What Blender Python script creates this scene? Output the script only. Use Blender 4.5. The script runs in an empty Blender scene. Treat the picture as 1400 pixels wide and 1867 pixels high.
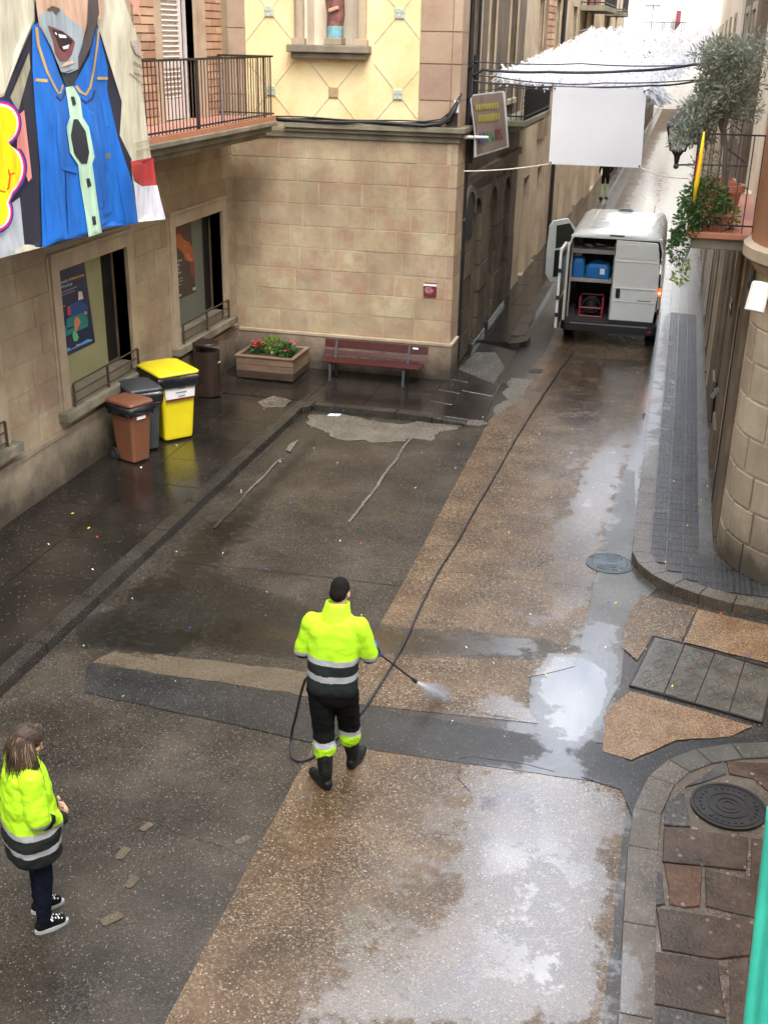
import bpy, bmesh, math, random
from mathutils import Vector, Matrix, noise
from mathutils.geometry import delaunay_2d_cdt
R = math.radians
random.seed(7)
C = bpy.context.scene.collection
SC = bpy.context.scene

# ------------------------------------------------------------------ camera
PITCH, ROLL, YAW, FPX, CAMH = .4018, .01925, -.24553, 2048., 6.0
fw = Vector((math.sin(YAW)*math.cos(PITCH), math.cos(YAW)*math.cos(PITCH), -math.sin(PITCH)))
r0 = Vector((math.cos(YAW), -math.sin(YAW), 0)); u0 = r0.cross(fw)
RT = r0*math.cos(ROLL)+u0*math.sin(ROLL); UP = -r0*math.sin(ROLL)+u0*math.cos(ROLL)
cd = bpy.data.cameras.new('camera'); cam = bpy.data.objects.new('camera', cd); C.objects.link(cam)
cd.sensor_fit = 'VERTICAL'; cd.sensor_height = 24; cd.lens = 24*FPX/1867; cd.clip_end = 900; cd.clip_start = .05
m = Matrix((RT, UP, -fw)).transposed().to_4x4(); m.translation = Vector((0, 0, CAMH)); cam.matrix_world = m
SC.camera = cam

# ------------------------------------------------------------------ world, sun, exposure
SUN_EL, SUN_AZ = 58, 150          # azimuth clockwise from +Y (the street direction)
w = bpy.data.worlds.new('World'); SC.world = w; w.use_nodes = True
nt = w.node_tree; nt.nodes.clear()
wo = nt.nodes.new('ShaderNodeOutputWorld'); bg = nt.nodes.new('ShaderNodeBackground'); bg.inputs[1].default_value = .13
sky = nt.nodes.new('ShaderNodeTexSky'); sky.sky_type = 'NISHITA'; sky.sun_disc = False
sky.sun_elevation = R(SUN_EL); sky.sun_rotation = R(SUN_AZ); sky.air_density = 1.0; sky.dust_density = 2.0
tc = nt.nodes.new('ShaderNodeTexCoord'); nz = nt.nodes.new('ShaderNodeTexNoise'); nz.inputs['Scale'].default_value = 3.2
nz.inputs['Detail'].default_value = 7; nz.inputs['Roughness'].default_value = .58
rp = nt.nodes.new('ShaderNodeValToRGB'); rp.color_ramp.elements[0].position = .42; rp.color_ramp.elements[1].position = .60
rp.color_ramp.elements[0].color = (.15, .15, .15, 1)
mx = nt.nodes.new('ShaderNodeMix'); mx.data_type = 'RGBA'; mx.inputs[7].default_value = (11.6, 12.0, 12.9, 1)
nt.links.new(tc.outputs['Generated'], nz.inputs['Vector']); nt.links.new(nz.outputs['Fac'], rp.inputs[0])
nt.links.new(rp.outputs[0], mx.inputs[0]); nt.links.new(sky.outputs[0], mx.inputs[6])
nt.links.new(mx.outputs[2], bg.inputs[0]); nt.links.new(bg.outputs[0], wo.inputs[0])
sd = bpy.data.lights.new('sun', 'SUN'); sd.energy = .6; sd.angle = R(20); sd.color = (1, .95, .87)
so = bpy.data.objects.new('sun', sd); C.objects.link(so)
sv = Vector((math.sin(R(SUN_AZ))*math.cos(R(SUN_EL)), math.cos(R(SUN_AZ))*math.cos(R(SUN_EL)), math.sin(R(SUN_EL))))
so.rotation_euler = sv.to_track_quat('Z', 'Y').to_euler(); so.location = sv*60
SC.view_settings.view_transform = 'Standard'; SC.view_settings.look = 'None'; SC.view_settings.gamma = 1
SC.view_settings.exposure = 2.25; SC.view_settings.use_curve_mapping = False
SC.cycles.max_bounces = 8; SC.cycles.diffuse_bounces = 4; SC.cycles.glossy_bounces = 4

# ------------------------------------------------------------------ surveying: photograph pixel -> point on a plane
def ray(x, y): return RT*(x-700)/FPX - UP*(y-933.5)/FPX + fw
def gp(x, y, z=0):
    d = ray(x, y); t = (z-CAMH)/d.z; return Vector((0, 0, CAMH))+d*t
def wp(x, y, ax, v):
    d = ray(x, y); t = (v-(CAMH if ax == 2 else 0))/d[ax]; return Vector((0, 0, CAMH))+d*t

# ------------------------------------------------------------------ helpers
def tag(o, label, cat, group=None):
    o['label'] = label; o['category'] = cat
    if group: o['group'] = group
    return o
ORG = {}
def thing(name, label, cat, loc=(0, 0, 0), rz=0, group=None, kind=None):
    o = bpy.data.objects.new(name, None); C.objects.link(o); o.empty_display_size = .2
    o.location = loc; o.rotation_euler = (0, 0, rz); ORG[o.name] = (Vector(loc), rz)
    if label: tag(o, label, cat, group)
    return o
class MB:
    """collects shapes and links them as one mesh object"""
    def __init__(s): s.v = []; s.f = []; s.mi = []
    def add(s, vs, fs, mi=0):
        n = len(s.v); s.v += [Vector(v) for v in vs]; s.f += [tuple(i+n for i in f) for f in fs]; s.mi += [mi]*len(fs); return s
    def box(s, x0, x1, y0, y1, z0, z1, mi=0):
        return s.add([(x, y, z) for z in (z0, z1) for y in (y0, y1) for x in (x0, x1)],
                     [(0, 2, 3, 1), (4, 5, 7, 6), (0, 1, 5, 4), (2, 6, 7, 3), (0, 4, 6, 2), (1, 3, 7, 5)], mi)
    def obox(s, c, ax, ay, az, mi=0):   # centre and half axes
        c, ax, ay, az = map(Vector, (c, ax, ay, az))
        return s.add([c+ax*i+ay*j+az*k for k in (-1, 1) for j in (-1, 1) for i in (-1, 1)],
                     [(0, 2, 3, 1), (4, 5, 7, 6), (0, 1, 5, 4), (2, 6, 7, 3), (0, 4, 6, 2), (1, 3, 7, 5)], mi)
    def bar(s, a, b, w, h=None, mi=0):
        a, b = Vector(a), Vector(b); d = (b-a); L = d.length; d.normalize(); h = h or w
        u = d.cross(Vector((0, 0, 1)));
        if u.length < .01: u = Vector((1, 0, 0))
        u.normalize(); v = u.cross(d)
        return s.obox((a+b)/2, u*w/2, v*h/2, d*L/2, mi)
    def tube(s, pts, r, n=8, mi=0, cap=True):
        pts = [Vector(p) for p in pts]; rs = r if isinstance(r, (list, tuple)) else [r]*len(pts)
        vs = []; fs = []; pu = None
        for i, p in enumerate(pts):
            d = (pts[min(i+1, len(pts)-1)]-pts[max(i-1, 0)]); d.normalize()
            if pu is None:
                u = d.cross(Vector((0, 0, 1)));
                if u.length < .05: u = d.cross(Vector((0, 1, 0)))
            else: u = pu-d*pu.dot(d)
            u.normalize(); pu = u; v = d.cross(u)
            vs += [p+(u*math.cos(2*math.pi*k/n)+v*math.sin(2*math.pi*k/n))*rs[i] for k in range(n)]
        for i in range(len(pts)-1):
            for k in range(n):
                a = i*n+k; b = i*n+(k+1) % n; fs.append((a, b, b+n, a+n))
        if cap: fs += [tuple(range(n))[::-1], tuple(range((len(pts)-1)*n, len(pts)*n))]
        return s.add(vs, fs, mi)
    def prism(s, poly, z0, z1, mi=0):   # poly in xy
        n = len(poly); vs = [(p[0], p[1], z0) for p in poly]+[(p[0], p[1], z1) for p in poly]
        a = sum(poly[i][0]*poly[(i+1) % n][1]-poly[(i+1) % n][0]*poly[i][1] for i in range(n))
        fs = [tuple(range(n))[::-1], tuple(range(n, 2*n))]+[(i, (i+1) % n, (i+1) % n+n, i+n) for i in range(n)]
        if a < 0: fs = [f[::-1] for f in fs]
        return s.add(vs, fs, mi)
    def loft(s, rings, mi=0, closed=True, cap=True):
        n = len(rings[0]); vs = [p for r_ in rings for p in r_]; fs = []
        for i in range(len(rings)-1):
            for k in range(n if closed else n-1):
                a = i*n+k; b = i*n+(k+1) % n; fs.append((a, b, b+n, a+n))
        if cap and closed: fs += [tuple(range(n))[::-1], tuple(range((len(rings)-1)*n, len(rings)*n))]
        return s.add(vs, fs, mi)
    def split(s, name, mat, parent=None, per=6, **k):
        """each solid of the collection becomes a part of its own (per faces each)"""
        out = []
        for i in range(0, len(s.f), per):
            fs = s.f[i:i+per]; ids = sorted({v for f in fs for v in f}); mp = {v: j for j, v in enumerate(ids)}; q = MB(); q.v = [s.v[v] for v in ids]; q.f = [tuple(mp[v] for v in f) for f in fs]; q.mi = [0]*per; out.append(q.build(name, mat, parent, **k))
        return out
    def build(s, name, mat, parent=None, smooth=False, world=True, bevel=0, kind=None, recalc=True):
        me = bpy.data.meshes.new(name); me.from_pydata(s.v, [], s.f)
        mats = mat if isinstance(mat, (list, tuple)) else [mat]
        for q in mats: me.materials.append(q)
        if len(mats) > 1: me.polygons.foreach_set('material_index', s.mi)
        if recalc:
            bm = bmesh.new(); bm.from_mesh(me); bmesh.ops.recalc_face_normals(bm, faces=bm.faces); bm.to_mesh(me); bm.free()
        o = bpy.data.objects.new(name, me); C.objects.link(o)
        if parent is not None:
            o.parent = parent
            t = parent
            while t.parent is not None: t = t.parent
            loc, rz = ORG.get(t.name, (Vector((0, 0, 0)), 0))
            if world and (loc.length > 0 or rz): me.transform(Matrix.Rotation(-rz, 4, 'Z') @ Matrix.Translation(-loc))
        if smooth: me.polygons.foreach_set('use_smooth', [True]*len(me.polygons))
        if bevel:
            b = o.modifiers.new('bevel', 'BEVEL'); b.width = bevel; b.segments = 2; b.limit_method = 'ANGLE'
        if kind: o['kind'] = kind
        return o
def struct(o): o['kind'] = 'structure'; return o
def rough(poly, amp, step=.12, seed=0, closed=True):
    """an outline with a natural, broken edge"""
    out = []; n = len(poly)
    for i in range(n if closed else n-1):
        a = Vector(poly[i][:2]).to_3d(); b = Vector(poly[(i+1) % n][:2]).to_3d(); L = (b-a).length; k = max(1, int(L/step))
        for j in range(k):
            p = a.lerp(b, j/k); q = noise.noise_vector(p*2.3+Vector((seed*7.1, 0, seed)))*amp+noise.noise_vector(p*8+Vector((seed, 3, 0)))*amp*.5
            out.append((p.x+q.x, p.y+q.y))
    return out
def inpoly(x, y, P):
    c = False; j = len(P)-1
    for i in range(len(P)):
        if (P[i][1] > y) != (P[j][1] > y) and x < (P[j][0]-P[i][0])*(y-P[i][1])/(P[j][1]-P[i][1])+P[i][0]: c = not c
        j = i
    return c
def pdist(x, y, P):
    best = 1e9; n = len(P)
    for i in range(n):
        ax, ay = P[i][0], P[i][1]; bx, by = P[(i+1) % n][0], P[(i+1) % n][1]
        dx, dy = bx-ax, by-ay; L = dx*dx+dy*dy or 1e-9
        t = max(0, min(1, ((x-ax)*dx+(y-ay)*dy)/L)); best = min(best, math.hypot(x-ax-t*dx, y-ay-t*dy))
    return best
def sheet_mesh(poly, step, f):
    """triangulate a polygon with inner points; f(u,v) -> 3D point"""
    us = [p[0] for p in poly]; vs_ = [p[1] for p in poly]; pts = [Vector((p[0], p[1])) for p in poly]; n = len(pts)
    ed = [(i, (i+1) % n) for i in range(n)]
    if step:
        u = min(us)+step/2
        while u < max(us):
            v = min(vs_)+step/2
            while v < max(vs_):
                if inpoly(u, v, poly) and pdist(u, v, poly) > step*.4: pts.append(Vector((u, v)))
                v += step
            u += step
    V, E, F, *_ = delaunay_2d_cdt(pts, ed, [list(range(n))], 1, 1e-5)
    return [f(p.x, p.y) for p in V], [tuple(x) for x in F]
# ------------------------------------------------------------------ materials
def nodes(name):
    m_ = bpy.data.materials.new(name); m_.use_nodes = True; t = m_.node_tree; b = t.nodes['Principled BSDF']; return m_, t, b
def N(t, typ, **kw):
    n = t.nodes.new('ShaderNode'+typ)
    for k, v in kw.items():
        if k in n.inputs: n.inputs[k].default_value = v
        else: setattr(n, k, v)
    return n
def noise_n(t, pos, scale, detail=4, rough_=.55, mapscale=None):
    if mapscale:
        mp = N(t, 'Mapping'); mp.inputs['Scale'].default_value = mapscale; t.links.new(pos, mp.inputs[0]); pos = mp.outputs[0]
    n = N(t, 'TexNoise', Scale=scale, Detail=detail, Roughness=rough_); t.links.new(pos, n.inputs['Vector']); return n.outputs['Fac']
def ramp(t, src, stops):
    r_ = N(t, 'ValToRGB'); e = r_.color_ramp.elements
    while len(e) < len(stops): e.new(.5)
    for i, (p, c) in enumerate(stops):
        e[i].position = p; e[i].color = tuple(c)+(1,) if len(c) == 3 else c
    t.links.new(src, r_.inputs[0]); return r_.outputs[0]
def mixc(t, a, b, fac, mode='MIX'):
    m_ = N(t, 'Mix', data_type='RGBA', blend_type=mode)
    for s, i in ((fac, 0), (a, 6), (b, 7)):
        if hasattr(s, 'is_linked'): t.links.new(s, m_.inputs[i])
        else: m_.inputs[i].default_value = s if i == 0 else tuple(s)+(1,)
    return m_.outputs[2]
def math_n(t, op, a, b=0., c=None, clamp=False):
    m_ = N(t, 'Math', operation=op, use_clamp=clamp)
    for i, s in enumerate((a, b, c)):
        if s is None: continue
        if hasattr(s, 'is_linked'): t.links.new(s, m_.inputs[i])
        else: m_.inputs[i].default_value = s
    return m_.outputs[0]
def g3(v): return (v, v, v)
def plain(name, col, rough_=.5, metal=0, spec=.5, var=.12, scale=6, bump=0, bscale=60, coat=0, emit=None, objvar=0, stretch=None):
    m_, t, b = nodes(name); geo = N(t, 'NewGeometry'); pos = geo.outputs['Position']
    nf = noise_n(t, pos, scale, 5, .6, stretch)
    c = mixc(t, [x*(1-var) for x in col], [min(1, x*(1+var)) for x in col], ramp(t, nf, [(.3, g3(0)), (.7, g3(1))]))
    if objvar:
        oi = N(t, 'ObjectInfo'); hs = N(t, 'HueSaturation'); t.links.new(c, hs.inputs['Color'])
        t.links.new(math_n(t, 'MULTIPLY_ADD', oi.outputs['Random'], objvar*2, 1-objvar), hs.inputs['Value'])
        t.links.new(math_n(t, 'MULTIPLY_ADD', oi.outputs['Random'], .02, .49), hs.inputs['Hue']); c = hs.outputs[0]
    t.links.new(c, b.inputs['Base Color'])
    t.links.new(math_n(t, 'MULTIPLY_ADD', nf, .25, rough_-.125, True), b.inputs['Roughness'])
    b.inputs['Metallic'].default_value = metal; b.inputs['Specular IOR Level'].default_value = spec
    if coat: b.inputs['Coat Weight'].default_value = coat; b.inputs['Coat Roughness'].default_value = .05
    if bump:
        bn = N(t, 'Bump', Strength=bump, Distance=.01); t.links.new(noise_n(t, pos, bscale, 5, .65), bn.inputs['Height']); t.links.new(bn.outputs[0], b.inputs['Normal'])
    if emit: b.inputs['Emission Color'].default_value = tuple(emit[:3])+(1,); b.inputs['Emission Strength'].default_value = emit[3]
    return m_
def stone(name, cols, wear=(.16, .12, .08), wearamt=.35, rough_=.8, bump=.5, objvar=.12, pink=None, stretch=None, bscale=28, damp=None):
    """weathered ashlar: tone per block, blotches, stains, pitted relief"""
    m_, t, b = nodes(name); geo = N(t, 'NewGeometry'); pos = geo.outputs['Position']; oi = N(t, 'ObjectInfo')
    base = ramp(t, noise_n(t, pos, 1.6, 6, .62), [(.3, cols[0]), (.5, cols[1]), (.72, cols[2])])
    if pink: base = mixc(t, base, pink, ramp(t, noise_n(t, pos, 2.7, 6, .65), [(.48, g3(0)), (.62, g3(.75))]))
    hs = N(t, 'HueSaturation'); t.links.new(base, hs.inputs['Color'])
    t.links.new(math_n(t, 'MULTIPLY_ADD', oi.outputs['Random'], objvar*2, 1-objvar), hs.inputs['Value'])
    t.links.new(math_n(t, 'MULTIPLY_ADD', oi.outputs['Random'], .016, .49), hs.inputs['Hue'])
    st = ramp(t, noise_n(t, pos, .9, 8, .68, stretch or (1, 1, .45)), [(.48, g3(0)), (.7, g3(wearamt))])
    c = mixc(t, hs.outputs[0], wear, st)
    fine = noise_n(t, pos, 45, 4, .7)
    if damp:   # rising damp and splash dirt along the wall foot
        sx = N(t, 'SeparateXYZ'); t.links.new(pos, sx.inputs[0]); dz = math_n(t, 'ADD', sx.outputs[2], math_n(t, 'MULTIPLY_ADD', noise_n(t, pos, 1.4, 6, .65), 1.1, -.55))
        c = mixc(t, c, (.035, .028, .021), ramp(t, math_n(t, 'DIVIDE', dz, damp), [(.25, g3(.85)), (.9, g3(0))]))
    c = mixc(t, c, [x*.55 for x in cols[0]], ramp(t, fine, [(.28, g3(.6)), (.42, g3(0))]))
    t.links.new(c, b.inputs['Base Color']); b.inputs['Roughness'].default_value = rough_; b.inputs['Specular IOR Level'].default_value = .3
    bn = N(t, 'Bump', Strength=bump, Distance=.012); h = math_n(t, 'ADD', fine, math_n(t, 'MULTIPLY', noise_n(t, pos, bscale/3, 5, .6), 1.5))
    t.links.new(h, bn.inputs['Height']); t.links.new(bn.outputs[0], b.inputs['Normal']); return m_
def wetground(name, cols, pebble=None, pscale=55, pamt=.5, dry=.3, wetcol=.7, bump=.4, blot=1.3, spec=.95, stripes=None, bias=0., ruts=None, light=.0):
    """paving with a film of water: the vertex attribute 'wet' plus noise decides where water stands"""
    m_, t, b = nodes(name); geo = N(t, 'NewGeometry'); pos = geo.outputs['Position']
    c = ramp(t, noise_n(t, pos, blot, 7, .62), [(.28, cols[0]), (.5, cols[1]), (.74, cols[2])])
    vo = N(t, 'TexVoronoi', Scale=pscale); t.links.new(pos, vo.inputs['Vector'])
    sp = N(t, 'SeparateColor'); t.links.new(vo.outputs['Color'], sp.inputs[0]); rnd = sp.outputs[0]
    if pebble:
        pm = ramp(t, noise_n(t, pos, 1.9, 6, .68), [(.30, g3(.25)), (.62, g3(1.35))])
        c = mixc(t, c, [x*.35 for x in cols[0]], math_n(t, 'MULTIPLY', pm, ramp(t, rnd, [(.05, g3(pamt)), (.42, g3(0))])))
        c = mixc(t, c, pebble, math_n(t, 'MULTIPLY', pm, ramp(t, rnd, [(.62, g3(0)), (.97, g3(pamt))])))
        v2 = N(t, 'TexVoronoi', Scale=pscale*.55); t.links.new(pos, v2.inputs['Vector']); s2 = N(t, 'SeparateColor'); t.links.new(v2.outputs['Color'], s2.inputs[0])
        near = ramp(t, v2.outputs['Distance'], [(.25, g3(1)), (.38, g3(0))]); pick = ramp(t, s2.outputs[1], [(.90, g3(0)), (.93, g3(.7))])
        c = mixc(t, c, [min(1, x*1.6+.05) for x in pebble], math_n(t, 'MULTIPLY', near, pick))  # sparse pale stones; wet glints are painted into their colour
    at = N(t, 'Attribute', attribute_name='wet'); as_ = N(t, 'Attribute', attribute_name='silt')
    nn = noise_n(t, pos, 2.2, 8, .66); n2 = noise_n(t, pos, 11, 5, .6)
    s = math_n(t, 'ADD', at.outputs['Fac'], math_n(t, 'ADD', math_n(t, 'MULTIPLY_ADD', nn, 1.1, -.55+bias), math_n(t, 'MULTIPLY_ADD', n2, .6, -.30)))
    wet = ramp(t, s, [(.42, g3(0)), (.54, g3(1))])
    damp = ramp(t, noise_n(t, pos, .8, 5, .6, (1.6, .6, 1)), [(.3, g3(0)), (.7, g3(1))])
    c = mixc(t, c, mixc(t, c, g3(wetcol), 1., 'MULTIPLY'), wet)
    s3 = math_n(t, 'ADD', as_.outputs['Fac'], math_n(t, 'ADD', math_n(t, 'MULTIPLY_ADD', nn, .8, -.4), math_n(t, 'MULTIPLY_ADD', n2, .35, -.175)))
    slt = ramp(t, s3, [(.42, g3(0)), (.52, g3(.55)), (.8, g3(.9))]); c = mixc(t, c, mixc(t, c, (.30, .34, .36), 1., 'MULTIPLY'), slt)
    t.links.new(c, b.inputs['Base Color'])
    rr = math_n(t, 'MULTIPLY_ADD', damp, -.10, dry+.05)
    rr = math_n(t, 'ADD', rr, math_n(t, 'MULTIPLY_ADD', rnd, .16, -.08)); rr = math_n(t, 'SUBTRACT', rr, math_n(t, 'MULTIPLY', at.outputs['Fac'], .16), clamp=True)
    mr = N(t, 'Mix', data_type='FLOAT'); t.links.new(wet, mr.inputs[0]); t.links.new(rr, mr.inputs[2]); mr.inputs[3].default_value = .075
    mir = ramp(t, s, [(.80, g3(0)), (.88, g3(1))]); mr2 = N(t, 'Mix', data_type='FLOAT'); t.links.new(mir, mr2.inputs[0]); t.links.new(mr.outputs[0], mr2.inputs[2]); mr2.inputs[3].default_value = .02
    t.links.new(mr2.outputs[0], b.inputs['Roughness'])
    mb = N(t, 'Mix', data_type='FLOAT'); t.links.new(wet, mb.inputs[0]); mb.inputs[2].default_value = bump; mb.inputs[3].default_value = .16
    mb2 = N(t, 'Mix', data_type='FLOAT'); t.links.new(mir, mb2.inputs[0]); t.links.new(mb.outputs[0], mb2.inputs[2]); mb2.inputs[3].default_value = .008; mb = mb2
    h = math_n(t, 'ADD', math_n(t, 'MULTIPLY', rnd, .5), noise_n(t, pos, pscale*1.3, 4, .65))
    if stripes:
        wv = N(t, 'TexWave', wave_type='BANDS', bands_direction='Y', Scale=stripes, Distortion=1.5, Detail=2); t.links.new(pos, wv.inputs['Vector'])
        h = math_n(t, 'ADD', h, math_n(t, 'MULTIPLY', wv.outputs['Fac'], .8))
    bn = N(t, 'Bump', Distance=.006); t.links.new(mb.outputs[0], bn.inputs['Strength']); t.links.new(h, bn.inputs['Height']); t.links.new(bn.outputs[0], b.inputs['Normal'])
    b.inputs['IOR'].default_value = 1.45; t.links.new(math_n(t, 'ADD', math_n(t, 'MULTIPLY_ADD', wet, .75, spec-.62), math_n(t, 'MULTIPLY', at.outputs['Fac'], .5)), b.inputs['Specular IOR Level'])
    return m_

M = {}
M['asphalt'] = wetground('road_concrete_grey', [(.012, .0105, .008), (.034, .029, .022), (.066, .056, .043)], (.13, .115, .095), 105, .30, dry=.2, bump=.3, blot=1.1)
M['brown'] = wetground('road_aggregate_brown', [(.034, .020, .010), (.088, .055, .028), (.155, .102, .056)], (.32, .255, .18), 90, .48, dry=.21, bump=.4, blot=1.6)
M['brownfar'] = wetground('road_aggregate_far', [(.040, .026, .015), (.090, .060, .035), (.145, .098, .058)], (.26, .205, .14), 60, .3, dry=.62, bump=.5, blot=1.6, spec=.62)
M['darkstrip'] = wetground('road_asphalt_dark', [(.011, .011, .011), (.021, .021, .020), (.036, .035, .032)], (.09, .09, .085), 110, .22, dry=.2, bump=.3)
M['gutter'] = wetground('gutter_concrete', [(.040, .037, .031), (.068, .064, .053), (.11, .104, .088)], (.16, .15, .135), 100, .18, dry=.2, bump=.2)
M['pale'] = wetground('scoured_cement', [(.075, .067, .052), (.115, .103, .082), (.17, .155, .125)], (.25, .23, .2), 90, .3, dry=.33, bump=.25, blot=3)
M['footway'] = wetground('footway_slab', [(.008, .007, .006), (.016, .0135, .011), (.032, .027, .021)], (.07, .06, .05), 70, .12, dry=.17, bump=.12, blot=1.0)
M['kerb'] = wetground('kerb_granite', [(.014, .013, .011), (.028, .026, .021), (.052, .047, .038)], (.09, .08, .07), 110, .25, dry=.22, bump=.25, blot=2.5)
M['kerbpale'] = wetground('kerb_granite_pale', [(.05, .040, .028), (.085, .07, .05), (.14, .12, .09)], (.2, .19, .17), 110, .3, dry=.25, bump=.25, blot=2.5)
M['tile'] = wetground('hydraulic_tile', [(.020, .021, .021), (.036, .037, .036), (.062, .062, .058)], (.11, .11, .105), 110, .25, dry=.34, bump=.15, blot=2)
M['flag'] = wetground('flagstone', [(.022, .015, .010), (.052, .033, .021), (.095, .064, .042)], (.11, .08, .06), 30, .15, dry=.2, bump=.9, blot=3.5, bias=-.02)
M['flagr'] = wetground('flagstone_rust', [(.05, .024, .012), (.09, .042, .02), (.09, .055, .03)], (.15, .1, .07), 30, .2, dry=.24, bump=.8, blot=3.5)
M['flagg'] = wetground('flagstone_grey', [(.03, .028, .025), (.048, .044, .04), (.08, .075, .066)], (.13, .12, .10), 30, .3, dry=.22, bump=.9, blot=4)
M['mortarg'] = wetground('paving_mortar', [(.05, .038, .025), (.08, .062, .042), (.12, .097, .07)], (.2, .17, .13), 60, .3, dry=.4, bump=.3)
M['orange'] = wetground('aggregate_ochre', [(.09, .048, .019), (.16, .09, .04), (.23, .15, .08)], (.35, .28, .2), 95, .45, dry=.3, bump=.4, blot=2.4)
M['tanm'] = wetground('tan_smear', [(.06, .045, .03), (.085, .066, .044), (.11, .088, .06)], (.13, .11, .08), 100, .3, dry=.35, bump=.2, blot=3)
M['stoneA'] = stone('ashlar_beige', [(.30, .235, .145), (.40, .325, .205), (.48, .405, .27)], pink=(.37, .235, .15), wearamt=.6, wear=(.20, .15, .09), objvar=.07)
M['stoneL'] = stone('ashlar_tan', [(.28, .22, .14), (.37, .30, .195), (.44, .365, .25)], pink=(.33, .225, .14), wearamt=.5, wear=(.17, .13, .08), objvar=.07)
M['mortar'] = stone('lime_mortar', [(.35, .285, .19), (.44, .365, .25), (.50, .43, .305)], objvar=0, wearamt=.2)
M['mortard'] = stone('old_mortar', [(.26, .205, .13), (.33, .265, .17), (.38, .31, .20)], objvar=0, wearamt=.3)
M['plinth'] = stone('rough_plinth', [(.21, .165, .115), (.29, .235, .165), (.36, .29, .21)], wearamt=.75, wear=(.08, .065, .05), bump=1., objvar=.06, damp=.75)
M['quoin'] = stone('quoin_stone', [(.30, .205, .14), (.37, .265, .185), (.42, .32, .23)], objvar=.08, wearamt=.2, bump=.25)
M['trim'] = stone('carved_trim', [(.32, .26, .17), (.42, .345, .23), (.49, .41, .285)], wearamt=.35, wear=(.15, .12, .085), objvar=.05, bump=.3)
M['ledge'] = stone('mossy_ledge', [(.15, .135, .09), (.22, .2, .14), (.3, .26, .19)], wearamt=.8, wear=(.06, .06, .045), objvar=.05)
M['dstone'] = stone('dark_stone', [(.07, .052, .036), (.11, .083, .058), (.155, .12, .085)], wearamt=.7, wear=(.06, .046, .034), objvar=.14, bump=.8)  # dark brown stone with darker blotches
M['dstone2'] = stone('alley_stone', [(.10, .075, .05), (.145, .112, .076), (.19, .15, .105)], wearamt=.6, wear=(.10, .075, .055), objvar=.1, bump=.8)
M['towers'] = stone('tower_block', damp=.95, cols= [(.31, .26, .18), (.40, .335, .24), (.46, .395, .29)], wearamt=.4, wear=(.12, .09, .06), objvar=.1, bump=.4)
M['pointing'] = stone('pale_pointing', [(.56, .49, .37), (.64, .56, .43), (.68, .60, .48)], objvar=0, wearamt=.25)
M['render'] = stone('alley_render', [(.34, .26, .17), (.44, .35, .24), (.5, .42, .3)], wearamt=.45, wear=(.16, .12, .08), objvar=0, bump=.3)
M['cream'] = stone('cream_render', [(.60, .52, .38), (.70, .62, .47), (.76, .69, .55)], wearamt=.25, wear=(.4, .33, .24), objvar=0, bump=.15)
M['white_r'] = stone('white_render', [(.58, .54, .45), (.66, .62, .53), (.72, .68, .60)], wearamt=.15, wear=(.5, .45, .38), objvar=0, bump=.1)
M['yellow'] = stone('ochre_sgraffito', [(.70, .50, .23), (.78, .62, .34), (.80, .68, .42)], wearamt=.3, wear=(.62, .38, .15), objvar=0, bump=.08, stretch=(1, 1, .7))
M['peach'] = stone('peach_render', [(.72, .40, .25), (.78, .46, .30), (.80, .50, .34)], wearamt=.2, wear=(.6, .34, .22), objvar=0, bump=.1, stretch=(1, 1, .2))
M['brick'] = stone('orange_brick', [(.36, .20, .12), (.44, .27, .17), (.50, .34, .22)], wearamt=.25, wear=(.3, .13, .07), objvar=.25, bump=.4)
M['brickd'] = stone('brick_joint', [(.16, .11, .08), (.22, .16, .11), (.27, .2, .15)], objvar=0)
M['terr'] = plain('terracotta', (.38, .15, .085), .7, bump=.2, objvar=.05)
M['balctile'] = plain('balcony_tile', (.42, .2, .155), .55, var=.2, scale=9)
M['iron'] = plain('black_iron', (.022, .021, .022), .45, metal=.3, var=.3)
M['rust'] = plain('rusty_iron', (.07, .045, .034), .65, var=.4, scale=25)
M['shut'] = plain('shutter_white', (.62, .58, .54), .45, var=.08)
M['frameb'] = plain('frame_brown', (.17, .12, .085), .5, var=.15)
M['dark'] = plain('dark_interior', (.008, .008, .009), .6)
M['glass'] = plain('dark_glass', (.012, .014, .016), .08, spec=.6, var=.05)
M['olive'] = plain('olive_panel', (.30, .30, .16), .5, var=.1, scale=2)
M['ogreen'] = plain('grey_green_panel', (.12, .14, .11), .45, var=.1, scale=2)


M['black_cable'] = plain('cable_black', (.018, .018, .02), .5)
M['rope'] = plain('rope_pale', (.6, .54, .44), .8)
M['hivis'] = plain('hivis_yellow', (.40, .74, .02), .65, var=.06, scale=8, bump=.6, bscale=9, spec=.2, emit=None)
M['refl'] = plain('reflective_tape', (.36, .38, .40), .3, var=.08, bump=.15, bscale=20)
M['jdark'] = plain('jacket_charcoal', (.016, .021, .021), .8, bump=.5, bscale=16, spec=.12)
M['trouser'] = plain('work_trouser', (.006, .0065, .0065), .85, bump=.5, bscale=16, spec=.1)
M['jean'] = plain('navy_trouser', (.005, .008, .019), .85, bump=.45, bscale=18, spec=.1)
M['boot'] = plain('rubber_boot', (.007, .008, .008), .45, bump=.35, bscale=14, spec=.25)
M['skin'] = plain('skin', (.52, .30, .21), .5, var=.08)
M['glove'] = plain('blue_glove', (.03, .07, .32), .5)
M['hairm'] = plain('hair_black', (.006, .0045, .004), .6, bump=1., bscale=150, spec=.15)
M['hairw'] = plain('hair_brown', (.040, .024, .015), .7, var=.5, scale=40, stretch=(1, 1, .1))
M['hairl'] = plain('hair_highlight', (.17, .11, .06), .6, var=.4, scale=40, stretch=(1, 1, .1))
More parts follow.
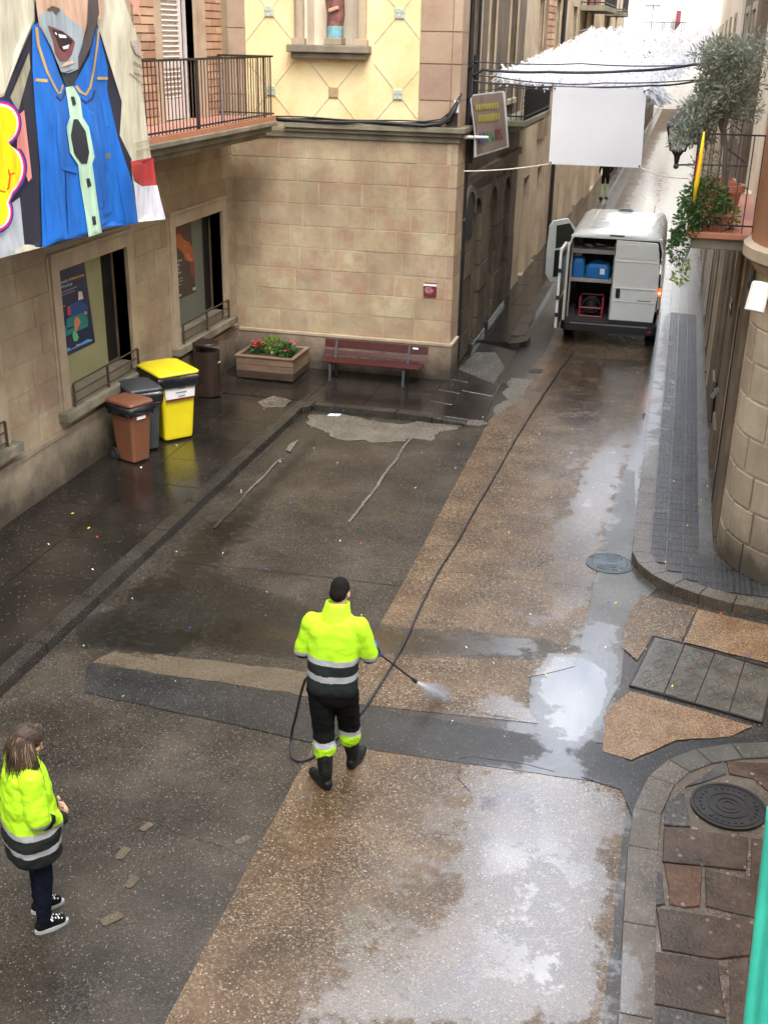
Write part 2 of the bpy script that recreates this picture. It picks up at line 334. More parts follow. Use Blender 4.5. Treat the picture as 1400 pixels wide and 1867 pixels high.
M['vanw'] = plain('van_paint', (.74, .76, .70), .25, var=.05, scale=1.5, coat=.5)
M['vdark'] = plain('van_interior', (.05, .05, .048), .6)
M['shelf'] = plain('shelf_ply', (.34, .33, .28), .6, bump=.1)
M['blue'] = plain('blue_plastic', (.01, .16, .46), .35)
M['redframe'] = plain('red_frame', (.36, .03, .04), .4)
M['rubber'] = plain('tyre_rubber', (.015, .015, .015), .75)
M['plasb'] = plain('black_plastic', (.018, .018, .019), .45)
M['steel'] = plain('galvanised', (.35, .36, .37), .35, metal=.8)
M['yel'] = plain('bin_yellow', (.72, .60, .015), .35, var=.06, scale=3)
M['binbrown'] = plain('bin_brown', (.17, .068, .035), .45, var=.12, scale=4)
M['bingrey'] = plain('bin_grey', (.045, .05, .055), .4)
M['bag'] = plain('bin_bag', (.010, .011, .014), .22, bump=.9, bscale=12)
M['litbin'] = plain('litter_brown', (.030, .017, .012), .45)
M['benchred'] = plain('bench_maroon', (.052, .011, .010), .35, var=.25, scale=12)
M['benchleg'] = plain('bench_leg', (.05, .06, .065), .5)
M['plantw'] = plain('planter_plank', (.16, .105, .065), .75, var=.45, scale=5, bump=.7, bscale=30, objvar=.12, stretch=(.25, .25, 1))
M['plantd'] = plain('planter_plank_dark', (.045, .03, .02), .5, var=.4, scale=6, bump=.5, bscale=30)  # darker wood colour for the lowest plank
M['soil'] = plain('soil', (.03, .022, .015), .9, bump=1, bscale=40)
M['white'] = plain('white_print', (.78, .78, .78), .5, var=.02)
M['lampw'] = plain('lamp_white', (.80, .78, .70), .4, var=.02)
M['maroon'] = plain('plaque_maroon', (.17, .02, .035), .4)
M['pinkp'] = plain('print_pink', (.5, .28, .28), .5)
M['teal'] = plain('teal_sheet', (.03, .42, .30), .45, var=.25, scale=7, bump=.4, bscale=5)
M['castiron'] = plain('cast_iron', (.022, .021, .021), .38, metal=.4, var=.4, bump=.3)
M['castblue'] = plain('cast_iron_wet', (.10, .12, .13), .3, metal=.5, var=.3, bump=.3)
def leafmat(name, col, v=.35):
    m_, t, b = nodes(name); geo = N(t, 'NewGeometry')
    c = ramp(t, noise_n(t, geo.outputs['Position'], 9, 3), [(.3, [x*(1-v) for x in col]), (.7, [x*(1+v) for x in col])])
    t.links.new(c, b.inputs['Base Color']); b.inputs['Roughness'].default_value = .55
    tr = N(t, 'BsdfTranslucent'); t.links.new(c, tr.inputs[0]); ms = N(t, 'MixShader'); ms.inputs[0].default_value = .25
    t.links.new(b.outputs[0], ms.inputs[1]); t.links.new(tr.outputs[0], ms.inputs[2]); t.links.new(ms.outputs[0], t.nodes['Material Output'].inputs[0]); return m_
M['leafo'] = leafmat('leaf_olive', (.21, .23, .17)); M['leafg'] = leafmat('leaf_green', (.045, .11, .02)); M['leafy'] = leafmat('leaf_lime', (.16, .24, .03))
def sheer(name, col, k=.5):
    m_, t, b = nodes(name); b.inputs['Base Color'].default_value = tuple(col)+(1,); b.inputs['Roughness'].default_value = .8
    tr = N(t, 'BsdfTranslucent'); tr.inputs[0].default_value = tuple(col)+(1,); ms = N(t, 'MixShader'); ms.inputs[0].default_value = k
    t.links.new(b.outputs[0], ms.inputs[1]); t.links.new(tr.outputs[0], ms.inputs[2]); t.links.new(ms.outputs[0], t.nodes['Material Output'].inputs[0]); return m_
M['whitecloth'] = sheer('white_canvas', (.95, .95, .95), .5); M['strips'] = sheer('white_paper', (.95, .95, .97), .5)
M['bark'] = plain('bark', (.10, .075, .055), .85, bump=.7)
def flat(name, col, r_=.6): return plain(name, col, r_, var=.26 if name.startswith('print_') else .05, scale=5, stretch=(1, 1.6, .35) if name.startswith('print_') else None)
# ================================================================== GROUND
def PX(pts, z=0): return [tuple(gp(x, y, z)[:2]) for x, y in pts]
WET = []
def wetblob(pts, s, soft=.25, z=0): WET.append((PX(pts, z), s, soft))
wetblob([(540, 1867), (580, 1790), (700, 1745), (830, 1650), (845, 1500), (880, 1395), (1000, 1388), (1120, 1440), (1110, 1600), (1095, 1867)], .78, .30)
wetblob([(1000, 1190), (1060, 1195), (1112, 1225), (1105, 1280), (1080, 1345), (1040, 1370), (1005, 1345), (1000, 1310), (975, 1240)], 1.1, .12)
wetblob([(1040, 1175), (1060, 1130), (1130, 1140), (1140, 1230), (1095, 1300), (1090, 1260)], .66, .2)
wetblob([(900, 1260), (1005, 1300), (1000, 1345), (905, 1315), (860, 1290)], .75, .12)
wetblob([(960, 1300), (1080, 1330), (1060, 1440), (990, 1390)], .68, .2)
wetblob([(990, 1120), (1060, 960), (1090, 830), (1150, 790), (1120, 940), (1060, 1140)], .66, .3)
wetblob([(1140, 860), (1160, 760), (1190, 620), (1203, 620), (1180, 800), (1168, 860)], .8, .12)
wetblob([(1175, 900), (1185, 700), (1205, 500), (1218, 500), (1210, 700), (1195, 860)], .66, .06, .12)
wetblob([(1150, 385), (1165, 320), (1200, 250), (1232, 230), (1245, 330), (1220, 500), (1195, 500)], .8, .3)
wetblob([(1000, 1000), (1060, 860), (1100, 800), (1150, 770), (1170, 700), (1140, 850), (1105, 960), (1075, 1060), (1010, 1100)], .74, .25)
wetblob([(960, 700), (1040, 650), (1180, 650), (1160, 760), (1000, 790)], .56, .3)
wetblob([(860, 1440), (1000, 1420), (1040, 1560), (900, 1640), (850, 1560)], .95, .2)
wetblob([(640, 1790), (800, 1760), (900, 1850), (700, 1867)], .9, .2)
wetblob([(1115, 1867), (1113, 1760), (1140, 1740), (1138, 1867)], 1.1, .05)
wetblob([(1100, 1440), (1150, 1480), (1140, 1520), (1115, 1500)], .85, .08)
wetblob([(280, 800), (360, 800), (370, 930), (300, 940)], .85, .25, .12)
wetblob([(60, 930), (230, 850), (330, 870), (250, 960), (0, 1150), (0, 980)], .55, .4, .12)
wetblob([(420, 700), (800, 720), (740, 760), (560, 740), (380, 830), (340, 760)], .50, .4, .12)
wetblob([(380, 940), (470, 880), (520, 900), (430, 1020), (250, 1130), (150, 1230), (170, 1150)], .62, .25)
wetblob([(150, 1140), (560, 1130), (1000, 1160), (960, 1200), (560, 1190), (150, 1200)], .56, .15)
wetblob([(830, 690), (930, 700), (880, 760), (780, 750)], .6, .15)
def wetness(x, y):
    b = .12
    for P, s, soft in WET:
        xs = [p[0] for p in P]; ys = [p[1] for p in P]
        if x < min(xs)-soft or x > max(xs)+soft or y < min(ys)-soft or y > max(ys)+soft: continue
        d = pdist(x, y, P)*(1 if inpoly(x, y, P) else -1)
        t = max(0, min(1, .5+d/(2*soft))); t = t*t*(3-2*t); b = max(b, .12+(s-.12)*t)
    if y > 27: b = max(b, .62 if x > -1.3 else .2)
    return b
wetblob([(860, 1130), (900, 960), (980, 800), (1060, 700), (1190, 650), (1190, 760), (1120, 900), (1060, 1160)], .40, .45)
wetblob([(560, 1867), (640, 1500), (780, 1380), (1110, 1430), (1110, 1867)], .44, .3)
SILT = []
def siltblob(pts, s, soft=.2): SILT.append((PX(pts), s, soft))
siltblob([(140, 1128), (420, 1120), (700, 1143), (860, 1150), (1000, 1165), (1040, 1185), (1000, 1205), (860, 1200), (560, 1195), (150, 1190)], 1.0, .14)
siltblob([(260, 1060), (400, 1040), (640, 1130), (900, 1160), (600, 1185), (160, 1160)], .75, .3)
siltblob([(360, 960), (470, 880), (560, 800), (600, 790), (440, 1010), (250, 1130), (150, 1160)], .62, .25)
siltblob([(1000, 1180), (1100, 1120), (1150, 1180), (1100, 1400), (1060, 1440), (1000, 1360)], .55, .2)
def silt(x, y):
    b = 0.
    for P, s, soft in SILT:
        xs = [p[0] for p in P]; ys = [p[1] for p in P]
        if x < min(xs)-soft or x > max(xs)+soft or y < min(ys)-soft or y > max(ys)+soft: continue
        d = pdist(x, y, P)*(1 if inpoly(x, y, P) else -1); t = max(0, min(1, .5+d/(2*soft))); b = max(b, s*t*t*(3-2*t))
    return b
def wetattr(o, off=(0, 0)):
    me = o.data; a = me.attributes.new('wet', 'FLOAT', 'POINT')
    a.data.foreach_set('value', [wetness(v.co.x+off[0], v.co.y+off[1]) for v in me.vertices])
    a = me.attributes.new('silt', 'FLOAT', 'POINT')
    a.data.foreach_set('value', [silt(v.co.x+off[0], v.co.y+off[1]) for v in me.vertices])
def ground(name, poly, z, mat, step=.3, parent=None, kind='structure'):
    zf = z if callable(z) else (lambda x, y: z)
    vs, fs = sheet_mesh(poly, step, lambda x, y: Vector((x, y, zf(x, y))))
    b = MB(); b.add(vs, fs); o = b.build(name, mat, parent, recalc=False)
    if o.data.polygons and o.data.polygons[0].normal.z < 0:
        o.data.flip_normals()
    wetattr(o)
    if parent is None: o['kind'] = kind
    return o
# the wide ground under everything
g = MB(); g.add([(-150, -80, -.02), (150, -80, -.02), (150, 260, -.02), (-150, 260, -.02)], [(0, 1, 2, 3)]); o = g.build('ground', M['asphalt'], recalc=False); wetattr(o); struct(o)
road = ground('road', [(-8.2, -3), (4.5, -3), (4.5, 12.4), (1.2, 13), (.3, 26), (.1, 40), (-.1, 60), (0, 118), (-4.6, 118), (-4.3, 60), (-4.1, 24), (-4.2, 20), (-8.2, 19)], 0, M['asphalt'], .35)
# brown exposed-aggregate lane
bl = rough([(-2.62, -3), (-2.66, 4.96), (-2.68, 8.25)], .012, .15, 1, False)
ground('lane', bl+[(-2.68, 8.28), (-.60, 8.36), (-.18, 8.40), (.10, 8.30), (.14, 8.1)]+rough([(.14, 7.8), (.12, 5.7), (.12, -3)], .03, .12, 2, False)+[(.12, -3)], .004, M['brown'], .12)
ground('lane', [(-2.68, 8.97)]+rough([(-2.67, 9.2), (-2.68, 13), (-2.72, 17.96), (-2.35, 22.9), (-2.42, 28)], .012, .3, 3, False)+[(-.27, 28)]+rough([(-.25, 18), (-.46, 14.1), (-.5, 11.1), (-.52, 10.3), (-.95, 9.95), (-.85, 9.3), (-.62, 8.97)], .02, .15, 4, False), .004, M['brown'], .15)
ground('lane', [(-2.42, 28.01), (-2.6, 116), (-1.0, 116), (-.9, 60), (-.75, 40), (-.27, 28.01)], .004, M['brownfar'], .8)
ground('lane', rough([(-5.3, 8.42), (-2.72, 8.24), (-2.72, 6.6), (-3.9, 6.9), (-5.0, 7.6)], .07, .12, 5), .003, M['asphalt'], .2)
ground('trench_strip', rough([(-5.35, 8.96), (-3.1, 8.97), (-.60, 8.93), (-.3, 9.05), (.12, 8.75), (.1, 8.38), (-.26, 8.37), (-2.76, 8.26), (-5.12, 8.45)], .012, .12, 6), .008, M['darkstrip'], .12)
ground('scraped_strip', rough([(-5.2, 9.3), (-2.75, 9.45), (-2.70, 8.99), (-5.3, 8.99)], .06, .08, 7), .003, M['tanm'], .12)
if 0: ground('clean_patch', rough(PX([(700, 1148), (780, 1140), (860, 1165), (960, 1160), (1030, 1205), (1000, 1230), (900, 1225), (700, 1195)]), .035, .08, 8), .012, M['darkstrip'], .1)
ground('gutter', [(-.44, 8.95)]+rough([(-.50, 10.3), (-.47, 12.4), (-.47, 14.1), (-.27, 18), (-.25, 26)], .02, .15, 9, False)+[(-.5, 60), (-.2, 60), (-.16, 26), (-.10, 19), (-.05, 13.4), (-.05, 12.9), (.25, 12.4), (-.05, 11.5), (-.03, 10.1), (-.15, 9.5), (-.13, 8.98)], .0065, M['gutter'], .12)
ground('ochre_patch', rough(PX([(1097, 1372), (1102, 1300), (1150, 1262), (1370, 1325), (1330, 1345), (1230, 1352), (1150, 1388)]), .02, .08, 10), .012, M['orange'], .1)
ground('brown_patch', rough(PX([(1140, 1135), (1168, 1085), (1270, 1110), (1240, 1172), (1190, 1160), (1160, 1205), (1130, 1180)]), .015, .1, 11), .012, M['brown'], .1)
ground('ochre_patch', rough(PX([(1272, 1112), (1400, 1142), (1460, 1165), (1420, 1215), (1245, 1172)]), .015, .1, 12), .012, M['orange'], .1)
ground('grey_patch', rough(PX([(1095, 1385), (1150, 1394), (1235, 1356), (1390, 1340), (1420, 1350), (1400, 1372), (1250, 1388), (1180, 1432), (1150, 1490), (1130, 1440), (1060, 1418)]), .015, .08, 13), .0125, M['darkstrip'], .1)
ground('scoured_patch', rough(PX([(570, 756), (700, 768), (850, 775), (790, 800), (680, 812), (560, 778)]), .22, .07, 14), .005, M['pale'], .12)
for k, q in enumerate([[(527, 812), (546, 802), (530, 825), (522, 822)], [(508, 838), (514, 836), (393, 965), (388, 963)], [(771, 764), (775, 765), (688, 890), (638, 955), (635, 952), (685, 886)], [(925, 690), (975, 690), (945, 735), (905, 760)], [(893, 600), (935, 605), (905, 668), (850, 655)]]):
    ground('cement_smear', rough(PX(q), .022 if k < 3 else .12, .05, 20+k), .0145 if k < 3 else .0075, M['pale'], .1)
for k, (x, y, a, s) in enumerate([ (225, 1556, .1, 1.1), (240, 1610, .1, 1.1), (202, 1676, .6, 1.3), (443, 1533, .5, 1), (268, 1508, .3, .9)]):
    c = gp(x, y); sg = lambda v: math.copysign(abs(v)**.45, v); q = [(c.x+(sg(math.cos(t))*.034*math.cos(-a)-sg(math.sin(t))*.065*math.sin(-a))*s, c.y+(sg(math.cos(t))*.034*math.sin(-a)+sg(math.sin(t))*.065*math.cos(-a))*s) for t in [i*math.pi/7 for i in range(14)]]
    ground('cement_smear', rough(q, .016, .03, 40+k), .0085, M['tanm'], 0)
# cracks
def ribbon(name, pts, w_, z, mat, amp=.02, seed=0):
    P = rough(pts, amp, .08, seed, False)+[pts[-1]]; L = []; Q = []
    for i, p in enumerate(P):
        a = Vector(P[max(i-1, 0)]); b = Vector(P[min(i+1, len(P)-1)]); d = (b-a).normalized(); n = Vector((-d.y, d.x))*w_*(.6+.7*random.random())
        L.append((p[0]+n.x, p[1]+n.y, z)); Q.append((p[0]-n.x, p[1]-n.y, z))
    b = MB(); n = len(P); b.add(L+Q, [(i, i+n, i+n+1, i+1) for i in range(n-1)]); o = b.build(name, mat, recalc=False)
    if o.data.polygons[0].normal.z < 0: o.data.flip_normals()
    struct(o); return o
M['crack'] = plain('crack', (.012, .011, .01), .5)
ribbon('crack', PX([(330, 1025), (480, 1040), (560, 1048), (650, 1060), (735, 1068)]), .006, .005, M['crack'], .02, 1)
ribbon('crack', PX([(556, 1046), (570, 1032)]), .006, .0055, M['crack'], .005, 2)
ribbon('crack', PX([(835, 1385), (860, 1380), (960, 1395), (1010, 1408)]), .003, .010, M['crack'], .02, 3)
ribbon('crack', PX([(700, 1035), (860, 1045), (1000, 1062), (1060, 1068)]), .004, .010, M['mortarg'], .01, 4)
ribbon('crack', PX([(840, 1392), (835, 1420), (858, 1445)]), .004, .010, M['crack'], .01, 5)

# ---- pavements
def slab_row(parent, name, quads, z0, z1, mat, gap=.004, tilt=.0, label=None):
    for q in quads:
        n = len(q); c = Vector((sum(p[0] for p in q)/n, sum(p[1] for p in q)/n)); P = []
        for p in q:
            d = Vector(p[:2])-c; L = d.length; P.append(c+d*(1-gap*1.4/max(L, .05)))
        dz = random.uniform(-tilt, tilt); ch = .006
        b = MB(); top = [c+(p-c)*(1-ch/max((p-c).length, .05)) for p in P]
        rings = [[Vector((p.x, p.y, z0)) for p in P], [Vector((p.x, p.y, z1-ch+dz)) for p in P], [Vector((p.x, p.y, z1+dz)) for p in top]]
        for r_, pp in zip(rings, (P, P, top)):
            for v, p in zip(r_, pp): v.z += pave_z(p.x, p.y)
        b.loft(rings); o = b.build(name, mat, parent, world=True); wetattr(o)
PAVE_DROP = lambda x, y: 0
def pave_z(x, y): return PAVE_DROP(x, y)
def ppoly(name, poly, z, mat, step=.3): return ground(name, poly, z, mat, step)
def dropR(x, y):   # the plaza pavement ramps down towards the road
    return -max(0, min(1, (x+3.9)/1.1))*.105 if x > -3.9 and y < 23.1 else 0
b = MB(); b.prism([(-8.2, -2), (-6.04, -2), (-6.04, 17.5), (-5.8, 17.66), (-3.9, 17.66), (-3.9, 20.2), (-8.2, 20.2)], -.01, .105)
pv = b.build('pavement', M['footway']); struct(pv); wetattr(pv)
pramp = ground('pavement_ramp', [(-3.9, 17.66), (-3.3, 17.66), (-2.85, 17.8), (-2.78, 18.2), (-2.85, 20), (-2.9, 22.9), (-3.95, 22.9), (-3.9, 20)], lambda x, y: .105+dropR(x, y), M['footway'], .2)
PAVE_DROP = dropR
# long kerb on the left, one stone after another
q = []; y = -1.9
while y < 17.3:
    L = random.uniform(.85, 1.15); y2 = min(y+L, 17.45); q.append([(-6.04, y), (-5.84, y), (-5.84, y2), (-6.04, y2)]); y = y2
slab_row(pv, 'kerb_stone', q, -.01, .125, M['kerb'], .006, .002)
q = [[(-6.04, 17.45), (-5.84, 17.45), (-5.72, 17.55), (-5.72, 17.83), (-6.04, 17.83)]]
xs = [-5.72, -5.35, -4.25, -3.62, -3.45, -3.05]
for a, c in zip(xs, xs[1:]): q.append([(a, 17.63), (c, 17.63), (c, 17.83), (a, 17.83)])
slab_row(pv, 'kerb_stone', q, -.02, .125, M['kerb'], .006)
slab_row(pv, 'kerb_stone', [[(-3.05, 17.6), (-2.8, 17.68), (-2.68, 17.82), (-2.8, 17.98), (-3.05, 17.86)]], -.02, .13, M['kerbpale'], .004)
# paving slabs of the left footway
q = []
for r_ in range(16):
    y0 = 1.5+r_*1.0
    for k in range(2):
        x0 = -7.95+k*.955+(.0 if r_ % 2 else 0); q.append([(x0, y0), (x0+.955, y0), (x0+.955, y0+1.0), (x0, y0+1.0)])
slab_row(pv, 'paving_slab', q, .1, .118, M['footway'], .004, .0015)
q = []
for i in range(4):
    for j in range(2): q.append([(-7.95+i*1.02, 17.84+j*1.0), (-7.95+(i+1)*1.02, 17.84+j*1.0), (-7.95+(i+1)*1.02, 18.84+j*1.0), (-7.95+i*1.02, 18.84+j*1.0)])
q += [[(-3.85, 17.84), (-3.45, 17.84), (-3.45, 18.5), (-3.85, 18.5)], [(-3.85, 18.5), (-3.45, 18.5), (-3.45, 19.2), (-3.85, 19.2)], [(-3.45, 17.84), (-2.88, 17.9), (-2.88, 19.4), (-3.45, 19.4)], [(-3.85, 19.2), (-3.45, 19.2), (-3.45, 19.95), (-3.85, 19.95)],
      [(-3.45, 19.4), (-2.88, 19.4), (-2.9, 20.9), (-3.45, 20.9)], [(-3.85, 19.95), (-3.45, 19.95), (-3.45, 21.3), (-3.85, 21.3)], [(-3.45, 20.9), (-2.9, 20.9), (-2.92, 22.7), (-3.45, 22.7)], [(-3.85, 21.3), (-3.45, 21.3), (-3.45, 22.7), (-3.85, 22.7)]]
slab_row(pv, 'paving_slab', q, .1, .118, M['footway'], .004, .0015)
ground('cement_smear', rough(PX([(470, 733), (500, 722), (532, 730), (520, 742), (480, 743)], .12), .03, .06, 60), .1225, M['pale'], 0)
ground('cement_smear', rough([(-3.75, 20.6), (-3.0, 20.1), (-2.95, 21.4), (-3.3, 22.3), (-3.7, 22.0)], .05, .12, 61), lambda x, y: .124+dropR(x, y), M['gutter'], .12)
# street pavement, left side
b = MB(); b.prism([(-4.1, 22.95), (-3.05, 22.95), (-2.8, 23.25), (-3.0, 25), (-3.0, 118), (-4.6, 118)], -.01, .105)
ps = b.build('street_pavement', M['footway']); struct(ps); wetattr(ps)
PAVE_DROP = lambda x, y: 0
q = [[(-3.1, 22.9), (-2.92, 22.98), (-2.78, 23.2), (-2.76, 23.6), (-2.98, 23.7)]]; y = 23.6
while y < 60:
    x0 = -2.98; q.append([(x0-.2, y), (x0+(.22 if y < 23.7 else 0.02), y), (x0+.02, y+1.1), (x0-.2, y+1.1)]); y += 1.1
slab_row(ps, 'kerb_stone', q, -.01, .125, M['kerb'], .006)
q = []
for j in range(22):
    for i in range(2): q.append([(-4.0+i*.42, 23+j*1.2), (-4.0+(i+1)*.42, 23+j*1.2), (-4.0+(i+1)*.42, 24.2+j*1.2), (-4.0+i*.42, 24.2+j*1.2)])
slab_row(ps, 'paving_slab', q, .1, .12, M['footway'], .005, .002)
# street pavement, right side, with its rounded corner
def kx(y): return -.09-.0045*(y-13)
corner = [(-.09, 13.5), (-.09, 13.1), (0.0, 12.78), (.18, 12.5), (.42, 12.28), (.72, 12.12), (1.1, 12.0), (1.6, 11.93), (2.6, 11.85), (4.4, 11.75)]
b = MB(); b.prism([(kx(118)+.03, 118), (kx(60)+.03, 60), (kx(25)+.03, 25), (-.05, 13.5)]+[(x+.04, y+.04) for x, y in corner[1:]]+[(4.4, 14), (1.2, 118)], -.01, .100)
pr = b.build('street_pavement', M['gutter']); struct(pr); wetattr(pr)
q = []; y = 13.5
while y < 62:
    L = random.choice((.55, .8, .95)) if y < 20 else .75; q.append([(kx(y), y), (kx(y)+.21, y), (kx(y+L)+.21, y+L), (kx(y+L), y+L)]); y += L
for i in range(len(corner)-1):
    def inn(i):
        a = Vector(corner[max(i-1, 0)]); c = Vector(corner[min(i+1, len(corner)-1)]); d = (c-a).normalized(); return Vector(corner[i])+Vector((-d.y, d.x))*.24
    q.append([corner[i], tuple(corner[i+1]), tuple(inn(i+1)), tuple(inn(i))])
slab_row(pr, 'kerb_stone', q, -.01, .125, M['kerbpale'], .004)
# hydraulic tiles: one shared mesh, nine raised pads
tb = MB(); h = .0935
tb.loft([[Vector((x*h, y*h, 0)) for x, y in ((-1, -1), (1, -1), (1, 1), (-1, 1))], [Vector((x*h, y*h, .014)) for x, y in ((-1, -1), (1, -1), (1, 1), (-1, 1))]])
for i in (-1, 0, 1):
    for j in (-1, 0, 1):
        cx, cy, r_ = i*.062, j*.062, .024
        tb.add([(cx-r_, cy-r_, .0141), (cx+r_, cy-r_, .0141), (cx+r_, cy+r_, .0141), (cx-r_, cy+r_, .0141), (cx-r_*.7, cy-r_*.7, .019), (cx+r_*.7, cy-r_*.7, .019), (cx+r_*.7, cy+r_*.7, .019), (cx-r_*.7, cy+r_*.7, .019)],
               [(4, 5, 6, 7), (0, 1, 5, 4), (1, 2, 6, 5), (2, 3, 7, 6), (3, 0, 4, 7)])
tile0 = tb.build('floor_tile', M['tile'], pr); tme = tile0.data; a = tme.attributes.new('wet', 'FLOAT', 'POINT'); a.data.foreach_set('value', [.18]*len(tme.vertices))
tmw = tme.copy(); tmw.attributes['wet'].data.foreach_set('value', [.36]*len(tmw.vertices))
spots = []
y = 12.0
while y < 27:
    for i in range(14):
        x = kx(max(y, 13))+.32+i*.198
        wall = .88-.025*max(0, y-20)
        if y > 13.2 and (x > wall-.14 or i > 8): continue
        if y < 13.5 and (not inpoly(x, y, [(c[0]+.10, c[1]+.26) for c in corner]+[(4.4, 14.2), (.1, 14.2)]) or math.hypot(x-2.15, y-13.6) < 1.22): continue
        spots.append((x, y))
    y += .198
for k, (x, y) in enumerate(spots[:300]):
    o = tile0 if k == 0 else tile0.copy()
    if k: C.objects.link(o); o.parent = pr
    o.location = (x, y, .100+random.uniform(0, .0015)); o.rotation_euler = (0, 0, random.uniform(-.01, .01))
    o.data = tmw if (x < .32 and y > 14.5) else tme
rest = MB()
for (x, y) in spots[300:]+[(kx(yy)+.32+i*.198, yy) for yy in [27+.198*k for k in range(60)] for i in range(2)]:
    rest.box(x-.096, x+.096, y-.096, y+.096, .1, .116)
o = rest.build('floor_tile', M['tile'], pr, kind='stuff'); wetattr(o)
# covers
def manhole(name, label, c, rad, mat, rings, z):
    t = thing(name, label, 'manhole cover', (c[0], c[1], z))
    fr = MB(); n = 40; cc = Vector((c[0], c[1], 0))
    def ring(r_, zz): return [Vector((c[0]+r_*math.cos(2*math.pi*k/n), c[1]+r_*math.sin(2*math.pi*k/n), zz)) for k in range(n)]
    fr.loft([ring(rad*1.09, z-.02), ring(rad*1.09, z+.006), ring(rad*1.01, z+.006), ring(rad*1.01, z-.02)], cap=False); fr.build('frame', mat, t)
    lid = MB(); lid.loft([ring(rad, z-.02), ring(rad, z+.002), ring(rad*.985, z+.004)]); L = lid.build('lid', mat, t)
    rb = MB()
    for r_ in rings:
        rb.loft([ring(rad*r_, z+.004), ring(rad*r_, z+.009), ring(rad*(r_-.045), z+.009), ring(rad*(r_-.045), z+.004)], cap=False)
    for k in range(28):   # raised studs between the rings
        a = 2*math.pi*k/28
        for rr in ((.87, .74) if len(rings) < 4 else (.8,)):
            p = Vector((c[0]+rad*rr*math.cos(a), c[1]+rad*rr*math.sin(a), z+.006)); d = Vector((math.cos(a), math.sin(a), 0)); e = Vector((-math.sin(a), math.cos(a), 0))
            if k % 7 != 3: rb.obox(p, d*rad*.04, e*rad*.035, Vector((0, 0, .004)))
    rb.build('raised_pattern', mat, L); return t
mc = gp(1327, 1470, .1)
manhole('manhole_cover', 'black cast iron manhole cover set in the flagstones at the bottom right corner', (mc.x, mc.y), .285, M['castiron'], (.97, .6, .36, .2), .106)
mc2 = gp(1111, 1028)
manhole('manhole_cover', 'blue grey round manhole cover in the gutter by the rounded kerb', (mc2.x, mc2.y), .27, M['castblue'], (.97, .7, .52, .36, .2), .010)
# four-leaf service cover with patterned plates
t = thing('service_cover', 'long rectangular steel service cover of four patterned plates in the road', 'service cover', tuple(gp(1250, 1240)))
U = [(1193, 1162), (1248, 1175), (1303, 1191), (1357, 1207), (1412, 1223)]; Lw = [(1147, 1252), (1209, 1268), (1265, 1285), (1328, 1302), (1388, 1320)]
M['plate'] = wetground('cover_plate', [(.045, .04, .032), (.075, .067, .053), (.115, .103, .083)], (.15, .14, .115), 90, .2, dry=.18, bump=.15, blot=4)
fr = MB(); A, B_, C_, D_ = gp(*U[0]), gp(*U[4]), gp(*Lw[4]), gp(*Lw[0])
for a, c in ((A, B_), (B_, C_), (C_, D_), (D_, A)): fr.bar(a+Vector((0, 0, .013)), c+Vector((0, 0, .013)), .014, .014)
fr.build('frame', M['castiron'], t)
for k in range(4):
    a, c, d, e = gp(*U[k]), gp(*U[k+1]), gp(*Lw[k+1]), gp(*Lw[k]); cc = (a+c+d+e)/4
    P = [cc+(p-cc)*.965 for p in (e, d, c, a)]; b = MB(); b.loft([[p+Vector((0, 0, -.01)) for p in P], [p+Vector((0, 0, .014)) for p in P]]); pl = b.build('plate', M['plate'], t); wetattr(pl, (ORG[t.name][0].x, ORG[t.name][0].y))
    b = MB()
    def bil(u, v): return P[0].lerp(P[1], u).lerp(P[3].lerp(P[2], u), v)+Vector((0, 0, .0155))
    for u, v in ((.3, .25), (.7, .25), (.5, .5), (.3, .75), (.7, .75), (.5, .0+.08), (.5, .92)):
        c0 = bil(u, v); s = [bil(min(.97, u+.17), v), bil(u, min(.97, v+.09)), bil(max(.03, u-.17), v), bil(u, max(.03, v-.09))]
        for i in range(4): b.bar(s[i], s[(i+1) % 4], .008, .004)
    b.build('diamond_rib', M['plate'], pl, kind='stuff')
# a small square cover
t = thing('drain_cover', 'small dark square valve cover in the road before the white van', 'drain cover', tuple(gp(977, 677)))
c = gp(977, 677); b = MB(); b.box(c.x-.12, c.x+.12, c.y-.14, c.y+.14, -.01, .0125); b.build('frame', M['castiron'], t); b = MB(); b.box(c.x-.09, c.x+.09, c.y-.11, c.y+.11, -.01, .016); b.build('lid', M['castiron'], t)

# bottom-right pavement: kerb ring and irregular flagstones
def F(pts): return [tuple(gp(860+x/2.593, 1400+y/2.593, .10)[:2]) for x, y in pts]
outer = PX([(1126, 1867), (1133, 1700), (1142, 1560), (1152, 1490), (1180, 1432), (1215, 1402), (1265, 1383), (1330, 1373), (1400, 1370), (1480, 1368)], .0)
outer = [(outer[0][0], 3.0)]+outer
b = MB(); b.prism(outer+[(4.4, outer[-1][1]), (4.4, 3.0)], -.01, .088)
pc = b.build('corner_pavement', M['mortarg']); struct(pc); wetattr(pc)
def inset(P, i, d_):
    a = Vector(P[max(i-1, 0)]); c = Vector(P[min(i+1, len(P)-1)]); d = (c-a).normalized(); return tuple(Vector(P[i])+Vector((d.y, -d.x))*d_)
q = []
for i in range(len(outer)-1): q.append([outer[i], outer[i+1], inset(outer, i+1, .23), inset(outer, i, .23)])
slab_row(pc, 'kerb_stone', q[:6], -.01, .108, M['kerbpale'], .003); slab_row(pc, 'kerb_stone', q[6:], -.01, .108, M['gutter'], .003)
def grow(P, k=1.05):
    cx, cy = sum(p[0] for p in P)/len(P), sum(p[1] for p in P)/len(P); P = [(cx+(x-cx)*k, cy+(y-cy)*k) for x, y in P]; return rough(P, .008, .12, int(cx*100)+int(cy*37))
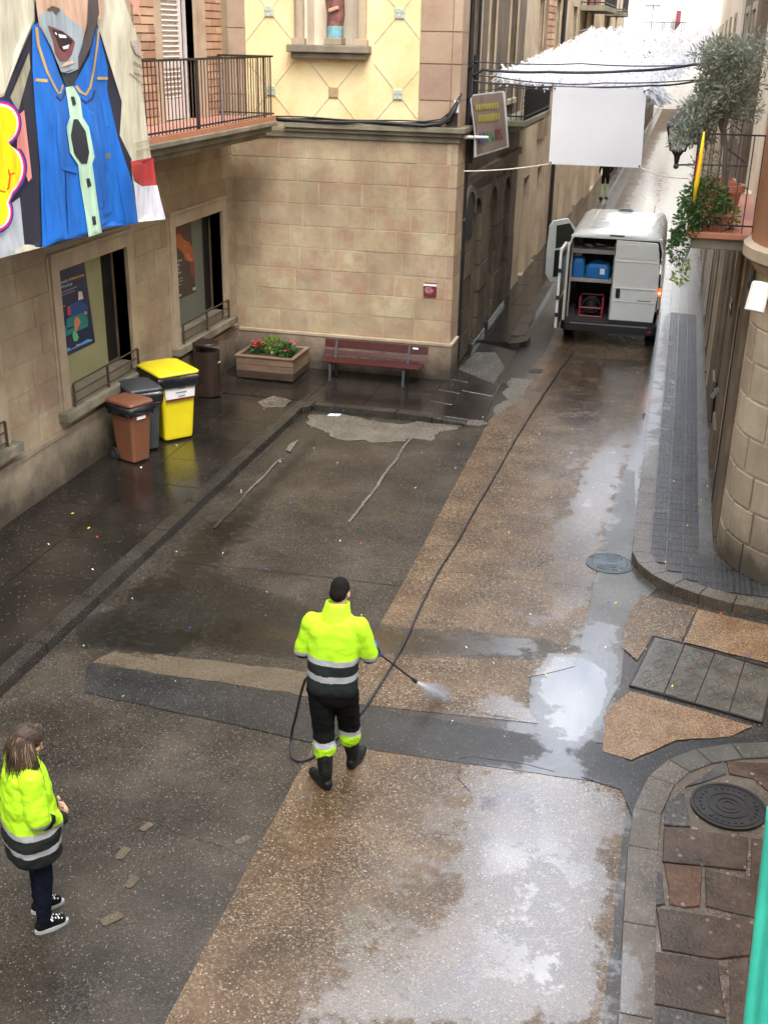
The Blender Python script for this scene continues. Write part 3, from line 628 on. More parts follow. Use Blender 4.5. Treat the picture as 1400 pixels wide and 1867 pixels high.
flags = [('flag', [(912, 285), (1040, 292), (1300, 330), (1285, 478), (905, 440)]), ('flagr', [(908, 452), (1082, 470), (1075, 650), (1000, 655), (935, 640), (925, 560)]),
         ('flag', [(1106, 482), (1350, 540), (1335, 700), (1108, 650)]), ('flag', [(880, 668), (1330, 728), (1310, 880), (1160, 900), (905, 855)]),
         ('flag', [(858, 870), (1160, 915), (1195, 1175), (850, 1105)]), ('flag', [(1212, 925), (1305, 905), (1290, 1260), (1220, 1230)]),
         ('flagg', [(850, 1125), (1195, 1190), (1190, 1330), (845, 1300)]), ('flag', [(1322, 335), (1480, 350), (1470, 560), (1315, 530)]),
         ('flagg', [(915, 170), (1000, 110), (1020, 200), (1030, 275), (912, 270)]), ('flag', [(1205, -30), (1480, -20), (1480, 90), (1400, 110), (1330, 50), (1220, 28)]), ('flagg', [(1010, 90), (1190, -30), (1200, 30), (1080, 70)]),
         ('flagg', [(840, 480), (895, 500), (915, 640), (870, 650), (845, 600)]), ('flag', [(1350, 720), (1500, 740), (1500, 900), (1330, 890)]), ('flagg', [(1330, 920), (1500, 930), (1500, 1260), (1310, 1260)])]
for mk, P in flags: slab_row(pc, 'flagstone', [grow(F(P))], .08, .104+random.uniform(-.003, .003), M[mk], .004)
slab_row(pc, 'flagstone', [[(.5+i*.55, 3.2+j*.5), (1.04+i*.55, 3.2+j*.5), (1.04+i*.55, 3.68+j*.5), (.5+i*.55, 3.68+j*.5)] for i in range(2) for j in range(4)], .08, .104, M['flag'], .004)
# ================================================================== BUILDINGS
def unit_block(name, mat, ch=.014):
    """block 1x1x1 centred on x,z, front face at y=-0.5, chamfered; 18 triangles"""
    me = bpy.data.meshes.new(name); a = .5; i = .5-ch
    v = [(-a, .5, -a), (a, .5, -a), (a, .5, a), (-a, .5, a), (-a, -.5+.25, -a), (a, -.25, -a), (a, -.25, a), (-a, -.25, a), (-i, -.5, -i), (i, -.5, -i), (i, -.5, i), (-i, -.5, i)]
    f = [(0, 4, 5, 1), (1, 5, 6, 2), (2, 6, 7, 3), (3, 7, 4, 0), (4, 8, 9, 5), (5, 9, 10, 6), (6, 10, 11, 7), (7, 11, 8, 4), (8, 11, 10, 9), (0, 1, 2, 3)]
    me.from_pydata(v, [], f); me.materials.append(mat)
    bm = bmesh.new(); bm.from_mesh(me); bmesh.ops.recalc_face_normals(bm, faces=bm.faces); bm.to_mesh(me); bm.free(); return me
UB = {}
def place_block(parent, name, mat, u0, u1, z0, z1, face, depth, side, proud=0):
    """side 'x': wall facing +x at x=face, u = y ; side 'y': wall facing -y at y=face, u = x ; side '-x': facing -x"""
    key = (name, mat)
    if key not in UB: UB[key] = unit_block(name, M[mat])
    o = bpy.data.objects.new(name, UB[key]); C.objects.link(o); o.parent = parent; off = ORG[parent.name][0]
    c = (u0+u1)/2; f = face
    if side == 'y': p = Vector((c, f-proud+depth/2, (z0+z1)/2)); rz = 0
    elif side == 'x': p = Vector((f+proud-depth/2, c, (z0+z1)/2)); rz = R(90)
    else: p = Vector((f-proud+depth/2, c, (z0+z1)/2)); rz = R(-90)
    o.location = p-off; o.rotation_euler = (0, 0, rz); o.scale = (u1-u0, depth, z1-z0); return o
def courses(parent, name, mat, u0, u1, zs, face, side, wmin, wmax, holes=(), joint=.008, depth=.06, jit=.002, cnt=None):
    for r_ in range(len(zs)-1):
        z0, z1 = zs[r_], zs[r_+1]; u = u0-random.uniform(0, wmax*.6)
        while u < u1-.02:
            w_ = random.uniform(wmin, wmax); a, c = max(u, u0), min(u+w_, u1); u += w_
            if c-a < .06: continue
            segs = [(a, c)]
            for (h0, h1, hz0, hz1) in holes:
                if hz1 <= z0+.05 or hz0 >= z1-.05: continue
                ns = []
                for s, e in segs:
                    if h1 <= s or h0 >= e: ns.append((s, e)); continue
                    if h0-s > .06: ns.append((s, h0))
                    if e-h1 > .06: ns.append((h1, e))
                segs = ns
            for s, e in segs: place_block(parent, name, mat, s+joint/2, e-joint/2, z0+joint/2, z1-joint/2, face, depth, side, random.uniform(-jit, jit))
def wall_with_holes(mb, u0, u1, z0, z1, holes, face, thick, side, mi=0):
    us = sorted({u0, u1, *[h[0] for h in holes], *[h[1] for h in holes]}); zs = sorted({z0, z1, *[h[2] for h in holes], *[h[3] for h in holes]})
    us = [u for u in us if u0 <= u <= u1]; zs = [z for z in zs if z0 <= z <= z1]
    for a, c in zip(us, us[1:]):
        run = None
        for e, g_ in zip(zs, zs[1:]):
            hole = any(h[0] <= (a+c)/2 <= h[1] and h[2] <= (e+g_)/2 <= h[3] for h in holes)
            if hole: continue
            if side == 'x': mb.box(face-thick, face, a, c, e, g_, mi)
            elif side == '-x': mb.box(face, face+thick, a, c, e, g_, mi)
            else: mb.box(a, c, face, face+thick, e, g_, mi)

# ------------------------------------------------ left wing (wall at x = -7.95)
WL = -7.95
lw = thing('stone_building', 'long beige stone building on the left with three barred windows and a tiled balcony', 'building', (-8.5, 10, 0))
w1 = (13.50, 15.48, 1.12, 3.02); w2 = (17.22, 19.24, 1.10, 3.05); w0 = (9.9, 11.75, 1.12, 3.02)
holes = [w0, w1, w2]
b = MB(); wall_with_holes(b, 0, 19.9, .0, 4.45, holes, WL-.008, .55, 'x'); b.box(WL-4, WL-.57, 0, 24, 0, 15)
door = (17.15, 18.45, 4.66, 7.2)
wall_with_holes(b, 0, 19.9, 4.45, 15, [door, (10.2, 11.5, 4.66, 7.2), (17.15, 18.45, 8.3, 10.8), (10.2, 11.5, 8.3, 10.8), (17.15, 18.45, 11.9, 14.2), (10.2, 11.5, 11.9, 14.2)], WL-.02, .55, 'x'); b.build('wall', M['mortard'], lw)
fh = [(h[0]-.24, h[1]+.24, h[2]-.14, h[3]+.26) for h in holes]
zs = [.86+.387*i for i in range(10)]; zs[-1] = 4.30
courses(lw, 'stone_block', 'stoneL', 8.2, 19.9, zs, WL, 'x', .75, 1.15, fh, joint=.005, depth=.05, jit=.0015)
place = 8.2
b = MB(); b.box(WL-.02, WL+.04, 0, 19.84, .1, .80); b.box(WL-.02, WL+.055, 0, 19.83, .80, .862); b.build('plinth', M['plinth'], lw)
b = MB(); b.box(WL-.02, WL+.0, 0, 8.2, .86, 15); b.build('render', M['stoneL'], lw)
b = MB(); b.box(WL-.02, WL-.002, 8.2, 16.2, 4.62, 15); b.box(WL-.02, WL-.002, 16.2, 19.9, 7.9, 15); b.build('upper_render', M['render'], lw)
def window(parent, h, frame_only=False, opts='olive'):
    y0, y1, z0, z1 = h
    # moulded stone surround, butted
    b = MB()
    b.box(WL-.3, WL+.05, y0-.2, y0, z0-.0, z1+.2); b.box(WL-.3, WL+.05, y1, y1+.2, z0, z1+.2); b.box(WL-.3, WL+.05, y0, y1, z1, z1+.2)
    b.box(WL-.02, WL+.075, y0-.22, y1+.22, z1+.2, z1+.25); b.box(WL-.02, WL+.018, y0-.25, y0-.2, z0, z1+.2); b.box(WL-.02, WL+.018, y1+.2, y1+.25, z0, z1+.2)
    fr = b.build('window_surround', M['trim'], parent, bevel=.008)
    b = MB(); b.box(WL-.38, WL+.16, y0-.3, y1+.3, z0-.13, z0); b.box(WL-.20, WL-.02, y0, y1, z0, z0+.16)
    b.build('sill', M['ledge'], fr, bevel=.012)
    b = MB(); X = WL-.20; b.box(X-.04, X, y0, y0+.04, z0, z1); b.box(X-.04, X, y1-.04, y1, z0, z1); b.box(X-.04, X, y0, y1, z1-.05, z1); b.box(X-.04, X, y0, y1, z0+.1, z0+.2);
    b.build('casement', M['frameb'], fr)
    b = MB(); b.box(X-.06, X-.05, y0, y1, z0, z1); b.build('pane', M['glass'], fr)
    b = MB(); b.box(X+.01, X+.025, y0+.01, y0+(y1-y0)*.78, z0+.165, z1-.06); b.build('blind_panel', M[opts], fr)
    b = MB(); b.box(X-.045, X-.02, y0+(y1-y0)*.72, y1, z0+.15, z1); b.build('dark_pane', M['dark'], fr)
    # railing on the sill
    rl = thing_part = None
    b = MB(); xr = WL+.08; zz = z0+.03; ya, yb = y0+.02, y1+.05
    ym = (ya+yb)/2
    b.bar((xr, ya, z0+.34), (xr, yb, z0+.34), .018)
    r_ = b.build('window_railing', M['rust'], parent)
    for y in (ya, ym, yb): b = MB(); b.bar((xr, y, z0), (xr, y, z0+.333), .035, .014); b.build('post', M['rust'], r_)
    for z in (z0+.06, z0+.20):
        b = MB(); b.bar((xr, ya, z), (xr, yb, z), .016); b.build('bar', M['rust'], r_)
    return fr
f1 = window(lw, w1); f2 = window(lw, w2, opts='ogreen'); f0 = window(lw, w0)

# ---- brick panels and balcony door above
def bricks(y0, y1):
    z = 4.66; k = 0
    while z < 7.6:
        cut = (y0+y1)/2+(.12 if k % 2 else -.12)
        for a, c in ((y0, cut), (cut, y1)): place_block(lw, 'brick', 'brick', a+.003, c-.003, z+.009, z+.118-.009, WL+.03, .08, 'x', random.uniform(-.004, .004))
        z += .118; k += 1
    z_top = z
for a, c in ((16.25, 16.9), (18.85, 19.55)):
    bj = MB(); bj.box(WL-.01, WL+.012, a, c, 4.62, 7.65); bricks(a, c); bj.build('brick_joint', M['brickd'], lw)
b = MB(); b.box(WL-.35, WL+.03, 16.9, 17.15, 4.62, 7.35); b.box(WL-.35, WL+.03, 18.45, 18.85, 4.62, 7.35); b.box(WL-.35, WL+.03, 17.15, 18.45, 7.2, 7.35); b.build('door_surround', M['render'], lw)
sh = MB(); xs_ = WL-.10
for a, c, p, q_ in ((17.2, 17.27, 4.68, 7.2), (18.05, 18.17, 4.68, 7.2), (17.27, 18.05, 4.68, 5.0), (17.27, 18.05, 5.45, 5.55), (17.27, 18.05, 7.08, 7.2)): sh.box(xs_-.05, xs_, a, c, p, q_)
sh.box(xs_-.04, xs_-.03, 17.27, 18.05, 4.9, 7.1); sho = sh.build('shutter', M['shut'], lw)
z = 5.02
sl0 = None
while z < 7.06:
    if not (5.43 < z < 5.56):
        if sl0 is None:
            b = MB(); b.obox((xs_-.012, 17.66, 0), (.016, 0, -.010), (0, .385, 0), (.004, 0, .0065)); sl0 = b.build('slat', M['shut'], sho); s = sl0
        else: s = sl0.copy(); C.objects.link(s); s.parent = sho
        s.location = (0, 0, z)
    z += .075
b = MB(); b.box(WL-.34, WL-.30, 18.17, 18.45, 4.66, 7.2); b.build('door_leaf', M['frameb'], lw)
b = MB(); b.box(WL-.2, WL-.14, 18.45-.02, 18.45, 4.66, 7.2); b.build('shutter_edge', M['shut'], lw)
# ---- balcony
bx, by0, by1, bz = -6.92, 8.5, 19.35, 4.66
b = MB(); b.box(WL-.02, bx-.05, by0, by1, 4.60, 4.66); slab = b.build('balcony', M['balctile'], lw)
b = MB(); b.box(WL-.01, bx+.04, by0, by1+.04, 4.52, 4.60); b.box(WL-.01, bx-.04, by0, by1-.03, 4.42, 4.52); b.box(WL-.01, bx-.12, by0, by1-.1, 4.33, 4.42); b.build('slab_edge', M['ledge'], slab, bevel=.015)
b = MB(); b.box(bx-.05, bx+.02, by0, by1, 4.601, 4.675); b.build('tile_border', M['terr'], slab)
y = by0; k = 0
bal = None
while y < by1-.03:
    wdt = .012
    if bal is None:
        b = MB(); b.bar((0, 0, 4.68), (0, 0, 5.62), .013); bal = b.build('baluster', M['rust'], slab, world=False); s = bal
    else: s = bal.copy(); C.objects.link(s); s.parent = slab
    s.location = Vector((bx-.02, y, 0))-ORG[lw.name][0]; y += .118; k += 1
x = WL+.05
while x < bx:
    s = bal.copy(); C.objects.link(s); s.parent = slab; s.location = Vector((x, by1-.03, 0))-ORG[lw.name][0]; x += .115
b = MB()
for z_, t_ in ((5.63, .03), (4.72, .022)):
    b.bar((bx-.02, by0, z_), (bx-.02, by1-.015, z_), .035, t_); b.bar((bx-.02, by1-.03, z_), (WL, by1-.03, z_), .035, t_)
for y in (16.1, 14.0, 12.0, 18.9, 10): b.bar((bx-.02, y, 4.66), (bx-.02, y, 5.62), .03)
b.build('handrail', M['iron'], slab)
b = MB(); b.bar((bx-.25, 17.6, 4.67), (bx-.5, 18.2, 5.55), .03); b.build('brace', M['iron'], slab)

# ------------------------------------------------ corner building (wall at y = 19.9)
WY = 19.9; CX = -3.8
cb = thing('corner_building', 'corner building with coursed stone below and ochre diamond patterned wall above', 'building', (-6, 20.5, 0))
nich = (-6.62, -5.52, 5.80, 7.4)
b = MB(); b.box(WL-.3, CX-.012, WY+.008, 20.52, 0, 4.5); wall_with_holes(b, WL-.3, CX-.012, 4.5, 15, [nich], WY+.012, .6, 'y'); b.box(WL-.5, -4.3, 20.45, 28, 0, 15); b.build('wall', M['mortar'], cb)
zs = [.80+.392*i for i in range(10)]; zs[-1] = 4.30
courses(cb, 'stone_block', 'stoneA', WL+.0, CX-.13, zs, WY, 'y', .45, .85, (), joint=.009, depth=.05, jit=.003)
for i in range(9):   # corner stones wrap round
    z0, z1 = zs[i], zs[i+1]; o = place_block(cb, 'corner_stone', 'quoin' if i % 3 == 0 else 'stoneA', CX-.12, CX+.005, z0+.004, z1-.004, WY-.003, .68, 'y')
b = MB(); b.box(WL, CX+.04, WY-.05, 20.5, .08, .74); b.build('plinth', M['plinth'], cb, bevel=.01)
b = MB(); b.box(WL, CX+.055, WY-.065, 20.5, .74, .80); b.build('plinth_cap', M['trim'], cb, bevel=.01)
b = MB(); b.box(-6.9, CX+.07, WY-.10, 20.55, 4.40, 4.47); b.box(WL, CX+.03, WY-.04, 20.55, 4.30, 4.40); b.box(-6.9, CX+.13, WY-.16, 20.55, 4.47, 4.56); b.build('cornice', M['ledge'], cb, bevel=.012)
b = MB(); wall_with_holes(b, -7.63, -4.52, 4.56, 15, [nich], WY+.003, .03, 'y'); b.build('painted_render', M['yellow'], cb)
z = 4.56; k = 0
hh = [.42, .58, .50, .52, .60, .55]
while z < 8.6:
    h_ = hh[k % 6]; j = .07 if k % 2 else 0
    for a, c in ((-4.52, CX-.16), (CX-.16, CX)): place_block(cb, 'quoin_stone', 'quoin', a+.004, c-.003, z+.006, z+h_-.004, WY-.012, .14 if c < CX else .60, 'y')
    place_block(cb, 'quoin_stone', 'quoin', WL, -7.635, z+.006, z+h_-.004, WY-.012, .05, 'y'); z += h_; k += 1
b = MB(); b.box(-4.52, CX, WY, 20.5, z, 15); b.box(WL, -7.64, WY, WY+.04, z, 15); b.build('upper_quoin', M['quoin'], cb)
# sgraffito lattice: fine grooves painted grey, square ceramic bosses at the crossings
M['groove'] = plain('groove_line', (.42, .36, .27), .8, var=.3, scale=10)
nodes_ = []
for r_ in range(-1, 3):
    for c_ in range(-3, 4):
        nodes_.append((-6.03+c_*1.15, 5.06+r_*1.27))
b = MB(); Yg = WY+.002
def clipseg(p, q_, x0, x1, z0, z1):
    t0, t1 = 0., 1.; d = (q_[0]-p[0], q_[1]-p[1])
    for pp, dd, lo, hi in ((p[0], d[0], x0, x1), (p[1], d[1], z0, z1)):
        a, c = (lo-pp)/dd, (hi-pp)/dd
        if a > c: a, c = c, a
        t0, t1 = max(t0, a), min(t1, c)
    return None if t0 >= t1 else ((p[0]+d[0]*t0, p[1]+d[1]*t0), (p[0]+d[0]*t1, p[1]+d[1]*t1))
for x, z in nodes_:
    for dx, dz in ((1.15, 1.27), (-1.15, 1.27)):
        s = clipseg((x, z), (x+dx, z+dz), -7.62, -4.53, 4.57, 8.5)
        if s:
            (a0, c0), (d0, e0) = s
            for k in range(8):
                a, c, d, e = a0+(d0-a0)*k/8, c0+(e0-c0)*k/8, a0+(d0-a0)*(k+1)/8, c0+(e0-c0)*(k+1)/8; mid = ((a+d)/2, (c+e)/2)
                if -6.82 < mid[0] < -5.32 and mid[1] > 5.58: continue
                b.bar((a, Yg, c), (d, Yg, e), .014, .01)
b.split('groove', M['groove'], cb)
M['boss'] = plain('ceramic_boss', (.42, .47, .38), .5, var=.3, scale=30)
M['bossb'] = plain('ceramic_boss_worn', (.42, .30, .16), .6, var=.3, scale=30)
for x, z in nodes_:
    if not (-7.5 < x < -4.6 and 4.7 < z < 8): continue
    if -6.8 < x < -5.3 and z > 5.3: continue
    b = MB(); b.box(x-.085, x+.085, Yg-.022, Yg+.01, z-.085, z+.085)
    bo = b.build('wall_tile', M['bossb'] if abs(x+6.03) < .1 else M['boss'], cb, bevel=.006)
    b = MB()
    for i in (-1, 1):
        for j in (-1, 1): b.box(x+i*.04-.028, x+i*.04+.028, Yg-.032, Yg-.02, z+j*.04-.028, z+j*.04+.028)
    b.build('tile_relief', bo.data.materials[0], bo)
# niche
b = MB(); b.box(-6.52, -5.62, WY+.40, WY+.44, 5.8, 7.4); b.box(-6.56, -6.50, WY-.0, WY+.42, 5.8, 7.4); b.box(-5.64, -5.58, WY, WY+.42, 5.8, 7.4); b.build('niche_recess', M['cream'], cb)
b = MB()
for x in (-6.62, -5.52):
    b = MB(); b.tube([(x, WY-.06, 5.92), (x, WY-.06, 7.3)], .085, 14); b.box(x-.11, x+.11, WY-.16, WY+.05, 5.82, 5.92); b.build('niche_column', M['trim'], cb, bevel=.006)
b = MB(); b.box(-6.80, -5.36, WY-.26, WY+.05, 5.70, 5.82); b.box(-6.74, -5.42, WY-.18, WY+.05, 5.60, 5.70); b.build('niche_sill', M['ledge'], cb, bevel=.015)
st = thing('statue', 'painted robed statue standing on a small base inside the wall niche', 'statue', (-6.07, WY+.2, 5.82))
b = MB(); n = 16
def ell(cx, cy, z, rx, ry, n=16, rot=0): return [Vector((cx+rx*math.cos(2*math.pi*k/n+rot)*(1+.06*math.cos(6*2*math.pi*k/n)), cy+ry*math.sin(2*math.pi*k/n+rot), z)) for k in range(n)]
b.loft([ell(-6.07, WY+.2, 5.93, .13, .12), ell(-6.07, WY+.2, 6.1, .14, .12), ell(-6.05, WY+.2, 6.3, .15, .12), ell(-6.07, WY+.19, 6.55, .16, .12), ell(-6.07, WY+.19, 6.75, .17, .11), ell(-6.07, WY+.2, 6.84, .06, .06), ell(-6.07, WY+.19, 6.9, .075, .08), ell(-6.07, WY+.19, 7.0, .07, .08), ell(-6.07, WY+.19, 7.06, .02, .02)])
b.build('figure', plain('robe_maroon', (.20, .085, .07), .7, var=.5, scale=12), st, smooth=True)
b = MB(); b.loft([ell(-6.07, WY+.195, 5.925, .137, .127), ell(-6.07, WY+.195, 6.12, .144, .126)], cap=False); b.build('robe_hem', plain('robe_blue', (.18, .36, .40), .7, var=.4, scale=12), st, smooth=True)
b = MB(); b.obox((-6.05, WY+.06, 6.38), (.09, 0, .03), (0, .03, 0), (-.01, 0, .03)); b.obox((-6.1, WY+.06, 6.6), (.07, 0, -.03), (0, .03, 0), (.01, 0, .03)); b.split('forearm', M['skin'], st, bevel=.02)
b = MB(); b.box(-6.22, -5.92, WY+.06, WY+.34, 5.82, 5.93); b.build('base', M['trim'], st, bevel=.01)
# wall plaque
pq = thing('wall_sign', 'small maroon and white sign on the coursed stone wall near its corner', 'sign', (-4.3, WY-.01, 1.6))
A = wp(773, 515, 1, WY-.02); B_ = wp(795, 541, 1, WY-.02)
b = MB(); b.box(A.x, B_.x, WY-.03, WY-.005, B_.z, A.z); b.build('panel', M['maroon'], pq)
b = MB(); b.box(A.x-.005, B_.x+.005, WY-.045, WY-.03, A.z-.055, A.z-.02); b.build('white_strip', M['white'], pq)
b = MB()
for k, (l, r_) in enumerate(((.15, .6), (.12, .7), (.08, .78), (.14, .75), (.2, .6))):
    for (s, e) in ((l, (l+r_)/2-.03), ((l+r_)/2+.02, r_)):
        W_ = B_.x-A.x; b.box(A.x+W_*s, A.x+W_*e, WY-.034, WY-.03, A.z-.09-k*.024, A.z-.078-k*.024)
b.build('lettering', M['pinkp'], pq)

# ------------------------------------------------ street, left side
def openings(parent, side, face, list_, recess=.25, mat='frameb', arch=False, rows=4):
    for (u0, u1, z0, z1) in list_: pass
def facade(name, label, y0, y1, face, H, mat, wins, doors=(), depth=5, base=None, group=None):
    t = thing(name, label, 'building', (face-1, y0, 0), group=group)
    hs = list(wins)+list(doors)
    b = MB(); wall_with_holes(b, y0, y1, 0, H, hs, face, .4, 'x'); b.box(face-depth, face-.42, y0+.02, y1-.02, 0, H-.1); b.build('wall', M[mat], t)
    for h in wins:
        a, c, p, q_ = h; f = face
        b = MB(); b.box(f-.02, f+.03, a-.1, a, p, q_); b.box(f-.02, f+.03, c, c+.1, p, q_); b.box(f-.02, f+.04, a-.1, c+.1, q_, q_+.12); b.box(f-.05, f+.08, a-.12, c+.12, p-.1, p)
        wf = b.build('window', M['trim'], t)
        b = MB(); b.box(f-.30, f-.26, a, a+.07, p, q_); b.box(f-.3, f-.26, c-.07, c, p, q_); b.box(f-.3, f-.26, (a+c)/2-.04, (a+c)/2+.04, p, q_); b.box(f-.3, f-.26, a, c, q_-.08, q_); b.box(f-.3, f-.26, a, c, (p+q_)/2, (p+q_)/2+.05); b.build('frame', M['frameb'], wf)
        b = MB(); b.box(f-.33, f-.31, a, c, p, q_); b.build('pane', M['glass'], wf)
    for h in doors:
        a, c, p, q_ = h; f = face
        b = MB(); b.box(f-.36, f-.3, a, c, p, q_)
        for k in range(1, 6): b.box(f-.3, f-.285, a+(c-a)*k/6-.01, a+(c-a)*k/6+.01, p, q_)
        d = b.build('door', M['frameb'], t)
    return t
XL = -3.92
doorsA = [(22.05, 22.75, .12, 2.95), (24.0, 24.75, .12, 2.95), (25.9, 26.6, .12, 2.8)]
winA = [(21.5, 22.2, 4.75, 7.1), (23.2, 23.9, 4.75, 7.1), (25.8, 26.8, 4.75, 7.1), (21.5, 22.2, 8.6, 10.6), (25.8, 26.8, 8.6, 10.6)]
sa = facade('old_house', 'dark old stone house with arched doorways in the alley behind the white van', 20.6, 28.2, XL, 13, 'dstone2', winA, doorsA)
# the stone piers between the doorways, block by block, with arches
b = MB()
def arch(mb, y0, y1, zs_, face, t_, rise=None, out=.14, n=8):
    r_ = (y1-y0)/2; c = (y0+y1)/2; rise = rise or r_*.75
    P = [(c+r_*math.cos(math.pi*k/n), zs_+rise*math.sin(math.pi*k/n)) for k in range(n+1)]; Q = [(c+(r_+out)*math.cos(math.pi*k/n), zs_+(rise+out)*math.sin(math.pi*k/n)) for k in range(n+1)]
    for k in range(n):
        vs = [Vector((face-t_, *P[k])), Vector((face-t_, *P[k+1])), Vector((face-t_, *Q[k+1])), Vector((face-t_, *Q[k])), Vector((face, *P[k])), Vector((face, *P[k+1])), Vector((face, *Q[k+1])), Vector((face, *Q[k]))]
        mb.add(vs, [(4, 5, 6, 7), (0, 3, 2, 1), (0, 1, 5, 4), (2, 3, 7, 6), (1, 2, 6, 5), (0, 4, 7, 3)])
for y0, y1 in ((20.7, 21.95), (22.85, 23.9), (24.85, 25.8), (26.7, 27.6)):
    zz = [.12, .62, 1.15, 1.7, 2.2, 2.75, 3.2]
    for k in range(6):
        if (y1-y0) > 1.1 and k % 2: 
            place_block(sa, 'stone_block', 'dstone', y0, (y0+y1)/2-.1, zz[k]+.008, zz[k+1]-.008, XL+.10, .2, 'x', random.uniform(-.01, .01)); place_block(sa, 'stone_block', 'dstone', (y0+y1)/2-.085, y1, zz[k]+.008, zz[k+1]-.008, XL+.10, .2, 'x', random.uniform(-.01, .01))
        else: place_block(sa, 'stone_block', 'dstone', y0, y1, zz[k]+.008, zz[k+1]-.008, XL+.10, .2, 'x', random.uniform(-.012, .012))
for y0, y1 in ((21.95, 22.85), (23.9, 24.85), (25.8, 26.7)): b = MB(); arch(b, y0, y1, 2.75, XL+.09, .2, .35, .16); b.build('arch', M['dstone'], sa)
b = MB(); arch(b, 20.75, 21.75, 2.9, XL+.16, .2, .45, .12); b.box(XL+.0, XL+.12, 20.72, 28, 3.45, 3.6); b.build('relieving_arch', M['dstone2'], sa)
b = MB(); b.box(XL+.02, XL+.13, 20.85, 21.65, 2.5, 3.3); b.build('lunette', M['dark'], sa)
b = MB(); b.box(XL-.02, XL+.01, 22.1, 22.7, 2.6, 2.95); b.build('lintel', M['dstone'], sa)
# steps along the wall foot
b = MB(); b.box(XL, XL+.16, 22.1, 23.6, .1, .24); b.box(XL, XL+.13, 24.2, 26.5, .1, .22); b.build('doorstep', M['kerb'], sa, bevel=.01)
# dark netted balcony
bal2 = MB(); bal2.box(XL, XL+.62, 24.6, 29.0, 4.28, 4.40); bal2.box(XL, XL+.5, 24.7, 28.9, 4.18, 4.28); bo = bal2.build('balcony', M['ledge'], sa, bevel=.015)
b = MB()
for z in (4.48, 5.42): b.bar((XL+.58, 24.65, z), (XL+.58, 28.95, z), .03); b.bar((XL, 24.65, z), (XL+.58, 24.65, z), .03)
b.build('handrail', M['iron'], bo)
y = 24.65; b0 = None
while y < 29:
    if b0 is None: q_ = MB(); q_.bar((0, 0, 4.4), (0, 0, 5.42), .016); b0 = q_.build('baluster', M['iron'], bo, world=False); s = b0
    else: s = b0.copy(); C.objects.link(s); s.parent = bo
    s.location = Vector((XL+.58, y, 0))-ORG[sa.name][0]; y += .12
for k in range(5):
    s = b0.copy(); C.objects.link(s); s.parent = bo; s.location = Vector((XL+.08+k*.11, 24.65, 0))-ORG[sa.name][0]
b = MB()   # privacy netting woven behind the bars
for j in range(9):
    z = 4.5+j*.1; b.add([(XL+.55+.01*math.sin(y_*9+j), y_, z+dz+.012*math.sin(y_*13+j*2)) for y_ in [24.7+.2*i for i in range(22)] for dz in (0, .085)], [(2*i, 2*i+2, 2*i+3, 2*i+1) for i in range(21)])
b.build('netting', plain('net_black', (.02, .018, .016), .8), bo, recalc=False)
def balcony(parent, face, y0, y1, z, d=.7, side=1, mat='ledge'):
    b = MB(); b.box(min(face, face+side*d), max(face, face+side*d), y0, y1, z-.16, z); o_ = b.build('balcony', M[mat], parent)
    b = MB(); X = face+side*(d-.04)
    for zz in (z+.08, z+1.0): b.bar((X, y0, zz), (X, y1, zz), .035); b.bar((face, y0, zz), (X, y0, zz), .035); b.bar((face, y1, zz), (X, y1, zz), .035)
    n = int((y1-y0)/.16)
    for k in range(n+1): b.bar((X, y0+(y1-y0)*k/n, z), (X, y0+(y1-y0)*k/n, z+1), .018)
    for k in range(4): b.bar((face+side*(d*k/4), y0, z), (face+side*(d*k/4), y0, z+1), .018)
    b.build('railing', M['iron'], o_); return o_
sb = facade('narrow_house', 'narrow alley house with orange brick pilaster and a drainpipe beyond the netted balcony', 28.22, 36.5, XL+.02, 12.5, 'render', [(30.2, 31.2, 4.9, 7.0), (33.8, 34.8, 4.9, 7.0), (35.2, 35.9, 5.2, 6.6)], [(29.5, 30.6, .12, 2.7), (32.2, 33.4, .12, 2.7)])
b = MB(); b.box(XL, XL+.1, 31.6, 33.2, 3.5, 12.4); b.build('brick_pilaster', M['brickd'], sb)
z = 4.2; k = 0
while z < 8.2:
    for a, c in ((31.62, 32.4), (32.4, 33.18)): place_block(sb, 'brick', 'brick', a+.005, c-.005, z+.012, z+.16-.012, XL+.12, .1, 'x', random.uniform(-.005, .005))
    z += .16
b = MB(); b.tube([(XL+.12, 35.2, .1), (XL+.12, 35.2, 12)], .06, 8); b.build('drainpipe', M['iron'], sb)
sc_ = facade('cream_house', 'cream rendered alley house with dark red shutters and an iron balcony', 36.52, 47, XL+.06, 13, 'render', [(38, 39.2, 4.8, 6.9), (41.5, 42.7, 4.8, 6.9), (44.5, 45.5, 4.8, 6.9), (41.5, 42.7, 8, 10)], [(38, 39.4, .12, 2.7), (43, 44.6, .12, 2.9)])
balcony(sc_, XL+.08, 40.3, 45.8, 7.0, .8); balcony(sc_, XL+.08, 41, 44, 9.6, .7)
b = MB(); b.box(XL+.1, XL+.16, 42.8, 43.6, 7.05, 9.2); b.box(XL+.1, XL+.16, 45.0, 46.4, 7.1, 9.8); b.build('shutter', plain('shutter_red', (.20, .04, .04), .6), sc_)
sd_ = facade('grey_house', 'pale stone alley house beyond the cream house with a grey metal garage front', 47.02, 62, XL+.2, 12, 'render', [(50, 51.2, 4.8, 6.9), (55, 56.2, 4.8, 6.9)], [(49, 51, .12, 2.8), (55, 58, .12, 3)])
balcony(sd_, XL+.22, 49, 52.5, 7.0, .7)
se_ = facade('dark_wall_house', 'long dark boarded front at the far left end of the street', 62.02, 112, -3.35, 5.2, 'dstone', [], [(66+i*4, 67.8+i*4, .12, 3.0) for i in range(10)])
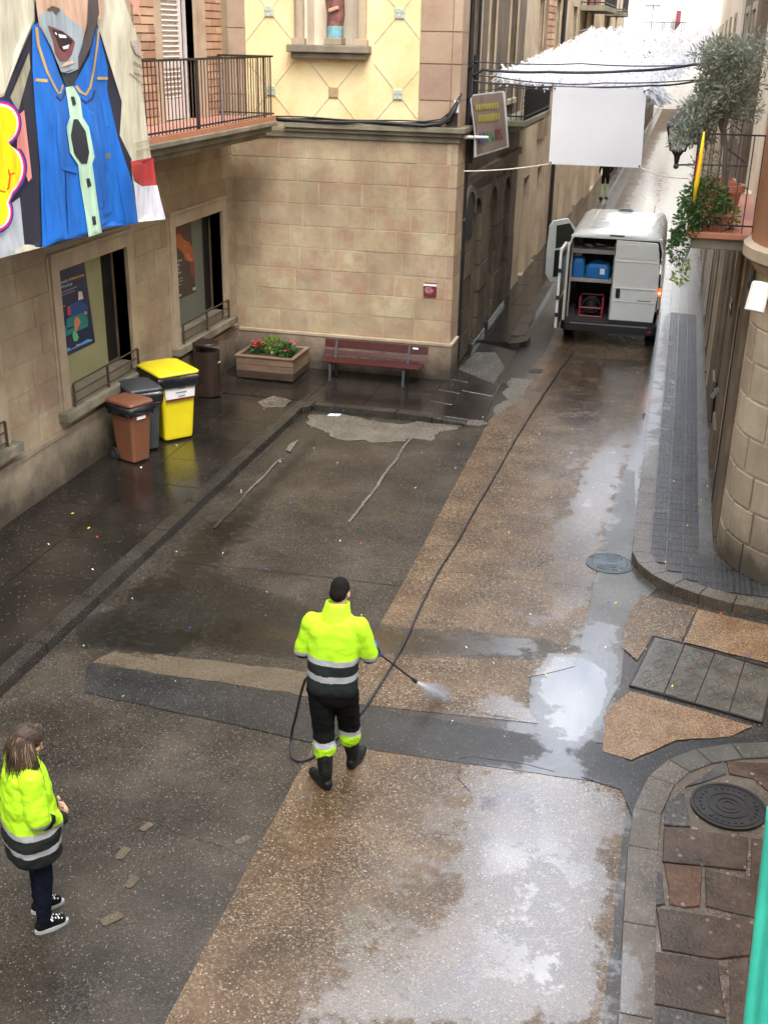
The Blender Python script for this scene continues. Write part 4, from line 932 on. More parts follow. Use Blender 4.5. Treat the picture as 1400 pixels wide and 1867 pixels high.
# end of the street
en = thing('end_house', 'bright sunlit house closing the far end of the street', 'building', (0, 116, 0))
b = MB(); wall_with_holes(b, -25, 30, 0, 22, [(-5.2, -3.8, 6.4, 9), (2.6, 4.0, 6.4, 9), (-1.2, .2, 11, 13)], 116, 8, 'y'); b.build('wall', M['white_r'], en)
for a in (-5.2, 2.6):
    b = MB(); b.box(a, a+1.4, 116.3, 116.4, 6.4, 9); wd = b.build('window', M['shut'], en); b = MB(); b.box(a+.7, a+.76, 116.25, 116.31, 6.4, 9); b.build('mullion', M['frameb'], wd)
b = MB(); b.box(-5.8, -1.3, 115.2, 116, 6.2, 6.4); bo = b.build('balcony', M['ledge'], en)
b = MB()
for k in range(24): b.bar((-5.8+k*.195, 115.25, 6.4), (-5.8+k*.195, 115.25, 7.5), .04)
b.bar((-5.8, 115.25, 7.5), (-1.3, 115.25, 7.5), .06); b.build('railing', M['iron'], bo)
b = MB(); b.box(-3.3, -2.7, 115.4, 115.9, 6.4, 8.2); b.build('laundry', M['white'], en); b = MB(); b.box(-2.3, -1.9, 115.4, 115.9, 6.4, 8.5); b.build('laundry', M['maroon'], en)

# ------------------------------------------------ right side: round stone tower and its house
TX, TY, TR = 2.15, 13.6, 1.2
tw = thing('round_tower', 'rounded corner of a peach rendered building on a base of curved stone blocks', 'building', (TX, TY, 0))
b = MB(); n = 64
def circ(r_, z, n=64, cx=TX, cy=TY): return [Vector((cx+r_*math.cos(2*math.pi*k/n), cy+r_*math.sin(2*math.pi*k/n), z)) for k in range(n)]
b.loft([circ(TR-.025, .05), circ(TR-.025, 3.75)]); b.build('core', M['pointing'], tw, smooth=True)
b = MB(); b.loft([circ(TR+.12, 3.9), circ(TR+.12, 15)]); b.build('peach_wall', M['peach'], tw, smooth=True)
zs = [.10, .50, .92, 1.34, 1.77, 2.20, 2.62, 3.02]
for k in range(7):
    a0 = R(150)+(.13 if k % 2 else 0); a = a0; end = R(305)
    while a < end:
        da = random.uniform(.33, .45); a1 = a+da; rings = []
        zA, zB = zs[k]+.015, zs[k+1]-.015; m_ = 4; g_ = .015; pr_ = random.uniform(-.004, .004)
        def pt(r_, an, z): return Vector((TX+r_*math.cos(an), TY+r_*math.sin(an), z))
        vs = []
        for (r_, e, ez) in ((TR-.05, 0, 0), (TR-.006+pr_, 0, 0), (TR+.004+pr_, .008, .008)):
            for i in range(m_+1):
                an = a+g_+e+(da-2*g_-2*e)*i/m_; vs += [pt(r_, an, zA+ez), pt(r_, an, zB-ez)]
        fs = []; L = (m_+1)*2
        for s in (0, 1):
            o1, o2 = s*L, (s+1)*L
            for i in range(m_): fs += [(o1+2*i, o1+2*i+2, o2+2*i+2, o2+2*i), (o1+2*i+1, o2+2*i+1, o2+2*i+3, o1+2*i+3)]
            fs += [(o1, o2, o2+1, o1+1), (o1+2*m_, o1+2*m_+1, o2+2*m_+1, o2+2*m_)]
        for i in range(m_): fs.append((2*L+2*i, 2*L+2*i+2, 2*L+2*i+3, 2*L+2*i+1))
        b = MB(); b.add(vs, fs); b.build('stone_block', M['towers'], tw); a = a1
b = MB(); b.loft([circ(TR-.04, 3.03), circ(TR+.005, 3.03), circ(TR+.005, 3.6), circ(TR-.04, 3.6)]); b.build('render_band', M['trim'], tw, smooth=False)
b = MB(); b.loft([circ(TR, 3.60), circ(TR+.05, 3.62), circ(TR+.12, 3.72), circ(TR+.20, 3.78), circ(TR+.20, 3.90), circ(TR+.10, 3.95)]); b.build('ring_cornice', M['trim'], tw, smooth=False)
# flat wing behind the tower: wall facing the street (-x)
XR = .95
rh = thing('house', 'peach and tan house right of the alley with a dark doorway under a planted balcony', 'building', (XR+.5, 16, 0))
dA = (15.0, 16.2, .12, 2.9); dB = (17.6, 18.7, .12, 2.7)
b = MB(); wall_with_holes(b, 13.6, 19.6, 0, 3.8, [dA, dB], XR, .5, '-x'); b.build('lower_wall', M['render'], rh)
b = MB(); wall_with_holes(b, 13.6, 19.6, 3.8, 15, [(15.2, 16.4, 3.9, 6.4), (17.6, 18.6, 3.9, 6.4)], XR+.03, .5, '-x'); b.box(XR+.6, 6, 14.5, 19.6, 0, 15); b.build('upper_wall', M['cream'], rh)
b = MB(); b.box(XR-.06, XR, 13.9, 14.95, .1, 3.6); b.box(XR-.05, XR, 16.5, 17.5, .1, 3.5); b.box(XR-.09, XR, 16.55, 17.45, .1, .7); b.box(XR-.05, XR, 18.8, 19.6, .1, 3.5); b.box(XR-.09, XR, 18.8, 19.6, .1, .8); b.build('pilaster', M['dstone2'], rh, bevel=.012)
b = MB(); b.box(XR+.34, XR+.4, 15.0, 16.45, .12, 2.9); dd = b.build('door', M['dark'], rh)
b = MB(); b.box(XR-.07, XR+.3, 15.02, 15.07, .14, 2.85); b.build('door_leaf', M['iron'], rh)
b = MB(); b.bar((XR-.22, 15.0, 1.75), (XR-.22, 14.82, 1.75), .03); b.bar((XR-.26, 14.86, 1.68), (XR-.18, 14.86, 1.82), .05); b.build('door_handle', M['steel'], rh)
b = MB(); b.box(XR+.2, XR+.26, 17.6, 18.7, .12, 2.7); b.box(XR-.05, XR+.2, 17.62, 17.68, .14, 2.6); b.build('grey_door', plain('door_grey', (.10, .11, .11), .5), rh)
b = MB(); b.box(XR-.075, XR-.05, 16.8, 17.2, 2.35, 2.55); b.build('vent', M['gutter'], rh)
b = MB(); b.box(XR-.08, XR-.076, 16.8, 17.2, 2.38, 2.40); b.box(XR-.08, XR-.076, 16.8, 17.2, 2.50, 2.52); b.build('vent_slot', M['dark'], rh)
# planted balcony
bz2 = 3.92
b = MB(); b.box(.12, XR+.1, 14.0, 18.0, bz2-.07, bz2); bo = b.build('balcony', M['terr'], rh, bevel=.008)
b = MB(); b.box(.18, XR+.1, 14.06, 17.95, bz2-.20, bz2-.07); b.build('slab', M['ledge'], bo, bevel=.012)
bb = None
def bal_at(x, y):
    global bb
    if bb is None: q_ = MB(); q_.bar((0, 0, bz2), (0, 0, bz2+1.1), .014); bb = q_.build('baluster', M['rust'], bo, world=False); s = bb
    else: s = bb.copy(); C.objects.link(s); s.parent = bo
    s.location = Vector((x, y, 0))-ORG[rh.name][0]
for x in [.15+.117*i for i in range(7)]: bal_at(x, 14.05); bal_at(x, 17.9)
y = 14.17
while y < 17.9: bal_at(.15, y); y += .125
b = MB()
for z in (bz2+.09, bz2+1.1):
    b.bar((.15, 14.05, z), (XR, 14.05, z), .03, .018); b.bar((.15, 14.05, z), (.15, 17.9, z), .03, .018); b.bar((.15, 17.9, z), (XR, 17.9, z), .03, .018)
b.build('handrail', M['iron'], bo)
# further houses on the right
def facadeR(name, label, y0, y1, face, H, mat, wins, face2=None):
    t = thing(name, label, 'building', (face+1, y0, 0))
    b = MB(); wall_with_holes(b, y0, y1, 0, H, wins, face, .4, '-x'); b.box(face+.42, face+5, y0+.02, y1-.02, 0, H-.1); b.build('wall', M[mat], t)
    for a, c, p, q_ in wins:
        b = MB(); b.box(face-.03, face+.02, a-.1, a, p, q_); b.box(face-.03, face+.02, c, c+.1, p, q_); b.box(face-.04, face+.02, a-.1, c+.1, q_, q_+.12); wf = b.build('window', M['trim'], t)
        b = MB(); b.box(face+.3, face+.32, a, c, p, q_); b.build('pane', M['glass'], wf)
        b = MB(); b.box(face+.25, face+.29, (a+c)/2-.04, (a+c)/2+.04, p, q_); b.build('frame', M['frameb'], wf)
    return t
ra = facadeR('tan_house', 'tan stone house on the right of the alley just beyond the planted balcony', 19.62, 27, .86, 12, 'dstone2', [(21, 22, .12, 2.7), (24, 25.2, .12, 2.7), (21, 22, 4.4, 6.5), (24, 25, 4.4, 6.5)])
rb_ = facadeR('cream_side_house', 'cream house on the right side midway up the alley', 27.02, 45, .80, 12, 'cream', [(30, 31.2, .12, 2.7), (36, 37.2, .12, 2.7), (30, 31, 4.4, 6.5), (35, 36, 4.4, 6.5), (40, 41, 4.4, 6.5)])
balcony(rb_, .80, 29.5, 31.8, 4.3, .6, -1); balcony(rb_, .80, 39, 42, 4.3, .6, -1)
rc_ = facadeR('pale_side_house', 'pale house at the far right end of the alley', 45.02, 112, .85, 11, 'cream', [(50+i*6, 51.2+i*6, 4.4, 6.5) for i in range(6)])
balcony(rc_, .85, 55, 60, 4.3, .7, -1)
# stone chamfer strip at the foot of the right wall

# ------------------------------------------------ the square's unseen houses; those behind added to cut skylight on the walls
nh = thing('near_house', 'tall cream house on the right of the square beside the corner flagstones', 'building', (3, 0, 0))
b = MB(); wall_with_holes(b, -14, 8.6, 0, 14, [(-9, -7.8, 4, 6.4), (-4, -2.8, 4, 6.4), (4.5, 5.7, .2, 2.8), (4.5, 5.7, 8, 10.4), (-4, -2.8, 8, 10.4)], 1.9, .4, '-x'); b.box(2.32, 12, -14, 8.58, 0, 14); b.build('wall', M['cream'], nh)
bh = thing('unseen_rear_house', 'unseen rendered house added behind the viewpoint to shade the square', 'building', (-4, -14, 0))
b = MB(); b.box(-16, 12, -22, -14.02, 0, 14); b.build('wall', M['render'], bh)
lh = thing('unseen_side_house', 'unseen rendered house added on the left behind the viewpoint to shade the square', 'building', (-10, -8, 0))
b = MB(); b.box(-16, WL-.03, -14, -.02, 0, 14); b.build('wall', M['render'], lh)
# ================================================================== OBJECTS
# ---- wheelie bins
def rrect(cx, cy, hx, hy, r_, z, n=4, taperx=0):
    P = []
    for qx, qy, a0 in ((1, 1, 0), (-1, 1, 90), (-1, -1, 180), (1, -1, 270)):
        for k in range(n+1):
            a = R(a0+90*k/n); P.append(Vector((cx+qx*(hx-r_)+r_*math.cos(a), cy+qy*(hy-r_)+r_*math.sin(a), z)))
    return P
def wheelie(label, loc, rz, mat, lidmat, bagskirt=.17, H=1.0, S=1.0, stick=False, dent=0):
    t = thing('wheelie_bin', label, 'wheelie bin', loc, rz, 'wheelie bins by the wall')
    w_ = .27*S; d = .33*S
    def B(b, name, m_, p=t, **k): return b.build(name, m_, p, world=False, **k)
    b = MB(); b.loft([rrect(0, 0, w_*.78, d*.72, .05, .03), rrect(0, 0, w_*.80, d*.74, .05, .06), rrect(0, .0, w_*.97, d*.95, .05, H*.9), rrect(0, 0, w_*1.02, d*1.0, .05, H*.93), rrect(0, 0, w_*1.02, d, .05, H*.97)], cap=True); B(b, 'body', mat, smooth=False, bevel=.006)
    b = MB()   # front panel ribs
    b.obox((0, -d*.86, H*.25), (w_*.5, 0, 0), (0, .012, 0), (0, -.02, H*.15)); 
    b = MB(); lz = H*.975
    b.loft([rrect(0, .01, w_*1.13, d*1.12, .07, lz), rrect(0, .01, w_*1.14, d*1.13, .07, lz+.025), rrect(0, .01, w_*1.08, d*1.07, .07, lz+.045), rrect(0, .01, w_*.8, d*.8, .07, lz+.07)]); b.bar((-w_*.8, d*1.16, lz+.03), (w_*.8, d*1.16, lz+.03), .035); lid = B(b, 'lid', lidmat, smooth=False, bevel=.006)
    b = MB(); n = 48; rings = []   # the rubbish bag folded over the rim
    for j, (f_, zz) in enumerate(((1.02, lz-.005), (1.12, lz-.02), (1.15, lz-.07), (1.13, lz-bagskirt*.8), (1.08, lz-bagskirt), (1.01, lz-bagskirt*.9))):
        ring = rrect(0, 0, w_*f_, d*f_, .06, zz, 11); rr = []
        for k, p in enumerate(ring):
            q_ = noise.noise(Vector((k*.55, j*.5, loc[1]*3)))*.022*(j > 0); s = 1+q_/w_; rr.append(Vector((p.x*s, p.y*s, p.z+(noise.noise(Vector((k*.4, 9, loc[0])))*.045 if j > 2 else 0))))
        rings.append(rr)
    b.loft(rings, cap=False); B(b, 'rubbish_bag', M['bag'], smooth=True)
    for s in (-1, 1):
        b = MB(); b.tube([(s*(w_*.78-.0), d*.80, .10), (s*(w_*.78+.05), d*.80, .10)], .10, 20); wh = B(b, 'wheel', M['rubber'], bevel=.01)
        b = MB(); b.tube([(s*(w_*.78-.005), d*.80, .10), (s*(w_*.78+.055), d*.80, .10)], .05, 14); B(b, 'hub', M['bingrey'], wh)
    return t, B, w_, d, H
PZ = .118
t, B, w_, d, H = wheelie('yellow wheelie bin with a white notice on its side beside the wall', (-7.34, 15.45, PZ), R(50), M['yel'], M['yel'], .19, 1.10, 1.12)
# notice on the front face of the bin (built on +x, turned a quarter)
B0 = B
def B(b, name, m_, p=t, **k):
    b.v = [Vector((v.y, -v.x*d/w_-.006, v.z)) for v in b.v]; return B0(b, name, m_, p, **k)
b = MB(); x = w_*.955; b.add([(x-.0, -d*.62, .62*H), (x-.0, d*.66, .62*H), (x+.020, d*.70, .83*H), (x+.020, -d*.68, .83*H)], [(0, 1, 2, 3)]); nb = B(b, 'notice', M['white'], recalc=False)
nb.modifiers.new('s', 'SOLIDIFY').thickness = .004
b = MB(); b.add([(x+.004, -d*.62, .62*H), (x+.004, d*.66, .62*H), (x+.008, d*.665, .647*H), (x+.008, -d*.63, .647*H)], [(0, 1, 2, 3)]); B(b, 'notice_border', M['maroon'], nb, recalc=False)
b = MB()
for zz, a, c in ((.80, -.1, .25), (.735, -.2, .3), (.68, -.08, .22)):
    for k in range(7):
        u0 = a+(c-a)*k/7; b.add([(x+.010+(zz-.62)*.095, d*u0, (zz-.010)*H), (x+.010+(zz-.62)*.095, d*(u0+(c-a)/9), (zz-.010)*H), (x+.012+(zz-.62)*.095, d*(u0+(c-a)/9), (zz+.006)*H), (x+.012+(zz-.62)*.095, d*u0, (zz+.006)*H)], [(0, 1, 2, 3)])
B(b, 'lettering', M['castblue'], nb, recalc=False)
B = B0
wheelie('dark grey wheelie bin standing between the brown bin and the yellow bin', (-7.52, 14.82, PZ), R(44), M['bingrey'], M['bingrey'], .18, .98, .86)
t, B, w_, d, H = wheelie('small brown wheelie bin with black wheels in front of the dark grey bin', (-7.42, 14.28, PZ), R(68), M['binbrown'], M['binbrown'], .14, .92, .76)
b = MB(); b.box(-.1, .06, -d*1.00, -d*.93, .75*H, .80*H); B(b, 'paper_tag', M['white'])
# ---- litter bin
lb = thing('litter_bin', 'tall brown half round litter bin between the two barred windows and the planter', 'litter bin', (-7.62, 17.55, PZ))
lx, ly = -7.60, 17.62
def dshape(r_, z, z2=None, n=14):
    P = []
    for k in range(n+1):
        a = R(-100+200*k/n); P.append(Vector((lx+r_*math.cos(a), ly+r_*1.02*math.sin(a), z)))
    P += [Vector((lx-.17, ly+r_*1.0, z)), Vector((lx-.17, ly-r_*1.0, z))]; return P
b = MB(); b.loft([dshape(.19, PZ+.02), dshape(.20, PZ+.80)], cap=True); b.build('body', M['litbin'], lb)
b = MB(); b.box(lx-.20, lx-.15, ly-.21, ly+.21, PZ, PZ+.98); b.loft([dshape(.205, PZ+.92), dshape(.19, PZ+.96)]); b.build('back_plate', M['litbin'], lb, bevel=.01)
b = MB(); b.loft([dshape(.185, PZ+.801), dshape(.185, PZ+.805)]); b.build('opening', M['dark'], lb)
b = MB(); b.obox((lx+.21, ly-.02, PZ+.62), (.004, 0, 0), (0, .04, 0), (0, 0, .008)); b.build('badge', M['white'], lb)
# ---- planter box
A = gp(443, 695, PZ); B_ = gp(562, 700, PZ)
pl = thing('planter', 'rustic wooden planter box of red flowers against the stone wall', 'planter', (-6.9, 19.2, PZ))
px0, px1, py0, py1 = -7.55, -6.45, 18.75, 19.68
for k, (z0, z1) in enumerate(((.02, .155), (.155, .285), (.285, .42))):
    m_ = M['plantd'] if k == 0 else M['plantw']
    for (a, c, d_, e) in ((px0, px1, py0, py0+.05), (px0, px1, py1-.05, py1), (px0, px0+.05, py0+.05, py1-.05), (px1-.05, px1, py0+.05, py1-.05)):
        b = MB(); b.box(a+(.004 if k else 0), c, d_, e, PZ+z0+.004, PZ+z1-.004); b.build('plank', m_, pl, bevel=.007)
b = MB()
for (a, c, d_, e) in ((px0-.02, px1+.02, py0-.02, py0+.06), (px0-.02, px1+.02, py1-.06, py1+.02), (px0-.02, px0+.06, py0+.06, py1-.06), (px1-.06, px1+.02, py0+.06, py1-.06)): b.box(a, c, d_, e, PZ+.42, PZ+.45)
b.build('rim', M['plantw'], pl, bevel=.006)
b = MB(); vs, fs = sheet_mesh([(px0+.05, py0+.05), (px1-.05, py0+.05), (px1-.05, py1-.05), (px0+.05, py1-.05)], .07, lambda x, y: Vector((x, y, PZ+.38+.03*noise.noise(Vector((x*5, y*5, 1)))))); b.add(vs, fs); b.build('soil', M['soil'], pl, smooth=True)
def leafcloud(b, c, rad, n, L, W, mi=0, up=.2, hollow=.3, droop=0, dirs=None, squash=1):
    for _ in range(n):
        d_ = Vector((random.gauss(0, 1), random.gauss(0, 1), random.gauss(0, 1))).normalized(); r_ = (hollow+(1-hollow)*random.random()**.5)
        p = Vector((c[0]+d_.x*rad[0]*r_, c[1]+d_.y*rad[1]*r_, c[2]+d_.z*rad[2]*r_)); e = (d_+Vector((random.gauss(0, .6), random.gauss(0, .6), random.gauss(up, .6)))).normalized(); s = e.cross(Vector((random.gauss(0, 1), random.gauss(0, 1), random.gauss(0, 1)))).normalized()
        l, w2 = L*random.uniform(.6, 1.3), W*random.uniform(.6, 1.2)
        b.add([p, p+e*l*.5+s*w2*.5, p+e*l, p+e*l*.5-s*w2*.5], [(0, 1, 2, 3)], mi)
def plant(name, label, base, blobs, L, W, mats, cat='plant', group=None, stem=True, flowers=None):
    t = thing(name, label, cat, base, 0, group)
    if stem:
        b = MB()
        for (c, rad, n, mi) in blobs:
            for k in range(3): b.tube([base, Vector(base).lerp(Vector(c), .5)+Vector((random.gauss(0, .02), random.gauss(0, .02), .02)), Vector(c)+Vector((random.gauss(0, rad[0]*.4), random.gauss(0, rad[1]*.4), 0))], [.006, .005, .003], 5)
        b.build('stem', M['leafg'], t)
    b = MB()
    for (c, rad, n, mi) in blobs: leafcloud(b, c, rad, n, L, W, mi)
    b.build('foliage', mats, t, recalc=False)
    if flowers:
        b = MB()
        for (c, rad, n) in flowers:
            for _ in range(n):
                p = Vector((c[0]+random.gauss(0, rad), c[1]+random.gauss(0, rad), c[2]+random.gauss(0, rad*.6)))
                for k in range(5):
                    a = 2*math.pi*k/5; b.add([p, p+Vector((.03*math.cos(a), .03*math.sin(a), .012)), p+Vector((.036*math.cos(a+.5), .036*math.sin(a+.5), .02)), p+Vector((.028*math.cos(a+1), .028*math.sin(a+1), .012))], [(0, 1, 2, 3)])
        b.build('flower', M['petal'], t, recalc=False)
    return t
M['petal'] = plain('petal_red', (.62, .03, .07), .5)
zt = PZ+.38
plant('flowering_plant', 'pink red flowering plant at the left end of the wooden planter', (-7.3, 19.25, zt), [((-7.3, 19.25, zt+.1), (.14, .14, .1), 130, 0)], .07, .05, [M['leafg']], flowers=[((-7.3, 19.2, zt+.2), .06, 16)])
plant('leafy_plant', 'lime green leafy plant in the middle of the wooden planter', (-7.02, 19.3, zt), [((-7.02, 19.3, zt+.14), (.18, .14, .15), 260, 0)], .09, .035, [M['leafy']])
plant('flowering_plant', 'dark green plant with small red blooms at the right end of the wooden planter', (-6.7, 19.2, zt), [((-6.72, 19.2, zt+.1), (.19, .17, .13), 320, 0)], .07, .055, [M['leafg']], flowers=[((-6.62, 19.15, zt+.2), .1, 7)])
# ---- bench
bn = thing('bench', 'maroon slatted park bench with dark metal legs against the stone wall', 'bench', (-5.1, 19.4, PZ))
bxa, bxb = -6.08, -4.13
for k, (y, z, hy, hz) in enumerate(((19.55, .60, .018, .075), (19.50, .445, .018, .04))):
    b = MB(); b.obox(((bxa+bxb)/2, y, PZ+z), ((bxb-bxa)/2, 0, 0), (0, hy, -.004), (0, .02, hz)); b.build('back_slat', M['benchred'], bn, bevel=.008)
for k in range(4):
    y = 19.08+k*.115; b = MB(); b.box(bxa+.06, bxb-.06, y, y+.095, PZ+.345-.006*k, PZ+.38-.006*k); b.build('seat_slat', M['benchred'], bn, bevel=.008)
for x in (-5.86, -4.48):
    b = MB(); b.bar((x, 19.10, PZ), (x, 19.12, PZ+.325), .045); b.bar((x, 19.12, PZ+.325), (x, 19.46, PZ+.31), .045); b.bar((x, 19.46, PZ+.31), (x, 19.56, PZ+.65), .045); b.bar((x, 19.46, PZ+.31), (x, 19.52, PZ), .045); b.build('leg', M['benchleg'], bn, bevel=.006)
b = MB(); b.obox((-4.36, 19.527, PZ+.63), (.05, 0, 0), (0, .003, 0), (0, .004, .014)); b.build('sticker', M['white'], bn)
# ---- posters behind the left windows (flat prints in real glass recesses)
def print_on(name, label, quad, layers, X=WL-.165, cat='poster'):
    """quad: photo px of the sheet corners; layers: (material, [px polygon])"""
    c = wp(*quad[0], 0, X); t = thing(name, label, cat, tuple(c))
    b = MB(); q_ = [wp(x, y, 0, X) for x, y in quad]; b.add(q_+[p-Vector((.006, 0, 0)) for p in q_], [(0, 1, 2, 3), (7, 6, 5, 4), (0, 4, 5, 1), (1, 5, 6, 2), (2, 6, 7, 3), (3, 7, 4, 0)]); sh_ = b.build('sheet', layers[0], t)
    for k, (m_, polys) in enumerate(layers[1:]):
        b = MB()
        for P in polys:
            n = len(P); b.add([wp(x, y, 0, X+.002+.0006*k) for x, y in P], [tuple(range(n))])
        b.build('print', m_, t, recalc=True)
    return t
def q5(pts, ox, oy, s): return [(ox+x/s, oy+y/s) for x, y in pts]
s = 934/100
def pa(*polys): return [q5(P, 85, 460, s) for P in polys]
words = []
def wordline(x0, y0, x1, y1, h, n, gap=.25):
    out = []
    for k in range(n):
        a = (k+.0)/n; c = (k+1-gap)/n; sk = random.uniform(.7, 1)
        out.append([(x0+(x1-x0)*a, y0+(y1-y0)*a), (x0+(x1-x0)*c, y0+(y1-y0)*c), (x0+(x1-x0)*c, y0+(y1-y0)*c-h*sk), (x0+(x1-x0)*a, y0+(y1-y0)*a-h*sk)])
    return out
print_on('window_poster', 'dark blue poster with lamp and seated figure in the window above the bins', q5([(60, 235), (630, 50), (835, 1535), (270, 1810)], 85, 460, s), [
    flat('poster_navy', (.012, .020, .075), .4),
    (flat('poster_glow', (.025, .075, .25)), pa([(380, 900), (560, 820), (700, 900), (720, 1050), (400, 1120)])),
    (flat('poster_grey', (.32, .35, .42)), pa([(95, 280), (210, 245), (205, 275), (110, 320)], *wordline(140, 575, 370, 505, 55, 6), *wordline(150, 650, 450, 555, 50, 7), *wordline(170, 735, 530, 590, 22, 12), *wordline(180, 775, 490, 655, 20, 10), *wordline(180, 955, 330, 915, 22, 4))),
    (flat('poster_ochre', (.5, .28, .05)), pa(*wordline(385, 490, 660, 400, 45, 6), [(640, 1010), (690, 1000), (700, 1050), (650, 1060)])),
    (flat('poster_teal', (.02, .22, .22)), pa([(285, 1290), (345, 1245), (360, 1320), (470, 1280), (700, 1180), (720, 1260), (580, 1320), (330, 1440)], [(340, 1140), (600, 1030), (700, 1080), (715, 1200), (360, 1290)])),
    (flat('poster_orange', (.62, .22, .10)), pa([(490, 1110), (545, 1100), (590, 1190), (550, 1260), (520, 1350), (480, 1330), (475, 1200)])),
    (flat('poster_red', (.50, .07, .06)), pa([(355, 930), (410, 915), (420, 1060), (365, 1080)])),
    (flat('poster_mint', (.12, .50, .24)), pa([(465, 1330), (520, 1370), (555, 1450), (520, 1515), (470, 1515), (445, 1430)])),
    (flat('poster_lampshade', (.66, .58, .48)), pa([(545, 670), (605, 665), (635, 790), (545, 820)], [(520, 1570), (580, 1555), (570, 1575), (510, 1590)])),
    (flat('poster_sky', (.10, .34, .75)), pa([(330, 1640), (400, 1620), (410, 1655), (700, 1480), (780, 1485), (790, 1500), (560, 1600), (320, 1710)]))])
def pb(*polys): return [q5(P, 310, 380, 934/90) for P in polys]
print_on('window_poster', 'dark brown and orange poster in the far barred window above the litter bin', q5([(20, 310), (390, 190), (490, 1580), (130, 1740)], 310, 380, 934/90), [
    flat('poster_umber', (.035, .020, .018), .4),
    (flat('poster_flame', (.36, .10, .03)), pb([(60, 500), (200, 480), (270, 590), (370, 640), (430, 760), (455, 1000), (400, 1010), (300, 980), (240, 820), (90, 700)])),
    (flat('poster_ember', (.20, .045, .03)), pb([(40, 380), (240, 340), (270, 440), (60, 500)], [(380, 1010), (460, 1000), (480, 1260), (400, 1290)])),
    (flat('poster_glow2', (.5, .2, .08)), pb([(310, 870), (360, 860), (370, 920), (430, 960), (430, 1000), (370, 990)], [(270, 700), (310, 690), (320, 710), (280, 720)])),
    (flat('poster_text', (.42, .38, .36)), pb(*wordline(75, 1030, 240, 990, 35, 4), *wordline(80, 1115, 190, 1085, 45, 3), *wordline(90, 1190, 180, 1165, 45, 3), *wordline(100, 1265, 220, 1225, 50, 4), *wordline(80, 860, 130, 845, 35, 2), *wordline(110, 1360, 250, 1320, 20, 6), *wordline(115, 1410, 250, 1370, 20, 6), *wordline(115, 1470, 215, 1440, 22, 4), [(430, 1500), (490, 1480), (490, 1540), (435, 1555)], [(135, 1640), (220, 1615), (220, 1650), (145, 1690)]))])
# ---- the giant printed banner hung on the balcony railing
BXp = -6.84
bnr = thing('printed_banner', 'giant fabric banner printed with a figure in a blue dress hanging over the balcony railing', 'banner', tuple(wp(150, 200, 0, BXp)))
def wav(y, z): return .045*math.sin(y*2.1+z*.5)+.026*math.sin(y*6.3-z*.6)+.012*math.sin(z*4+y*1.1)
def fabric(name, mat, pxpoly, layer, step=.045, amp=0, s=1167/300, parent=bnr):
    P = [(x/s, y/s) for x, y in pxpoly]; W_ = [wp(x, y, 0, BXp) for x, y in P]; poly = [(p.y, p.z) for p in W_]
    if amp: poly = rough(poly, amp, .06, layer)
    vs, fs = sheet_mesh(poly, step, lambda u, v: Vector((BXp+wav(u, v)+layer*.0055, u, v)))
    b = MB(); b.add(vs, fs); o_ = b.build(name, mat, parent, smooth=True, recalc=False)
    if o_.data.polygons[0].normal.x < 0: o_.data.flip_normals()
    return o_
beige = flat('print_beige', (.52, .49, .36)); 
sh_ = fabric('cloth', beige, [(-700, -700), (560, -700), (860, 0), (920, 200), (980, 320), (1010, 640), (1055, 1040), (1095, 1310), (1147, 1553), (990, 1577), (740, 1645), (280, 1755), (0, 1832), (-700, 2020)], 0, .06)
fabric('print_dark', flat('print_black', (.018, .018, .03)), [(200, -700), (720, -700), (710, 170), (870, 720), (860, 960), (925, 1130), (920, 1150), (990, 1578), (400, 1726), (190, 1780), (0, 1832), (-700, 2010), (-700, 900), (0, 680), (225, 150)], 1)
fabric('print_beige_sleeve', beige, [(-700, -700), (200, -700), (215, 130), (0, 660), (-700, 900)], 2)
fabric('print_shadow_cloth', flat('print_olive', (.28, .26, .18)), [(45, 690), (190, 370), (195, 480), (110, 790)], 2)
fabric('print_grey_sleeve', flat('print_pale_grey', (.46, .50, .52)), [(0, 1640), (90, 1440), (150, 1400), (185, 1780), (0, 1832), (-300, 1905), (-300, 1700)], 2)
fabric('print_blue_dress', flat('print_blue', (.006, .13, .50)), [(205, 180), (240, 160), (330, 330), (430, 540), (470, 570), (560, 560), (640, 400), (700, 180), (790, 480), (790, 640), (850, 1000), (930, 1290), (990, 1578), (740, 1645), (280, 1756), (260, 1200), (215, 760), (205, 500)], 3)
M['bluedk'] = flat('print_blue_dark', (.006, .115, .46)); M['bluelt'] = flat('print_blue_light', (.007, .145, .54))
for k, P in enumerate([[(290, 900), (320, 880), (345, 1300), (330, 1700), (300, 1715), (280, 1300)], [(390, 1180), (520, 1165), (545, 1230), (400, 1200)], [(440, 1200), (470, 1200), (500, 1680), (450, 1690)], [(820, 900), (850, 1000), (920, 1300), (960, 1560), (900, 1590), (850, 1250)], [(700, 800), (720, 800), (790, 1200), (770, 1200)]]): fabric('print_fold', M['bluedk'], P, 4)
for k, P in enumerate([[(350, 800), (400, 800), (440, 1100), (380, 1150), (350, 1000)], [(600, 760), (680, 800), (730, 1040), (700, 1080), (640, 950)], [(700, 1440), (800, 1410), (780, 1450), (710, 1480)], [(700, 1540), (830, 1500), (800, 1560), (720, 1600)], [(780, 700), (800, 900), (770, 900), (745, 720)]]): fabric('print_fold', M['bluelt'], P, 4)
gold = flat('print_gold', (.50, .33, .10))
def stroke(pts, w_):
    L, Q = [], []
    for i, p in enumerate(pts):
        a = Vector(pts[max(i-1, 0)]); c = Vector(pts[min(i+1, len(pts)-1)]); d_ = (c-a).normalized(); L.append((p[0]-d_.y*w_, p[1]+d_.x*w_)); Q.append((p[0]+d_.y*w_, p[1]-d_.x*w_))
    return L+Q[::-1]
